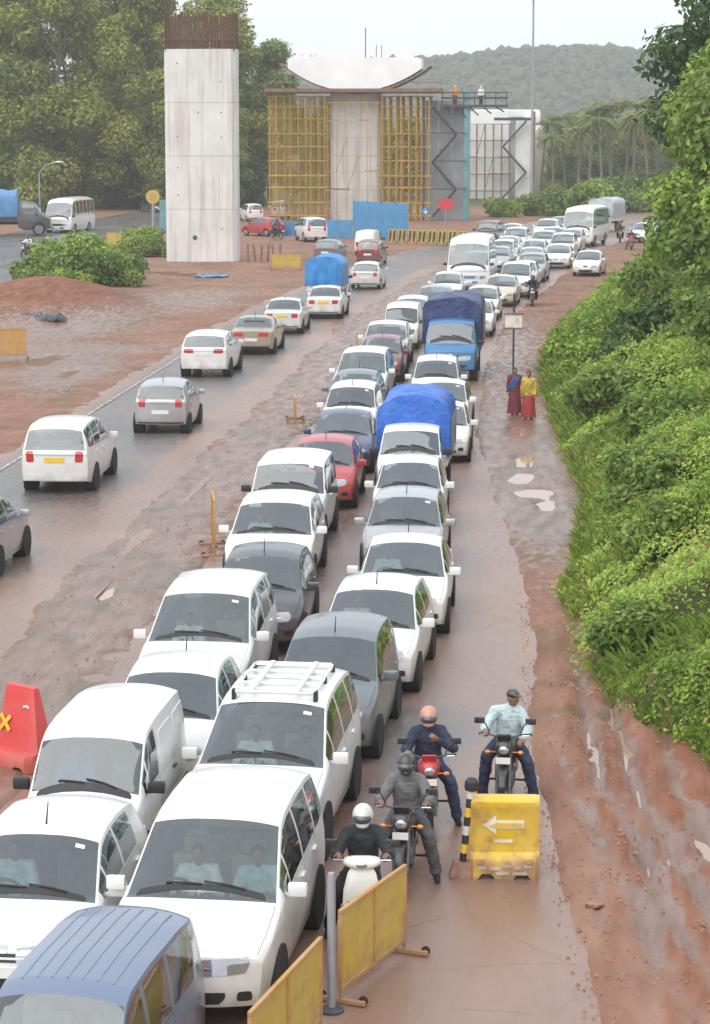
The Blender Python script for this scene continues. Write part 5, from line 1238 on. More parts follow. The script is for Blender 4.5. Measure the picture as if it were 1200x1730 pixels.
tag(put('gravel', mesh_from('gravel', pv_, pf_, False), 'clod'), 'loose red gravel scattered over the muddy shoulder and median', 'gravel', kind='stuff')
# ------------------------------------------------------------------ vegetation
def leaf_mat(name, dark, mid, light, rough=.55):
    m, n, l, b = newmat(name)
    a = attr(n, 'tint')
    c = mixc(n, l, ramp(n, l, a, 0, .5), dark, mid); c = mixc(n, l, ramp(n, l, a, .5, 1), c, light)
    l.new(c, b.inputs['Base Color']); b.inputs['Roughness'].default_value = rough; b.inputs['Specular IOR Level'].default_value = .35
    tl = n.new('ShaderNodeBsdfTranslucent'); l.new(c, tl.inputs['Color'])
    mx = n.new('ShaderNodeMixShader'); mx.inputs[0].default_value = .34
    l.new(b.outputs[0], mx.inputs[1]); l.new(tl.outputs[0], mx.inputs[2]); l.new(mx.outputs[0], n['Material Output'].inputs['Surface'])
leaf_mat('leaf_olive', (.10, .135, .018), (.25, .285, .036), (.44, .47, .08))
leaf_mat('leaf_bright', (.10, .19, .02), (.27, .40, .05), (.50, .60, .13))
leaf_mat('leaf_deep', (.028, .066, .016), (.062, .125, .026), (.125, .20, .045))
leaf_mat('leaf_bush', (.065, .13, .020), (.18, .27, .042), (.35, .43, .10))
leaf_mat('leaf_palm', (.10, .14, .03), (.21, .25, .065), (.38, .38, .13))
leaf_mat('leaf_far', (.035, .060, .022), (.06, .085, .030), (.10, .12, .045))
simple('bark', (.10, .078, .058), .9, var=.35, scale=5, bmp=.5)
simple('palm_bark', (.17, .145, .12), .9, var=.25, scale=6, bmp=.4)
def leaves(name, P, Nrm, size, tint, aspect=.55, rs=0, droop=.2):
    """one folded diamond leaf for each point"""
    r = np.random.default_rng(rs); n_ = len(P); Nrm = Nrm + r.normal(0, .55, (n_, 3)); Nrm /= np.linalg.norm(Nrm, axis=1, keepdims=True) + 1e-9
    T = r.normal(0, 1, (n_, 3)); T[:, 2] -= droop; T -= Nrm * (T * Nrm).sum(1, keepdims=True); T /= np.linalg.norm(T, axis=1, keepdims=True) + 1e-9
    B = np.cross(Nrm, T); s_ = size[:, None]; w_ = s_ * aspect * .5
    mid = P + T * s_ * .45 - Nrm * s_ * .08
    v = np.stack([P, mid + B * w_ + Nrm * s_ * .1, P + T * s_, mid - B * w_ + Nrm * s_ * .1], 1).reshape(-1, 3)
    me = np_mesh(name, v, np.arange(n_ * 4).reshape(-1, 4), False)
    at = me.attributes.new('tint', 'FLOAT', 'POINT'); at.data.foreach_set('value', np.repeat(np.clip(tint, 0, 1), 4).astype(np.float32))
    return me
def lobes_crown(name, lobes, count, lsize, rs, shell=.16, aspect=.6, ground=None):
    """leaves spread over many lobes (x, y, z, r, flatten): dense near each lobe's skin, thin inside, gaps between lobes"""
    r = np.random.default_rng(rs); lb = np.array(lobes); w = lb[:, 3] ** 2; w /= w.sum(); k = r.choice(len(lb), count, p=w)
    d = r.normal(0, 1, (count, 3)); d /= np.linalg.norm(d, axis=1, keepdims=True)
    rad = 1 - np.abs(r.normal(0, shell, count)); rad *= 1 + .10 * r.normal(0, 1, count)
    q = lb[k]; P = q[:, :3] + d * (q[:, 3] * rad)[:, None] * np.stack([np.ones(count), np.ones(count), q[:, 4]], 1)
    tint = .45 + .22 * r.normal(0, 1, count) + .22 * (r.random(len(lb)) - .5)[k] * 2
    nz = d.copy(); nz[:, 2] += .5
    return leaves(name, P, nz, lsize * r.uniform(.6, 1.35, count), tint, aspect, rs)
def tree_lobes(rs, H, rad, n_, z0=.28, top=.5):
    r = random.Random(rs); out = []
    for k in range(n_):
        t = r.random(); z = H * (z0 + (1 - z0) * t); env = math.sin(min(1, (t * .86 + .14)) * math.pi) ** .55
        a = r.uniform(0, 6.283); q = rad * env * math.sqrt(r.uniform(.15, 1)) * .82
        out.append((q * math.cos(a), q * math.sin(a), z, rad * r.uniform(.22, .40), r.uniform(.65, .95)))
    return out
def trunk_mesh(name, H, r0, rs, lobes, nb=7, lean=.03):
    r = random.Random(rs); mb = MB(); pts = []; x = y = 0
    for k in range(7):
        pts.append((x, y, H * .72 * k / 6 - (.4 if k == 0 else 0))); x += r.uniform(-1, 1) * H * lean; y += r.uniform(-1, 1) * H * lean
    mb.tube(pts, [r0 * (1.25 if k == 0 else 1 - .13 * k) for k in range(7)], 9)
    for (lx, ly, lz, lr, _) in r.sample(lobes, min(nb, len(lobes))):
        k = max(1, min(5, int(lz / (H * .72) * 6) - 1)); p = Vector(pts[k]); e = Vector((lx, ly, lz)); md = p.lerp(e, .5) + Vector((0, 0, H * .03))
        mb.tube([p, md, e], [r0 * .42, r0 * .28, r0 * .10], 6)
    return mb.mesh(name)
TREEV = {}
def tree_kind(key, H, rad, nl, cnt, ls, rs, r0, z0=.28):
    lb = tree_lobes(rs, H, rad, nl, z0); TREEV[key] = (lobes_crown(key + '_crown', lb, cnt, ls, rs), trunk_mesh(key + '_trunk', H, r0, rs, lb))
def tree(key, loc, rz, sc, label, group, mat, name='tree'):
    c_, t_ = TREEV[key]; root = empty(name, loc, rz); root.scale = (sc, sc, sc); tag(root, label, 'tree', group)
    put('trunk', t_, 'bark', root); put('crown', c_, mat, root)
    return root
tree_kind('tall_a', 26, 7.0, 56, 38000, .44, 21, .42, .06)
tree_kind('tall_b', 24, 6.2, 50, 34000, .43, 22, .38, .05)
tree_kind('tall_c', 19, 5.0, 40, 26000, .40, 23, .32, .06)
tree_kind('mid_a', 12, 4.6, 34, 20000, .38, 24, .24, .10)
G_ = 'tall trees behind the far left road'
for k, (key, x, y, rz, sc, lb) in enumerate((
    ('tall_a', -60, 262, 0, 1.05, 'tall olive green tree at the far left, cut by the picture edge'), ('tall_b', -52.5, 256, 1, 1.1, 'tall olive green tree behind the faded tarpaulin lorry'),
    ('tall_a', -46.5, 268, 2, 1.0, 'tall olive green tree rising behind the cream bus'), ('tall_b', -42, 256, 3, 1.0, 'tall olive green tree just left of the bare pier'),
    ('tall_a', -37.2, 272, 4, .92, 'tall olive green tree directly behind the bare pier'), ('tall_b', -55, 280, 5, 1.15, 'tall tree in the second row behind the faded tarpaulin lorry'),
    ('tall_c', -31.5, 276, 1.5, .92, 'green tree filling the gap between bare pier and scaffold'), ('tall_c', -34.6, 258, 2.5, .66, 'smaller green tree at the right foot of the bare pier'),
    ('tall_a', -66, 285, 2.2, 1.1, 'tall tree in the second row at the far left edge'))):
    tree(key, (x, y, -.2), rz, sc, lb, G_, 'leaf_olive' if k not in (6, 7) else 'leaf_bush')
# shaded scrub below the tall trees
for k, (x, y, s_) in enumerate(((-62, 258, .62), (-57, 256, .55), (-52, 258, .6), (-46, 262, .55), (-39.5, 262, .5), (-33, 268, .5))):
    tree('mid_a', (x, y, -.8), k * 1.1, s_, 'low dark shrub under the tall trees, %s from the left picture edge' % ('first', 'second', 'third', 'fourth', 'fifth', 'sixth')[k], 'shrubs under the tall trees', 'leaf_deep', 'shrub')
for k, (x, y, s_, mt, lb) in enumerate(((-27.5, 300, .95, 'leaf_olive', 'olive tree seen through the left scaffold bay'), (-22.5, 306, .85, 'leaf_olive', 'olive tree seen beside the capped pier through the scaffold'), (-17, 300, .8, 'leaf_olive', 'olive tree seen through the right scaffold bay'),
        (10, 335, .72, 'leaf_palm', 'pale green tree right of the farther pier'), (17, 345, .72, 'leaf_olive', 'olive tree between the palms behind the bus'), (24, 338, .7, 'leaf_palm', 'dull green tree behind the bus at the bend'), (31, 330, .72, 'leaf_olive', 'olive tree above the far white hatchback'), (38, 322, .8, 'leaf_bush', 'green tree at the far end of the bank'), (3, 342, .8, 'leaf_olive', 'olive tree behind the scaffold of the farther pier'),
        (13.5, 352, .85, 'leaf_bush', 'green tree in the back row behind the palms, left of the bus'), (20.5, 356, .85, 'leaf_bush', 'green tree in the back row behind the palms, over the bus'), (27.5, 350, .85, 'leaf_bush', 'green tree in the back row behind the palms, right of the bus'), (34.5, 345, .85, 'leaf_olive', 'olive tree in the back row nearest the bank trees'), (7, 356, .85, 'leaf_bush', 'green tree in the back row behind the tall mast'),
        (1.5, 316, .62, 'leaf_palm', 'low pale tree between the farther pier and the palms'), (6.5, 318, .7, 'leaf_bush', 'low green tree behind the rounded bushes'), (11.5, 320, .72, 'leaf_palm', 'low pale tree behind the blue and white bus'), (17, 294, .7, 'leaf_bush', 'low green tree right behind the pale bus'), (22, 284, .72, 'leaf_olive', 'low olive tree at the end of the bend'), (27, 276, .75, 'leaf_bush', 'low green tree joining the bank trees'), (31, 290, .8, 'leaf_palm', 'pale tree behind the last bank trees'))):
    tree('mid_a', (x, y, -.3), k * .9, s_, lb, 'trees behind the works', mt)
# --- palms, frond by frond
def frond_mesh(name, ln, rs, sag):
    r = random.Random(rs); v = []; f = []; tint = []; prev = None
    pts = []
    for k in range(13):
        t = k / 12; pts.append(Vector((ln * t * (1 - .15 * t * t), 0, ln * (.42 * t - sag * t * t))))
    for k in range(12):
        a, b_ = pts[k], pts[k + 1]; o = len(v); v += [a + Vector((0, .03, 0)), a - Vector((0, .03, 0)), b_ - Vector((0, .02, 0)), b_ + Vector((0, .02, 0))]; f.append((o, o + 1, o + 2, o + 3)); tint += [.8] * 4
        if k < 1: continue
        w = .75 * math.sin(min(1, k / 12 + .15) * math.pi) ** .6
        for h in (0, .5):
            p = a.lerp(b_, h)
            for sg in (1, -1):
                o = len(v); d = Vector((.35, sg * w, -.45 * w * r.uniform(.7, 1.5))); q = Vector((.09, 0, 0)); v += [p, p + d * .5 + q, p + d, p + d * .5 - q]; f.append((o, o + 1, o + 2, o + 3)); tint += [r.uniform(.1, .9)] * 4
    me = np_mesh(name, [tuple(p) for p in v], f, False); at = me.attributes.new('tint', 'FLOAT', 'POINT'); at.data.foreach_set('value', np.array(tint, np.float32)); return me
FR = [frond_mesh('frond_a', 3.4, 1, .62), frond_mesh('frond_b', 3.2, 2, .95), frond_mesh('frond_c', 3.0, 3, 1.35)]
PT = MB().tube([(0, 0, -.3), (.1, 0, 3), (.4, .1, 6.5), (.9, .2, 9.6)], [.24, .18, .15, .13], 8).mesh('palm_trunk')
palm_at = [(-1.2, 300, .80), (.3, 292, .66), (1.8, 304, .86), (3.2, 290, .74), (4.6, 300, .92), (6.0, 288, .84), (7.4, 302, .98), (8.7, 290, .80), (10.0, 300, 1.0), (11.3, 286, .88), (12.8, 296, 1.02), (14.4, 286, .94)]
words = ('first', 'second', 'third', 'fourth', 'fifth', 'sixth', 'seventh', 'eighth', 'ninth', 'tenth', 'eleventh', 'twelfth')
for k, (x, y, s_) in enumerate(palm_at):
    root = empty('coconut_palm', (x, y, -.2), k * 1.7); root.scale = (s_ * 1.22,) * 3; tag(root, 'coconut palm %s from the farther pier in the palm row below the hill' % words[k], 'palm', 'coconut palms below the hill')
    put('trunk', PT, 'palm_bark', root); pr_ = random.Random(k)
    for q in range(17):
        put('frond', FR[0 if q < 6 else (1 if q < 12 else 2)], 'leaf_palm', root, loc=(.9, .2, 9.6), rot=(0, pr_.uniform(-.25, .1) if q < 6 else pr_.uniform(0, .3), q * 2.4 + pr_.uniform(-.2, .2)))
# --- bushes as things
def bush_kind(key, rad, h, cnt, ls, rs, shell=.22):
    r = random.Random(rs); lb = [(rad * .75 * math.cos(a) * q, rad * .75 * math.sin(a) * q, h * r.uniform(.15, .72) * (1.1 - .5 * q), rad * r.uniform(.26, .42), .85) for a, q in ((r.uniform(0, 6.28), math.sqrt(r.random())) for _ in range(16))]
    st = MB()
    for (x, y, z, rr2, _) in lb[:9]: st.tube([(x * .15, y * .15, -.2), (x * .6, y * .6, z * .55), (x, y, z)], [.05, .035, .012], 5)
    TREEV[key] = (lobes_crown(key + '_leaves', lb, cnt, ls, rs, shell), st.mesh(key + '_stem'))
bush_kind('bush_a', 2.0, 3.0, 6500, .21, 41); bush_kind('bush_b', 1.7, 2.6, 5500, .20, 42)
bush_kind('scrub_a', 1.5, 1.3, 5600, .15, 43, .5); bush_kind('scrub_b', 1.3, 1.6, 5000, .15, 44, .5)
def bush(key, x, y, rz, sc, label, group, mat, dz=-.1):
    c_, t_ = TREEV[key]; root = empty('bush', (x, y, gz(x, y) + dz), rz); root.scale = (sc,) * 3; tag(root, label, 'bush', group)
    put('stem', t_, 'bark', root); put('foliage', c_, mat, root)
GB = 'bushes on the left of the works'
bush('bush_a', -26.2, 133.5, 0, 1.2, 'large green bush behind the red soil mound', GB, 'leaf_bush')
bush('bush_b', -28.6, 135.5, 1, 1.15, 'green bush left of the largest bush by the red mound', GB, 'leaf_bush')
bush('bush_b', -24.0, 135, 2, 1.05, 'green bush right of the largest bush by the red mound', GB, 'leaf_bush')
bush('bush_a', -27.0, 139, 3, 1.45, 'tall bush at the back of the clump by the red mound', GB, 'leaf_bright')
bush('bush_b', -25.6, 129.5, 4, .7, 'small bush at the front of the clump by the red mound', GB, 'leaf_bright')
bush('bush_a', -29.2, 172, 2, .95, 'leafy bush at the left foot of the bare pier', GB, 'leaf_bright')
bush('bush_b', -27.2, 166, 2.7, .8, 'small leafy bush touching the left side of the bare pier', GB, 'leaf_bush')
GF = 'bushes beyond the far queue'
for k, (x, y, s_, mt, lb) in enumerate(((3.4, 250, 2.2, 'leaf_bright', 'bright green bush right below the farther pier'), (-.6, 244, 1.5, 'leaf_bush', 'low green bush left of the tall mast'), (7.4, 256, 2.2, 'leaf_bush', 'rounded green bush behind the far queue'), (11.6, 258, 2.0, 'leaf_deep', 'dark rounded bush behind the bus'), (-4.6, 240, 1.2, 'leaf_bright', 'small bush at the foot of the farther scaffold'),
        (21, 245, 1.5, 'leaf_bush', 'green bush beyond the bend above the pale bus'), (25, 235, 1.4, 'leaf_bright', 'bright bush beyond the bend by the far white hatchback'), (13.5, 262, 1.4, 'leaf_bush', 'green bush peeping over the blue and white bus'))):
    bush('bush_a' if k % 2 else 'bush_b', x, y, k, s_, lb, GF, mt)
GR = 'shrubs standing out of the bank'
for k, (x, y, s_, mt, lb) in enumerate(((2.6, 52, 1.1, 'leaf_bush', 'olive shrub halfway up the bank above the puddles'), (3.0, 61, 1.25, 'leaf_bush', 'rounded shrub on the bank level with the pickup'), (2.0, 70, 1.25, 'leaf_bush', 'rounded olive shrub on the bank opposite the two walking women'), (4.2, 46.5, 1.0, 'leaf_bright', 'bright shrub on the bank nearest the camera'),
        (3.4, 79, 1.5, 'leaf_deep', 'dark bluish shrub on the bank opposite the lorry'), (1.6, 88, 1.3, 'leaf_bright', 'bright shrub at the foot of the bank by the pale board'), (5.2, 71, 1.6, 'leaf_bush', 'tall shrub high on the bank at the picture edge'), (5.0, 96, 1.6, 'leaf_bush', 'big shrub on the bank behind the lorry'),
        (4.0, 105, 1.3, 'leaf_bright', 'bright shrub at the bank edge where the road bends'), (7.0, 112, 1.8, 'leaf_bush', 'wide shrub on the bank below the dark tree'), (7.0, 124, 1.6, 'leaf_bush', 'shrub on the bank near the silver car'), (10.5, 140, 1.8, 'leaf_deep', 'dark shrub on the bank near the lone white saloon'), (5.8, 58, 1.5, 'leaf_bush', 'olive shrub at the right picture edge above the puddles'))):
    bush('scrub_a' if k % 2 else 'scrub_b', x, y, k * 1.3, s_, lb, GR, mt, -.15)
ORD22 = ('first second third fourth fifth sixth seventh eighth ninth tenth eleventh twelfth thirteenth fourteenth fifteenth sixteenth seventeenth eighteenth nineteenth twentieth twenty-first twenty-second').split()
rb = random.Random(33); SP = [('leaf_bush', 'olive'), ('leaf_bright', 'lime green'), ('leaf_bush', 'mid green'), ('grass_tone', 'pale yellow-green')]
leaf_mat('grass_tone', (.13, .20, .03), (.27, .36, .06), (.46, .50, .13))
for k in range(22):
    y = 40 + k * 3.1; x = float(veg_edge(y)) + .7 + (k * 2.37) % 3.6; mt, hue = SP[(k * 3 + k // 4) % 4]
    bush('scrub_a' if k % 2 else 'scrub_b', x, y, rb.uniform(0, 6), rb.uniform(.5, .95), '%s scrub plant, %s along the bank counted from the camera' % (hue, ORD22[k]), 'low scrub on the bank', mt, -.1)
# --- the creeper-covered bank
def bank_cover(name, y0, y1, n_, ls, rs, mat, depth=11, label=''):
    r = np.random.default_rng(rs); y = y0 + (y1 - y0) * r.random(n_); d = depth * r.random(n_) ** 1.25; x = veg_edge(y) + d - .25 + .35 * fbm(y, y * 0, .6, 2, 3) + .3 * np.abs(r.normal(0, .35, n_))
    ok = r.random(n_) < sstep(-.2, .5, x - veg_edge(y) + .5 * fbm(x, y, 1.1, 2, 4)) + .08; x, y = x[ok], y[ok]; k = len(x)
    lump = np.clip(.55 + 1.05 * fbm(x, y, .45, 3, 31) + .5 * fbm(x, y, 1.5, 2, 32), .04, 2.0); dd = x - veg_edge(y)
    hgt = lump * np.clip(.25 + dd * .45, .18, 1.35)
    z = ground_z(x, y) + hgt * (1 - np.abs(r.normal(0, .26, k))) + .02
    e = .12; gx = (fbm(x + e, y, .55, 3, 31) - fbm(x - e, y, .55, 3, 31)) / (2 * e); gy = (fbm(x, y + e, .55, 3, 31) - fbm(x, y - e, .55, 3, 31)) / (2 * e)
    Nm = np.stack([-gx * .8 - .55, -gy * .8 - .2, np.ones(k)], 1)
    tint = .48 + .55 * fbm(x, y, .6, 3, 33) + .22 * fbm(x, y, .12, 2, 35) + .15 * r.normal(0, 1, k)
    o = put(name, leaves(name, np.stack([x, y, z], 1), Nm, ls * r.uniform(.55, 1.4, k), tint, .62, rs), mat); return tag(o, label, 'undergrowth', kind='stuff')
bank_cover('undergrowth', 33, 62, 130000, .085, 51, 'leaf_bright', 9, 'dense bright creepers covering the near part of the bank')
bank_cover('undergrowth', 60, 112, 110000, .135, 52, 'leaf_bright', 11, 'dense green creepers covering the middle of the bank')
def grass_cover(name, y0, y1, n_, ls, rs, mat, depth, label):
    r = np.random.default_rng(rs); y = y0 + (y1 - y0) * r.random(n_); x = veg_edge(y) + depth * r.random(n_) ** 1.5 - .1
    k_ = fbm(x, y, .35, 3, 71) + .35 * np.exp(-(x - veg_edge(y)) / .8) > .05; x, y = x[k_], y[k_]; k = len(x); dd = x - veg_edge(y)
    lump = np.clip(.55 + .75 * fbm(x, y, .55, 3, 31) + .35 * fbm(x, y, 1.7, 2, 32), .05, 1.6) * np.clip(.25 + dd * .45, .18, 1.35)
    z = ground_z(x, y) + lump * .75 - .05; a = r.uniform(0, 6.28, k); le = ls * r.uniform(.6, 1.5, k); out = r.uniform(.2, .75, k)
    T = np.stack([np.cos(a) * out, np.sin(a) * out, np.ones(k)], 1); T /= np.linalg.norm(T, axis=1, keepdims=True); B = np.stack([-np.sin(a), np.cos(a), np.zeros(k)], 1); P = np.stack([x, y, z], 1)
    w_ = (le * .028)[:, None]; mid = P + T * (le * .55)[:, None]; tip = P + T * (le * .9)[:, None] + np.stack([np.cos(a), np.sin(a), -.5 * np.ones(k)], 1) * (le * .22)[:, None]
    v = np.stack([P - B * w_ * .6, P + B * w_ * .6, mid + B * w_, tip, mid - B * w_], 1).reshape(-1, 3)
    me = np_mesh(name, v, np.arange(k * 5).reshape(-1, 5), False); at = me.attributes.new('tint', 'FLOAT', 'POINT'); at.data.foreach_set('value', np.repeat(np.clip(.55 + .35 * fbm(x, y, .3, 2, 5) + .2 * r.normal(0, 1, k), 0, 1), 5).astype(np.float32))
    return tag(put(name, me, mat), label, 'grass', kind='stuff')
leaf_mat('grass_blade', (.10, .17, .025), (.23, .33, .05), (.42, .47, .12))
grass_cover('grass', 33, 64, 16000, .26, 81, 'grass_blade', 7, 'tall light grass growing through the near creepers')
grass_cover('grass', 62, 125, 16000, .40, 82, 'grass_blade', 9, 'tall light grass growing through the creepers by the bend')
leaf_mat('leaf_dry', (.12, .085, .03), (.22, .15, .05), (.34, .27, .09))
bank_cover('undergrowth', 36, 110, 7000, .16, 55, 'leaf_dry', 10, 'scattered dry brown leaves among the creepers')
bank_cover('undergrowth', 110, 215, 26000, .42, 53, 'leaf_bush', 14, 'green creepers covering the far part of the bank')
tree_kind('bank_a', 13, 4.2, 34, 15000, .34, 61, .26, .25); tree_kind('bank_b', 9, 3.2, 28, 13000, .28, 62, .2, .18)
GT_ = 'trees on the bank'
for (key, x, y, rz, sc, mt, lb) in (('bank_a', 8.8, 104, 0, 1.12, 'leaf_deep', 'dark tree on the bank reaching into the sky at the right'), ('bank_a', 11.4, 122, 2, 1.0, 'leaf_deep', 'dark tree farther along the bank beside the hill'),
        ('bank_b', 6.6, 90, 1, 1.0, 'leaf_bright', 'bright green tree at the right picture edge below the dark one'), ('bank_b', 6.4, 80, 3, .95, 'leaf_bush', 'creeper-hung tree at the right edge level with the lorry'), ('bank_b', 9.0, 112, 4, .92, 'leaf_bush', 'green tree below the dark crown on the bank'),
        ('bank_b', 12.5, 138, 5, 1.0, 'leaf_deep', 'dark low tree above the far white hatchback'), ('bank_b', 6.6, 67, 5, .8, 'leaf_bright', 'bright creeper-hung tree at the right edge above the shrubs'), ('bank_a', 18, 165, 1, .9, 'leaf_bush', 'green tree at the far end of the bank before the palms')):
    tree(key, (x, y, gz(x, y) - .3), rz, sc, lb, GT_, mt)
# --- wooded hill
hx = np.linspace(-420, 620, 90); hy = np.linspace(1000, 1700, 40)
HY, HX = np.meshgrid(hy, hx, indexing='ij')
def hill_z(x, y):
    c0 = x - .08 * (y - 1200)
    ridge = np.interp(c0, [-520, -200, -84, -50, -17, 10, 40, 100, 200, 400, 700], [18, 34, 39, 42, 45.5, 47, 44, 44, 42, 35, 20])
    return (ridge + 3 * fbm(x, y, .012, 3, 41)) * sstep(1000, 1270, y) * sstep(1720, 1420, y) - 1
me = np_mesh('hill', np.stack([HX.ravel(), HY.ravel(), hill_z(HX, HY).ravel()], -1), grid_quads(len(hy), len(hx)))
simple('hill_soil', (.045, .06, .025), .95, var=.3, scale=.05)
tag(put('hill', me, 'hill_soil'), kind='structure')
r = np.random.default_rng(77); nb = 7000; bx = r.uniform(-200, 480, nb); by = r.uniform(1040, 1330, nb); bz = hill_z(bx, by)
bm = bmesh.new(); bmesh.ops.create_icosphere(bm, subdivisions=1, radius=1); ico_v = np.array([v.co[:] for v in bm.verts]); ico_f = np.array([[v.index for v in f.verts] for f in bm.faces]); bm.free()
V_ = []; F_ = []; T_ = []
for k in range(nb):
    s_ = r.uniform(1.5, 2.9); d = 1 + .22 * r.normal(0, 1, len(ico_v)); hh = r.uniform(.7, 1.1) * (1.4 if r.random() < .02 else 1)
    V_.append(ico_v * d[:, None] * np.array([s_, s_, s_ * hh]) + np.array([bx[k], by[k], bz[k] + s_ * .7])); F_.append(ico_f + k * len(ico_v)); T_.append(np.full(len(ico_v), r.random()))
me = np_mesh('forest', np.concatenate(V_), np.concatenate(F_), False); at = me.attributes.new('tint', 'FLOAT', 'POINT'); at.data.foreach_set('value', np.concatenate(T_).astype(np.float32))
tag(put('forest', me, 'leaf_far'), 'dense forest covering the distant hazy hill', 'forest', kind='stuff')
# --- haze
m, n, l, b = newmat('haze_air'); n.remove(b)
pvn = n.new('ShaderNodeVolumePrincipled'); pvn.inputs['Density'].default_value = .0004; pvn.inputs['Color'].default_value = (.97, .98, 1, 1); pvn.inputs['Anisotropy'].default_value = .1
l.new(pvn.outputs[0], n['Material Output'].inputs['Volume'])
o = put('haze', MB().box((0, 860, 38), (1840, 2120, 80)).mesh('haze', False), 'haze_air'); tag(o, 'pale monsoon haze over the whole valley', 'haze', kind='stuff')
# ------------------------------------------------------------------ two-wheelers
simple('bike_black', (.03, .03, .033), .4, .1, var=.2, coat=.5)
simple('bike_red', (.45, .03, .03), .35, 0, var=.15, coat=.5)
simple('engine_grey', (.16, .16, .165), .5, .6, var=.25)
simple('seat_vinyl', (.03, .03, .03), .6, var=.2)
simple('mirror_glass', (.55, .58, .60), .08, .9, var=.05)
def spoke_wheel(r, w, key):
    M = Matrix.Rotation(math.pi / 2, 4, 'Y'); h = w / 2
    ty = MB().lathe([(r * .78, -h * .8), (r * .92, -h), (r, -h * .35), (r, h * .35), (r * .92, h), (r * .78, h * .8)], 24, M, True).mesh(key + '_tyre')
    rm = MB().lathe([(r * .78, -h * .6), (r * .72, -h * .5), (r * .72, h * .5), (r * .78, h * .6)], 24, M, True).lathe([(.03, -.05), (.05, -.05), (.05, .05), (.03, .05)], 12, M, True)
    for k in range(6):
        a = k * math.pi / 3; rm.tube([(0, .04 * math.cos(a), .04 * math.sin(a)), (0, r * .73 * math.cos(a), r * .73 * math.sin(a))], .016, 5)
    disc = MB().lathe([(.06, .035), (r * .5, .035), (r * .5, .042), (.06, .042)], 16, M, True).mesh(key + '_disc')
    return ty, rm.mesh(key + '_rim'), disc
def loft(secs, name=None, seg=14, pw=2.6):
    """superellipse sections (y, z, half width, half height) lofted along their order"""
    v = []; f = []
    for (y, z, a, b_) in secs:
        for k in range(seg):
            t = 2 * math.pi * k / seg; c_, s_ = math.cos(t), math.sin(t)
            v.append((a * math.copysign(abs(c_) ** (2 / pw), c_), y, z + b_ * math.copysign(abs(s_) ** (2 / pw), s_)))
    for i in range(len(secs) - 1):
        for k in range(seg): f.append((i * seg + k, i * seg + (k + 1) % seg, (i + 1) * seg + (k + 1) % seg, (i + 1) * seg + k))
    f.append(tuple(range(seg))); f.append(tuple((len(secs) - 1) * seg + k for k in range(seg)))
    return v, f
def bike_common(pr, gx, gy, gz_, mirz):
    for sg in (1, -1):
        pr.part('mirror', MB().tube([(sg * .22, gy + .02, gz_ + .03), (sg * .27, gy + .05, mirz - .04), (sg * .33, gy + .04, mirz)], .010, 6).box((sg * .36, gy + .03, mirz + .01), (.15, .03, .09), None, .012).mesh('mirror'), 'bike_black')
        pr.part('grip', MB().tube([(sg * (gx - .07), gy - .01, gz_), (sg * (gx + .07), gy - .04, gz_)], .019, 8).mesh('grip'), 'rubber')
        pr.part('lever', MB().tube([(sg * (gx - .08), gy + .03, gz_), (sg * (gx + .05), gy + .02, gz_)], .008, 5).mesh('lever'), 'chrome', far=False)
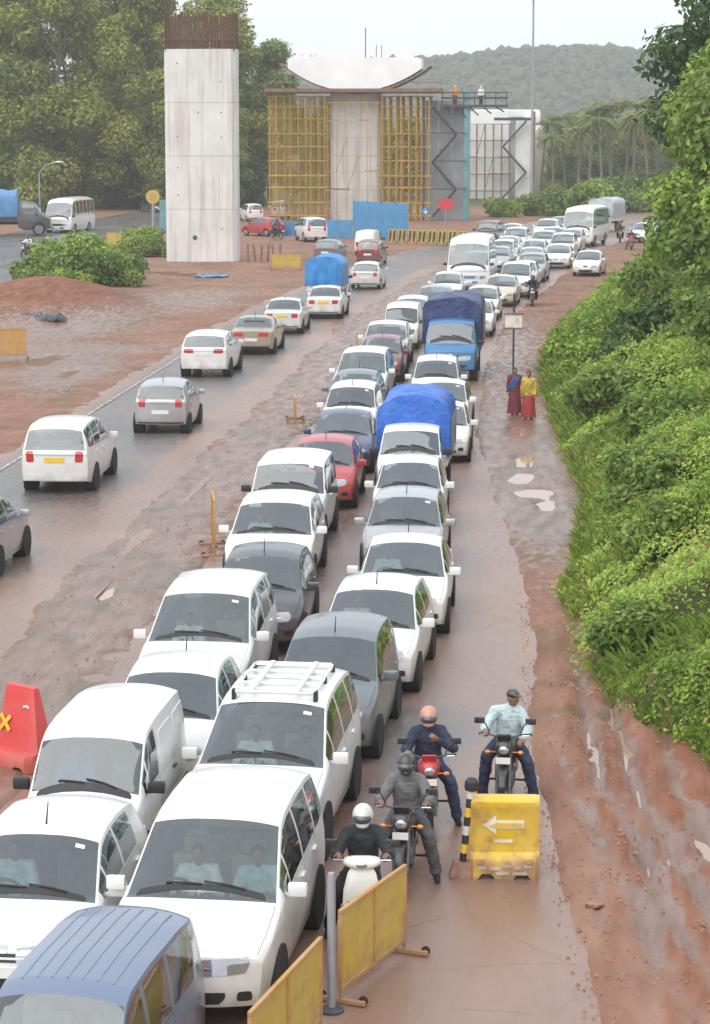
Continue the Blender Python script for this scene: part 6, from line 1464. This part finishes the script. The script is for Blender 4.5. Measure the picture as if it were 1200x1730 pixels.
def make_scooter():
    pr = Proto('scooter'); ty, rm, dc = spoke_wheel(.225, .10, 'scooter')
    for y in (.63, -.60):
        wi = pr.part('wheel', ty, 'rubber', None, Matrix.Translation((0, y, .225))); pr.part('rim', rm, 'alloy', wi)
    pr.part('front_apron', MB().add(*loft([(.49, .34, .16, .06), (.53, .44, .20, .10), (.52, .58, .22, .12), (.49, .72, .215, .12), (.45, .86, .18, .10), (.42, .95, .13, .07)])).mesh('front_apron', True, 60), 'PAINT')
    pr.part('inner_shield', MB().add(*loft([(.40, .34, .17, .04), (.42, .55, .20, .12), (.38, .80, .18, .12), (.34, .93, .12, .05)])).mesh('inner_shield', True, 60), 'bike_black')
    for sg in (1, -1):
        pr.part('indicator', MB().tube([(sg * .045, .665, .555), (sg * .10, .660, .575), (sg * .155, .640, .63)], [.012, .020, .010], 6).mesh('indicator'), 'bike_black')
    pr.part('front_mudguard', MB().add(*loft([(.86, .36, .05, .05), (.80, .44, .075, .05), (.66, .49, .085, .05), (.52, .46, .08, .05)])).mesh('front_mudguard', True, 60), 'PAINT')
    pr.part('fork', MB().tube([(.07, .63, .225), (.07, .50, .62)], .022, 7).tube([(-.07, .63, .225), (-.07, .50, .62)], .022, 7).tube([(0, .50, .6), (0, .38, 1.0)], .03, 7).mesh('fork'), 'engine_grey')
    hd = pr.part('handlebar_cowl', MB().add(*loft([(.28, 1.03, .16, .035), (.35, 1.04, .23, .06), (.43, 1.03, .22, .068), (.49, 1.02, .15, .05), (.51, 1.02, .08, .03)])).mesh('handlebar_cowl', True, 60), 'PAINT')
    pr.part('headlight', MB().ball((0, .475, 1.02), (.10, .05, .05), 12, 8).mesh('headlight'), 'lamp_lens', hd)
    pr.part('handlebar', MB().tube([(-.35, .33, 1.04), (.35, .33, 1.04)], .014, 8).mesh('handlebar'), 'bike_black')
    bike_common(pr, .29, .33, 1.04, 1.24)
    pr.part('floorboard', MB().box((0, .18, .30), (.34, .50, .09), None, .03).mesh('floorboard'), 'bike_black')
    pr.part('rear_body', MB().add(*loft([(-.02, .42, .13, .14), (-.15, .52, .17, .18), (-.40, .57, .19, .17), (-.70, .62, .16, .12), (-.86, .66, .09, .06)])).mesh('rear_body', True, 60), 'PAINT')
    pr.part('seat', MB().add(*loft([(.02, .735, .10, .03), (-.10, .755, .135, .05), (-.35, .76, .145, .055), (-.62, .79, .13, .05), (-.80, .80, .08, .03)])).mesh('seat', True, 60), 'seat_vinyl')
    pr.part('tail_light', MB().box((0, -.875, .64), (.14, .03, .06), None, .012).mesh('tail_light'), 'tail_red')
    pr.part('exhaust', MB().tube([(.16, -.35, .25), (.18, -.75, .30)], [.05, .055], 9).mesh('exhaust'), 'engine_grey')
    pr.part('centre_stand', MB().tube([(.12, -.10, .28), (.14, -.2, .12)], .015, 6).mesh('centre_stand'), 'engine_grey', far=False)
    pr.part('number_plate', MB().box((0, .69, .40), (.20, .015, .09)).mesh('number_plate', False), 'plate_white')
    return pr
def make_motorcycle():
    pr = Proto('motorcycle'); ty, rm, dc = spoke_wheel(.30, .10, 'motorcycle')
    for y in (.68, -.62):
        wi = pr.part('wheel', ty, 'rubber', None, Matrix.Translation((0, y, .30))); pr.part('rim', rm, 'alloy', wi); pr.part('brake_disc', dc, 'chrome', wi, far=False)
    pr.part('fork', MB().tube([(.085, .68, .30), (.085, .44, .98)], .024, 8).tube([(-.085, .68, .30), (-.085, .44, .98)], .024, 8).mesh('fork'), 'engine_grey')
    pr.part('front_mudguard', MB().add(*loft([(.98, .46, .045, .03), (.86, .60, .06, .035), (.68, .645, .065, .035), (.48, .58, .06, .03)])).mesh('front_mudguard', True, 60), 'bike_black')
    hc = pr.part('headlamp_cowl', MB().add(*loft([(.44, .92, .11, .09), (.52, .93, .13, .12), (.60, .92, .11, .10), (.64, .91, .07, .05)])).box((0, .53, 1.07), (.20, .03, .12), Matrix.Rotation(R(-25), 3, 'X'), .012).mesh('headlamp_cowl', True, 60), 'PAINT')
    pr.part('headlight', MB().ball((0, .62, .91), (.085, .04, .065), 12, 8).mesh('headlight'), 'lamp_lens', hc)
    for sg in (1, -1):
        pr.part('indicator', MB().tube([(sg * .10, .52, .86), (sg * .20, .52, .86)], .008, 5).ball((sg * .23, .53, .86), (.045, .03, .03), 8, 6).mesh('indicator'), 'amber')
    pr.part('handlebar', MB().tube([(-.36, .30, 1.06), (-.22, .36, 1.07), (0, .40, 1.02), (.22, .36, 1.07), (.36, .30, 1.06)], .013, 8).mesh('handlebar'), 'bike_black')
    bike_common(pr, .30, .33, 1.06, 1.26)
    pr.part('fuel_tank', MB().add(*loft([(.40, .80, .07, .06), (.32, .84, .14, .12), (.12, .86, .165, .13), (-.06, .82, .12, .10), (-.14, .79, .08, .05)])).mesh('fuel_tank', True, 60), 'PAINT')
    pr.part('seat', MB().add(*loft([(-.08, .79, .09, .04), (-.22, .80, .13, .05), (-.50, .82, .135, .05), (-.78, .86, .10, .045), (-.90, .88, .05, .02)])).mesh('seat', True, 60), 'seat_vinyl')
    pr.part('frame', MB().tube([(0, .44, .92), (0, .30, .45), (0, -.12, .30), (0, -.25, .62), (0, -.80, .76)], .026, 7).tube([(.09, -.25, .38), (.09, -.62, .30)], .028, 7).tube([(-.09, -.25, .38), (-.09, -.62, .30)], .028, 7).mesh('frame'), 'bike_black')
    pr.part('engine', MB().box((0, .10, .40), (.26, .34, .26), None, .05).box((0, .24, .58), (.17, .18, .20), Matrix.Rotation(R(-20), 3, 'X'), .03).mesh('engine'), 'engine_grey')
    pr.part('exhaust', MB().tube([(.08, .30, .48), (.12, .26, .26), (.15, -.2, .24), (.17, -.75, .36)], [.022, .022, .03, .045], 8).mesh('exhaust'), 'chrome')
    pr.part('side_panel', MB().box((.11, -.28, .62), (.03, .30, .18), None, .012).box((-.11, -.28, .62), (.03, .30, .18), None, .012).mesh('side_panel'), 'PAINT')
    pr.part('rear_mudguard', MB().add(*loft([(-.45, .64, .06, .03), (-.70, .70, .07, .03), (-.92, .68, .07, .03), (-1.0, .54, .06, .03)])).mesh('rear_mudguard', True, 60), 'bike_black')
    pr.part('tail_light', MB().box((0, -.96, .76), (.15, .05, .07), None, .015).mesh('tail_light'), 'tail_red')
    for sg in (1, -1):
        pr.part('footrest', MB().tube([(sg * .13, -.02, .32), (sg * .27, -.02, .32)], .016, 6).mesh('footrest'), 'rubber')
        pr.part('shock_absorber', MB().tube([(sg * .11, -.55, .34), (sg * .11, -.42, .70)], .025, 7).mesh('shock_absorber'), 'chrome', far=False)
    pr.part('number_plate', MB().box((0, .70, .78), (.20, .015, .09)).mesh('number_plate', False), 'plate_white')
    pr.part('number_plate', MB().box((0, -1.01, .64), (.22, .015, .11)).mesh('number_plate', False), 'plate_white')
    return pr
SCO, MOT = make_scooter(), make_motorcycle()

# ------------------------------------------------------------------ people
TMP = bpy.data.scenes.new('work')
def fused(name, mb, voxel, smooth=4, fac=.5):
    """one continuous skin over overlapping limbs"""
    me = bpy.data.meshes.new(name); me.from_pydata(mb.v, [], mb.f); me.validate()
    o = bpy.data.objects.new(name + '_tmp', me); TMP.collection.objects.link(o)
    rm = o.modifiers.new('r', 'REMESH'); rm.mode = 'VOXEL'; rm.voxel_size = voxel
    sm = o.modifiers.new('s', 'SMOOTH'); sm.iterations = smooth; sm.factor = fac
    vl = TMP.view_layers[0]; vl.update(); dg = vl.depsgraph; out = bpy.data.meshes.new_from_object(o.evaluated_get(dg))
    bpy.data.objects.remove(o); bpy.data.meshes.remove(me); out.name = name; out.materials.clear(); out.shade_smooth(); return out
def crumple(me, amp, seed):
    '''folds of loose cloth pushed along the normals'''
    me.update()
    k = len(me.vertices); co = np.empty(k * 3, np.float32); no = np.empty(k * 3, np.float32); me.vertices.foreach_get('co', co); me.vertex_normals.foreach_get('vector', no); co = co.reshape(-1, 3); no = no.reshape(-1, 3)
    for i in range(k):
        p = Vector(co[i].tolist()); q = mnoise.noise(Vector((p.x * 6 + p.z * 4 + seed, p.y * 6, p.z * 9 - p.x * 5))) + .6 * mnoise.noise(Vector((p.x * 22, p.y * 22 + seed, p.z * 30)))
        co[i] += no[i] * (amp * q)
    me.vertices.foreach_set('co', co.ravel()); me.update(); return me
def limb(mb, pts, rs):
    pts = [Vector(p) for p in pts]
    for (a, ra), (b_, rb) in zip(zip(pts, rs), zip(pts[1:], rs[1:])):
        k = 5; mb.tube([a.lerp(b_, i / k) for i in range(k + 1)], [ra + (rb - ra) * i / k for i in range(k + 1)], 12)
    for p, r_ in zip(pts, rs): mb.ball(p, r_, 12, 8)
def hand(mb, wrist, d, palm_dn, side, curl=.9):
    """palm, four unequal fingers bent twice and a thumb off the side of the palm"""
    d = Vector(d).normalized(); n_ = Vector(palm_dn); n_ = (n_ - d * n_.dot(d)).normalized(); s_ = d.cross(n_) * side
    w = Vector(wrist); c_ = w + d * .05
    rot = Matrix((s_, d, n_)).transposed()
    mb.ball(c_, (.042, .055, .022), 12, 8, rot)
    for k, ln in enumerate((.074, .084, .079, .062)):
        p0 = w + d * .085 + s_ * (-.030 + .020 * k); p1 = p0 + (d * math.cos(curl * .6) + n_ * math.sin(curl * .6)) * ln * .45; p2 = p1 + (d * math.cos(curl * 1.6) + n_ * math.sin(curl * 1.6)) * ln * .32; p3 = p2 + (d * math.cos(curl * 2.3) + n_ * math.sin(curl * 2.3)) * ln * .24
        limb(mb, [p0, p1, p2, p3], [.0095, .009, .0085, .0075])
    t0 = w + d * .03 - s_ * .035; t1 = t0 + (d * .6 - s_ * .7 + n_ * .3).normalized() * .035; t2 = t1 + (d * .75 + n_ * .6).normalized() * .03
    limb(mb, [t0, t1, t2], [.012, .0105, .009])
def head(mb, c, f, up=(0, 0, 1)):
    c = Vector(c); f = Vector(f).normalized(); up = Vector(up); s_ = f.cross(up).normalized(); up = s_.cross(f); rot = Matrix((s_, f, up)).transposed()
    mb.ball(c, (.075, .095, .105), 16, 12, rot); mb.ball(c + f * .025 - up * .065, (.056, .066, .055), 12, 8, rot)
    mb.ball(c + f * .098 - up * .015, (.013, .02, .026), 8, 6, rot); mb.ball(c + f * .078 - up * .062, (.027, .014, .011), 8, 6, rot)
    mb.ball(c + f * .080 + up * .032, (.055, .016, .012), 8, 6, rot)
    for sg in (1, -1): mb.ball(c + s_ * sg * .077 - up * .01, (.010, .022, .032), 8, 6, rot)
    return s_, f, up, rot
def build_person(key, J, face, hands=None, curl=.9, skirt=None):
    """J: joints in metres; returns part meshes of one pose"""
    V3 = {k: Vector(v) for k, v in J.items()}; out = {}
    b_ = MB()
    tor = [(V3['pelvis'], (.155, .115, .12)), (V3['pelvis'].lerp(V3['chest'], .5), (.135, .10, .14)), (V3['chest'], (.165, .115, .17)), (V3['chest'].lerp(V3['neck'], .55), (.155, .095, .09))]
    ax = (V3['neck'] - V3['pelvis']).normalized(); sh = (V3['shR'] - V3['shL']).normalized(); fw_ = ax.cross(sh).normalized(); sh = fw_.cross(ax); rot = Matrix((sh, fw_, ax)).transposed()
    for p, r_ in tor: b_.ball(p, r_, 16, 10, rot)
    limb(b_, [V3['neck'] - ax * .04, V3['neck'] + (V3['head'] - V3['neck']) * .55], [.055, .05])
    hs = head(b_, V3['head'], face)
    for q in 'LR':
        limb(b_, [V3['sh' + q], V3['el' + q], V3['wr' + q]], [.052, .040, .027])
        limb(b_, [V3['hip' + q], V3['kn' + q], V3['an' + q]], [.085, .056, .038])
        tip = V3['toe' + q]; limb(b_, [V3['an' + q] - Vector((0, 0, .03)), V3['an' + q].lerp(tip, .5) - Vector((0, 0, .02)), tip], [.036, .034, .024])
        hd = (hands or {}).get(q, (V3['wr' + q] - V3['el' + q], (0, 0, -1)))
        hand(b_, V3['wr' + q], hd[0], hd[1], 1 if q == 'R' else -1, curl)
    out['body'] = fused(key + '_body', b_, .0105, 3)
    s_ = MB()
    cp = [V3['pelvis'] - ax * .06, V3['pelvis'], V3['pelvis'].lerp(V3['chest'], .5), V3['chest'], V3['chest'].lerp(V3['neck'], .6)]; cr = [(.205, .165), (.20, .158), (.188, .145), (.198, .145), (.178, .125)]
    for i in range(4):
        for t_i in range(5):
            t_ = t_i / 5; s_.ball(cp[i].lerp(cp[i + 1], t_), (cr[i][0] * (1 - t_) + cr[i + 1][0] * t_, cr[i][1] * (1 - t_) + cr[i + 1][1] * t_, .07), 18, 10, rot)
    for q in 'LR': limb(s_, [V3['sh' + q], V3['sh' + q].lerp(V3['el' + q], .5), V3['el' + q], V3['el' + q].lerp(V3['wr' + q], .86)], [.084, .078, .072, .056])
    limb(s_, [V3['neck'] - ax * .06, V3['neck'] + ax * .014], [.10, .066])
    for q in 'LR': limb(s_, [V3['neck'] - ax * .045, V3['sh' + q]], [.082, .086])
    out['shirt'] = crumple(fused(key + '_shirt', s_, .014, 6), .016, 1.0 + 3.3 * len(key))
    out['short_shirt'] = None
    t_ = MB()
    t_.ball(V3['pelvis'] - ax * .02, (.175, .138, .12), 16, 10, rot)
    for q in 'LR': limb(t_, [V3['hip' + q], V3['hip' + q].lerp(V3['kn' + q], .5), V3['kn' + q], V3['kn' + q].lerp(V3['an' + q], .5), V3['kn' + q].lerp(V3['an' + q], .93)], [.112, .102, .092, .084, .078])
    out['trousers'] = crumple(fused(key + '_trousers', t_, .014, 4), .016, 4.0)
    for q in 'LR':
        sm_ = MB(); a, t2 = V3['an' + q], V3['toe' + q]; limb(sm_, [a - Vector((0, 0, .035)), a.lerp(t2, .5) - Vector((0, 0, .022)), t2], [.050, .046, .036]); out['shoe' + q] = fused(key + '_shoe', sm_, .014, 2)
    c = V3['head']; sd, f_, up, rt = hs
    hm = MB().ball(c + up * .02 - f_ * .005, (.128, .150, .140), 18, 12, rt).ball(c - up * .075 + f_ * .06, (.085, .085, .05), 14, 8, rt); out['helmet'] = fused(key + '_helmet', hm, .014, 2)
    vs = MB().ball(c + up * .005 + f_ * .066, (.114, .104, .072), 16, 10, rt); out['visor'] = vs.mesh(key + '_visor')
    hr = MB().ball(c + up * .028 - f_ * .018, (.083, .095, .094), 14, 10, rt); out['hair'] = hr.mesh(key + '_hair')
    kp = MB().ball(c + up * .045 - f_ * .012, (.088, .102, .080), 14, 10, rt).ball(c + up * .055 + f_ * .095, (.070, .055, .012), 12, 6, rt); out['cap'] = fused(key + '_cap', kp, .011, 2)
    if skirt: out['skirt'] = skirt
    return out
simple('skin', (.26, .135, .085), .55, var=.1); simple('hair_black', (.015, .013, .012), .6, var=.2)
for nm, c in (('charcoal', (.028, .032, .038)), ('grey', (.16, .16, .16)), ('navy', (.028, .038, .07)), ('paleblue', (.48, .60, .62)), ('white', (.74, .74, .72)), ('jeans', (.03, .045, .085)), ('black', (.018, .018, .02)), ('maroon', (.17, .028, .045)),
              ('yellow', (.50, .37, .06)), ('red', (.32, .04, .035)), ('orange', (.70, .22, .02)), ('blue', (.06, .12, .34)), ('brown', (.16, .09, .06)), ('ash', (.09, .09, .095))): simple('cloth_' + nm, c, .85, var=.22, scale=7, bmp=.25)
simple('helmet_black', (.03, .03, .033), .25, var=.2, coat=.6); simple('helmet_white', (.62, .62, .62), .3, var=.2, coat=.6); simple('helmet_peach', (.50, .25, .18), .35, var=.1, coat=.5); simple('visor_dark', (.05, .05, .055), .12, var=.2, coat=1); simple('helmet_silver', (.32, .33, .35), .3, .4, var=.2, coat=.6)
def person(loc, rz, P, label, top, bottom, headwear=None, hm='helmet_black', group=None, visor=True, shoes='cloth_black', shawl='blue'):
    root = empty('person', loc, rz); tag(root, label, 'person', group)
    put('body', P['body'], 'skin', root); put('shirt', P['shirt'], 'cloth_' + top, root)
    if 'skirt' in P: put('skirt', P['skirt'], 'cloth_' + bottom, root)
    else: put('trousers', P['trousers'], 'cloth_' + bottom, root)
    for q in 'LR': put('shoe', P['shoe' + q], shoes, root)
    if 'skirt' in P: put('shawl', SHAWL, 'cloth_' + shawl, root); root.scale = (.87, .87, .87)
    if headwear == 'helmet':
        h = put('helmet', P['helmet'], hm, root)
        if visor: put('visor', P['visor'], 'visor_dark', h)
    elif headwear == 'cap': put('cap', P['cap'], hm, root)
    else: put('hair', P['hair'], 'hair_black', root)
    return root
def rider_joints(scoot=True, down='L', lean=0.0, yoff=0.0):
    sz = .73 if scoot else .78; gy, gzz, gx = (.31, 1.04, .29) if scoot else (.31, 1.06, .30)
    J = dict(pelvis=(lean * .2, -.27, sz + .08), chest=(lean, -.19, sz + .39), neck=(lean * 1.2, -.13, sz + .58), head=(lean * 1.4, -.06, sz + .72),
             shL=(-.175 + lean, -.15, sz + .50), shR=(.175 + lean, -.15, sz + .50), elL=(-.32 + lean * .5, .0, sz + .27), elR=(.32 + lean * .5, .0, sz + .27), wrL=(-gx, gy - .09, gzz + .035), wrR=(gx, gy - .09, gzz + .035),
             hipL=(-.09, -.24, sz + .05), hipR=(.09, -.24, sz + .05))
    for q, sg in (('L', -1), ('R', 1)):
        if q == down: J.update({'kn' + q: (sg * .30, .10, sz - .16), 'an' + q: (sg * .40, -.02, .09), 'toe' + q: (sg * .43, .14, .035)})
        elif scoot: J.update({'kn' + q: (sg * .16, .20, sz - .07), 'an' + q: (sg * .13, .20, .42), 'toe' + q: (sg * .14, .36, .375)})
        else: J.update({'kn' + q: (sg * .22, .16, sz - .10), 'an' + q: (sg * .20, -.04, .40), 'toe' + q: (sg * .21, .12, .36)})
    return J
GH = {'L': ((.3, 1, -.1), (0, .1, -1)), 'R': ((-.3, 1, -.1), (0, .1, -1))}
P_SCO = build_person('scooter_rider', rider_joints(True, 'R'), (.10, 1, -.12), GH, 1.1)
P_MOT = build_person('motorcycle_rider', rider_joints(False, 'L'), (0, 1, -.12), GH, 1.1)
J = rider_joints(False, 'L', .0); J['elL'] = (-.34, .02, 1.08); J['wrL'] = (-.12, .16, 1.24)
P_PHONE = build_person('chin_rider', J, (.05, 1, -.12), {'L': ((.7, .35, .5), (.2, -1, 0)), 'R': GH['R']}, 1.0)
J = rider_joints(False, 'L', .0); J['anR'] = (.34, .0, .09); J['toeR'] = (.37, .16, .035); J['knR'] = (.27, .12, .70); J['elL'] = (-.30, -.10, 1.03); J['wrL'] = (-.22, .10, .95); J['chest'] = (-.03, -.20, 1.18); J['neck'] = (-.06, -.14, 1.37); J['head'] = (-.08, -.07, 1.51)
P_LOOK = build_person('looking_rider', J, (-.85, .55, -.2), {'L': ((.2, .8, -.4), (.3, 0, -1)), 'R': GH['R']}, .8)
def standing(walk=.0, armR=None):
    return dict(pelvis=(0, 0, .93), chest=(0, .01, 1.26), neck=(0, .01, 1.46), head=(0, .03, 1.62), shL=(-.18, 0, 1.40), shR=(.18, 0, 1.40), elL=(-.24, -.03 + walk * .3, 1.12), elR=(.24, -.03 - walk * .3, 1.12), wrL=(-.23, .08 + walk * .4, .88), wrR=(.23, .08 - walk * .4, .88),
                hipL=(-.085, 0, .88), hipR=(.085, 0, .88), knL=(-.09, .06 - walk * .5, .48), knR=(.09, .06 + walk * .5, .48), anL=(-.09, -walk, .09), anR=(.09, walk, .09), toeL=(-.10, .16 - walk, .04), toeR=(.10, .16 + walk, .04))
def skirt_mesh(name, walk):
    v = []; f = []; seg = 28
    for i in range(12):
        t = i / 11; z = 1.0 - t * .92; r0 = .17 + .10 * t ** .7
        for k in range(seg):
            a = 2 * math.pi * k / seg; fold = 1 + .07 * t * math.sin(a * 7 + 1) + .03 * t * math.sin(a * 13)
            v.append((r0 * math.cos(a) * fold, r0 * .8 * math.sin(a) * fold + .03 * t, z))
    for i in range(11):
        for k in range(seg): f.append((i * seg + k, i * seg + (k + 1) % seg, (i + 1) * seg + (k + 1) % seg, (i + 1) * seg + k))
    return mesh_from(name, v, f, True, 80)
def shawl_mesh():
    '''a length of cloth from the left shoulder across the front to the right hip and down the back'''
    v = []; f = []; path = [(-.20, -.15, .80), (-.21, -.15, 1.15), (-.17, -.10, 1.43), (-.10, .09, 1.43), (.02, .17, 1.28), (.14, .165, 1.08), (.20, .10, .92), (.22, -.02, .80)]
    for i, (x, y, z) in enumerate(path):
        for k in range(7):
            t = k / 6 - .5; w_ = .26; v.append((x + t * w_ * .75 + .015 * math.sin(k * 2.4 + i), y + .012 * math.cos(k * 3 + i), z + t * w_ * .35))
    for i in range(len(path) - 1):
        for k in range(6): f.append((i * 7 + k, i * 7 + k + 1, i * 7 + 8 + k, i * 7 + 7 + k))
    return mesh_from('shawl', v, f, True, 80)
SHAWL = shawl_mesh()
P_SARI = build_person('sari_walker', standing(.10), (0, 1, -.1), None, .5, skirt_mesh('sari_skirt', .1))
P_STAND = build_person('worker', standing(.0), (0, 1, -.1), None, .5)
J = rider_joints(False, None); J.update(anL=(-.20, -.04, .40), toeL=(-.21, .12, .36), knL=(-.22, .16, .76))
P_FAR = build_person('far_rider', J, (0, 1, -.12), GH, 1.1)
# seated driver for the cars whose windscreens show one
J = dict(pelvis=(0, 0, .10), chest=(0, -.06, .42), neck=(0, -.05, .63), head=(0, -.01, .79), shL=(-.18, -.06, .57), shR=(.18, -.06, .57), elL=(-.26, .14, .34), elR=(.26, .14, .34), wrL=(-.15, .36, .46), wrR=(.15, .36, .46),
         hipL=(-.09, .02, .08), hipR=(.09, .02, .08), knL=(-.13, .44, .16), knR=(.13, .44, .16), anL=(-.11, .60, -.18), anR=(.11, .60, -.18), toeL=(-.11, .74, -.20), toeR=(.11, .74, -.20))
P_DRV = build_person('driver', J, (0, 1, -.05), {'L': ((.4, 1, .1), (0, .1, -1)), 'R': ((-.4, 1, .1), (0, .1, -1))}, 1.1)
bpy.data.scenes.remove(TMP)
def ride(proto, v, u, label, paint, plabel, pose, top, bottom, hw, hm, rz=math.pi, far=False, visor=True, cat='motorcycle', group='two-wheelers waiting beside the queue', z=0.0):
    b_ = proto.inst((v, u, z), rz, label, cat, group, paint, far); p_ = person((v, u, z), rz, pose, plabel, top, bottom, hw, hm, 'riders on two-wheelers', visor); b_.scale = p_.scale = (.95, .95, .95); return b_
ride(SCO, -2.02, 26.35, 'white scooter behind the yellow barricade', 'scooterwhite', 'rider in black jacket and white helmet on the white scooter', P_SCO, 'charcoal', 'black', 'helmet', 'helmet_white', math.pi + R(3), cat='scooter')
ride(MOT, -1.66, 28.45, 'black motorcycle with amber indicators behind the white scooter', 'black', 'rider in grey shirt and black helmet behind the white scooter', P_MOT, 'grey', 'ash', 'helmet', 'helmet_black', math.pi + R(-2))
ride(MOT, -1.50, 30.85, 'red motorcycle behind the rider in the grey shirt', 'red', 'rider in navy jacket and peach helmet, one hand at his chest', P_PHONE, 'navy', 'jeans', 'helmet', 'helmet_peach', math.pi + R(4))
ride(MOT, -.50, 32.0, 'black motorcycle standing behind the yellow water barrier', 'black', 'rider in pale blue shirt and dark cap looking aside', P_LOOK, 'paleblue', 'jeans', 'cap', 'helmet_black', math.pi + R(-3))
ride(MOT, -.85, 122.8, 'black motorcycle far back beside the cream saloon', 'black', 'rider in black on the motorcycle beside the cream saloon', P_FAR, 'charcoal', 'black', 'helmet', 'helmet_black', math.pi, True)
ride(MOT, 5.4, 190, 'dark motorcycle right of the blue and white bus', 'black', 'rider in brown on the dark motorcycle by the bus', P_FAR, 'brown', 'black', 'helmet', 'helmet_black', math.pi, True)
ride(SCO, 5.9, 178.5, 'reddish scooter at the bank edge by the bus', 'maroon', 'rider in dull red on the reddish scooter at the bank edge', P_SCO, 'maroon', 'ash', None, None, math.pi, True, cat='scooter')
ride(MOT, -35.0, 161.5, 'motorcycle on the far left road by the bush', 'black', 'rider in white shirt on the far left road', P_FAR, 'white', 'jeans', 'helmet', 'helmet_black', math.pi + R(-15), True, z=.13)
ride(MOT, -21.7, 193, 'motorcycle between the red hatchback and the white off-roader', 'black', 'rider in maroon beside the red hatchback', P_FAR, 'maroon', 'black', 'helmet', 'helmet_black', R(40), True, z=.05)
person((-1.05, 76.2, .01), math.pi + .2, P_SARI, 'woman in a maroon and blue sari walking on the muddy shoulder', 'maroon', 'maroon', group='women walking on the shoulder')
person((-.60, 75.2, .01), math.pi - .1, P_SARI, 'woman in a yellow top and red skirt walking on the muddy shoulder', 'yellow', 'red', group='women walking on the shoulder', shawl='yellow')
person((-9.0, 230.2, 10.8), math.pi, P_STAND, 'worker in an orange vest and yellow helmet on the gantry platform', 'orange', 'brown', 'helmet', 'plastic_yellow', 'workers on the pier', False)
person((-6.6, 230.2, 10.8), math.pi, P_STAND, 'worker in a white shirt standing at the end of the gantry platform', 'white', 'black', 'helmet', 'helmet_white', 'workers on the pier', False)
# drivers: right-hand drive, on the seat of each car
def driver(key, v, u, label, top, xo=.33, cowl=True):
    P = TYPES[key].P; Y = u + P['L'] / 2 - P['xc']; sx = P['rows'][0][0]; fl = P.get('floor', .38)
    yl = P['L'] / 2 - sx + .10
    person((v - xo, Y - yl, fl + .10), math.pi, P_DRV, label, top, 'black', group='people sitting in the cars').scale = (.93, .93, .93)
driver('people_carrier', -3.42, 24.25, 'driver in a white shirt in the front white people carrier', 'white')
driver('people_carrier', -3.42, 24.25, 'passenger in a pale blue shirt in the front white people carrier', 'paleblue', -.33)
driver('people_carrier', -3.44, 29.63, 'driver in a white shirt in the car with the roof rack', 'white')
driver('people_carrier', -3.44, 29.63, 'passenger in a grey shirt in the car with the roof rack', 'grey', -.33)
driver('hatchback', -5.46, 24.45, 'driver in a pale blue shirt in the leftmost white hatchback', 'paleblue')
driver('panel_van', -5.50, 28.1, 'driver in a blue shirt in the white panel van', 'blue')
driver('people_carrier', -5.40, 36.9, 'driver in a white shirt in front of the charcoal hatchback', 'white')
driver('hatchback', -2.82, 38.75, 'driver in a white shirt in the white hatchback by the motorcyclists', 'white')
driver('saloon', -2.60, 43.4, 'driver in a pale shirt in the white saloon of the outer lane', 'paleblue')
driver('crossover', -5.46, 47.2, 'driver in a white shirt in the white crossover', 'white')
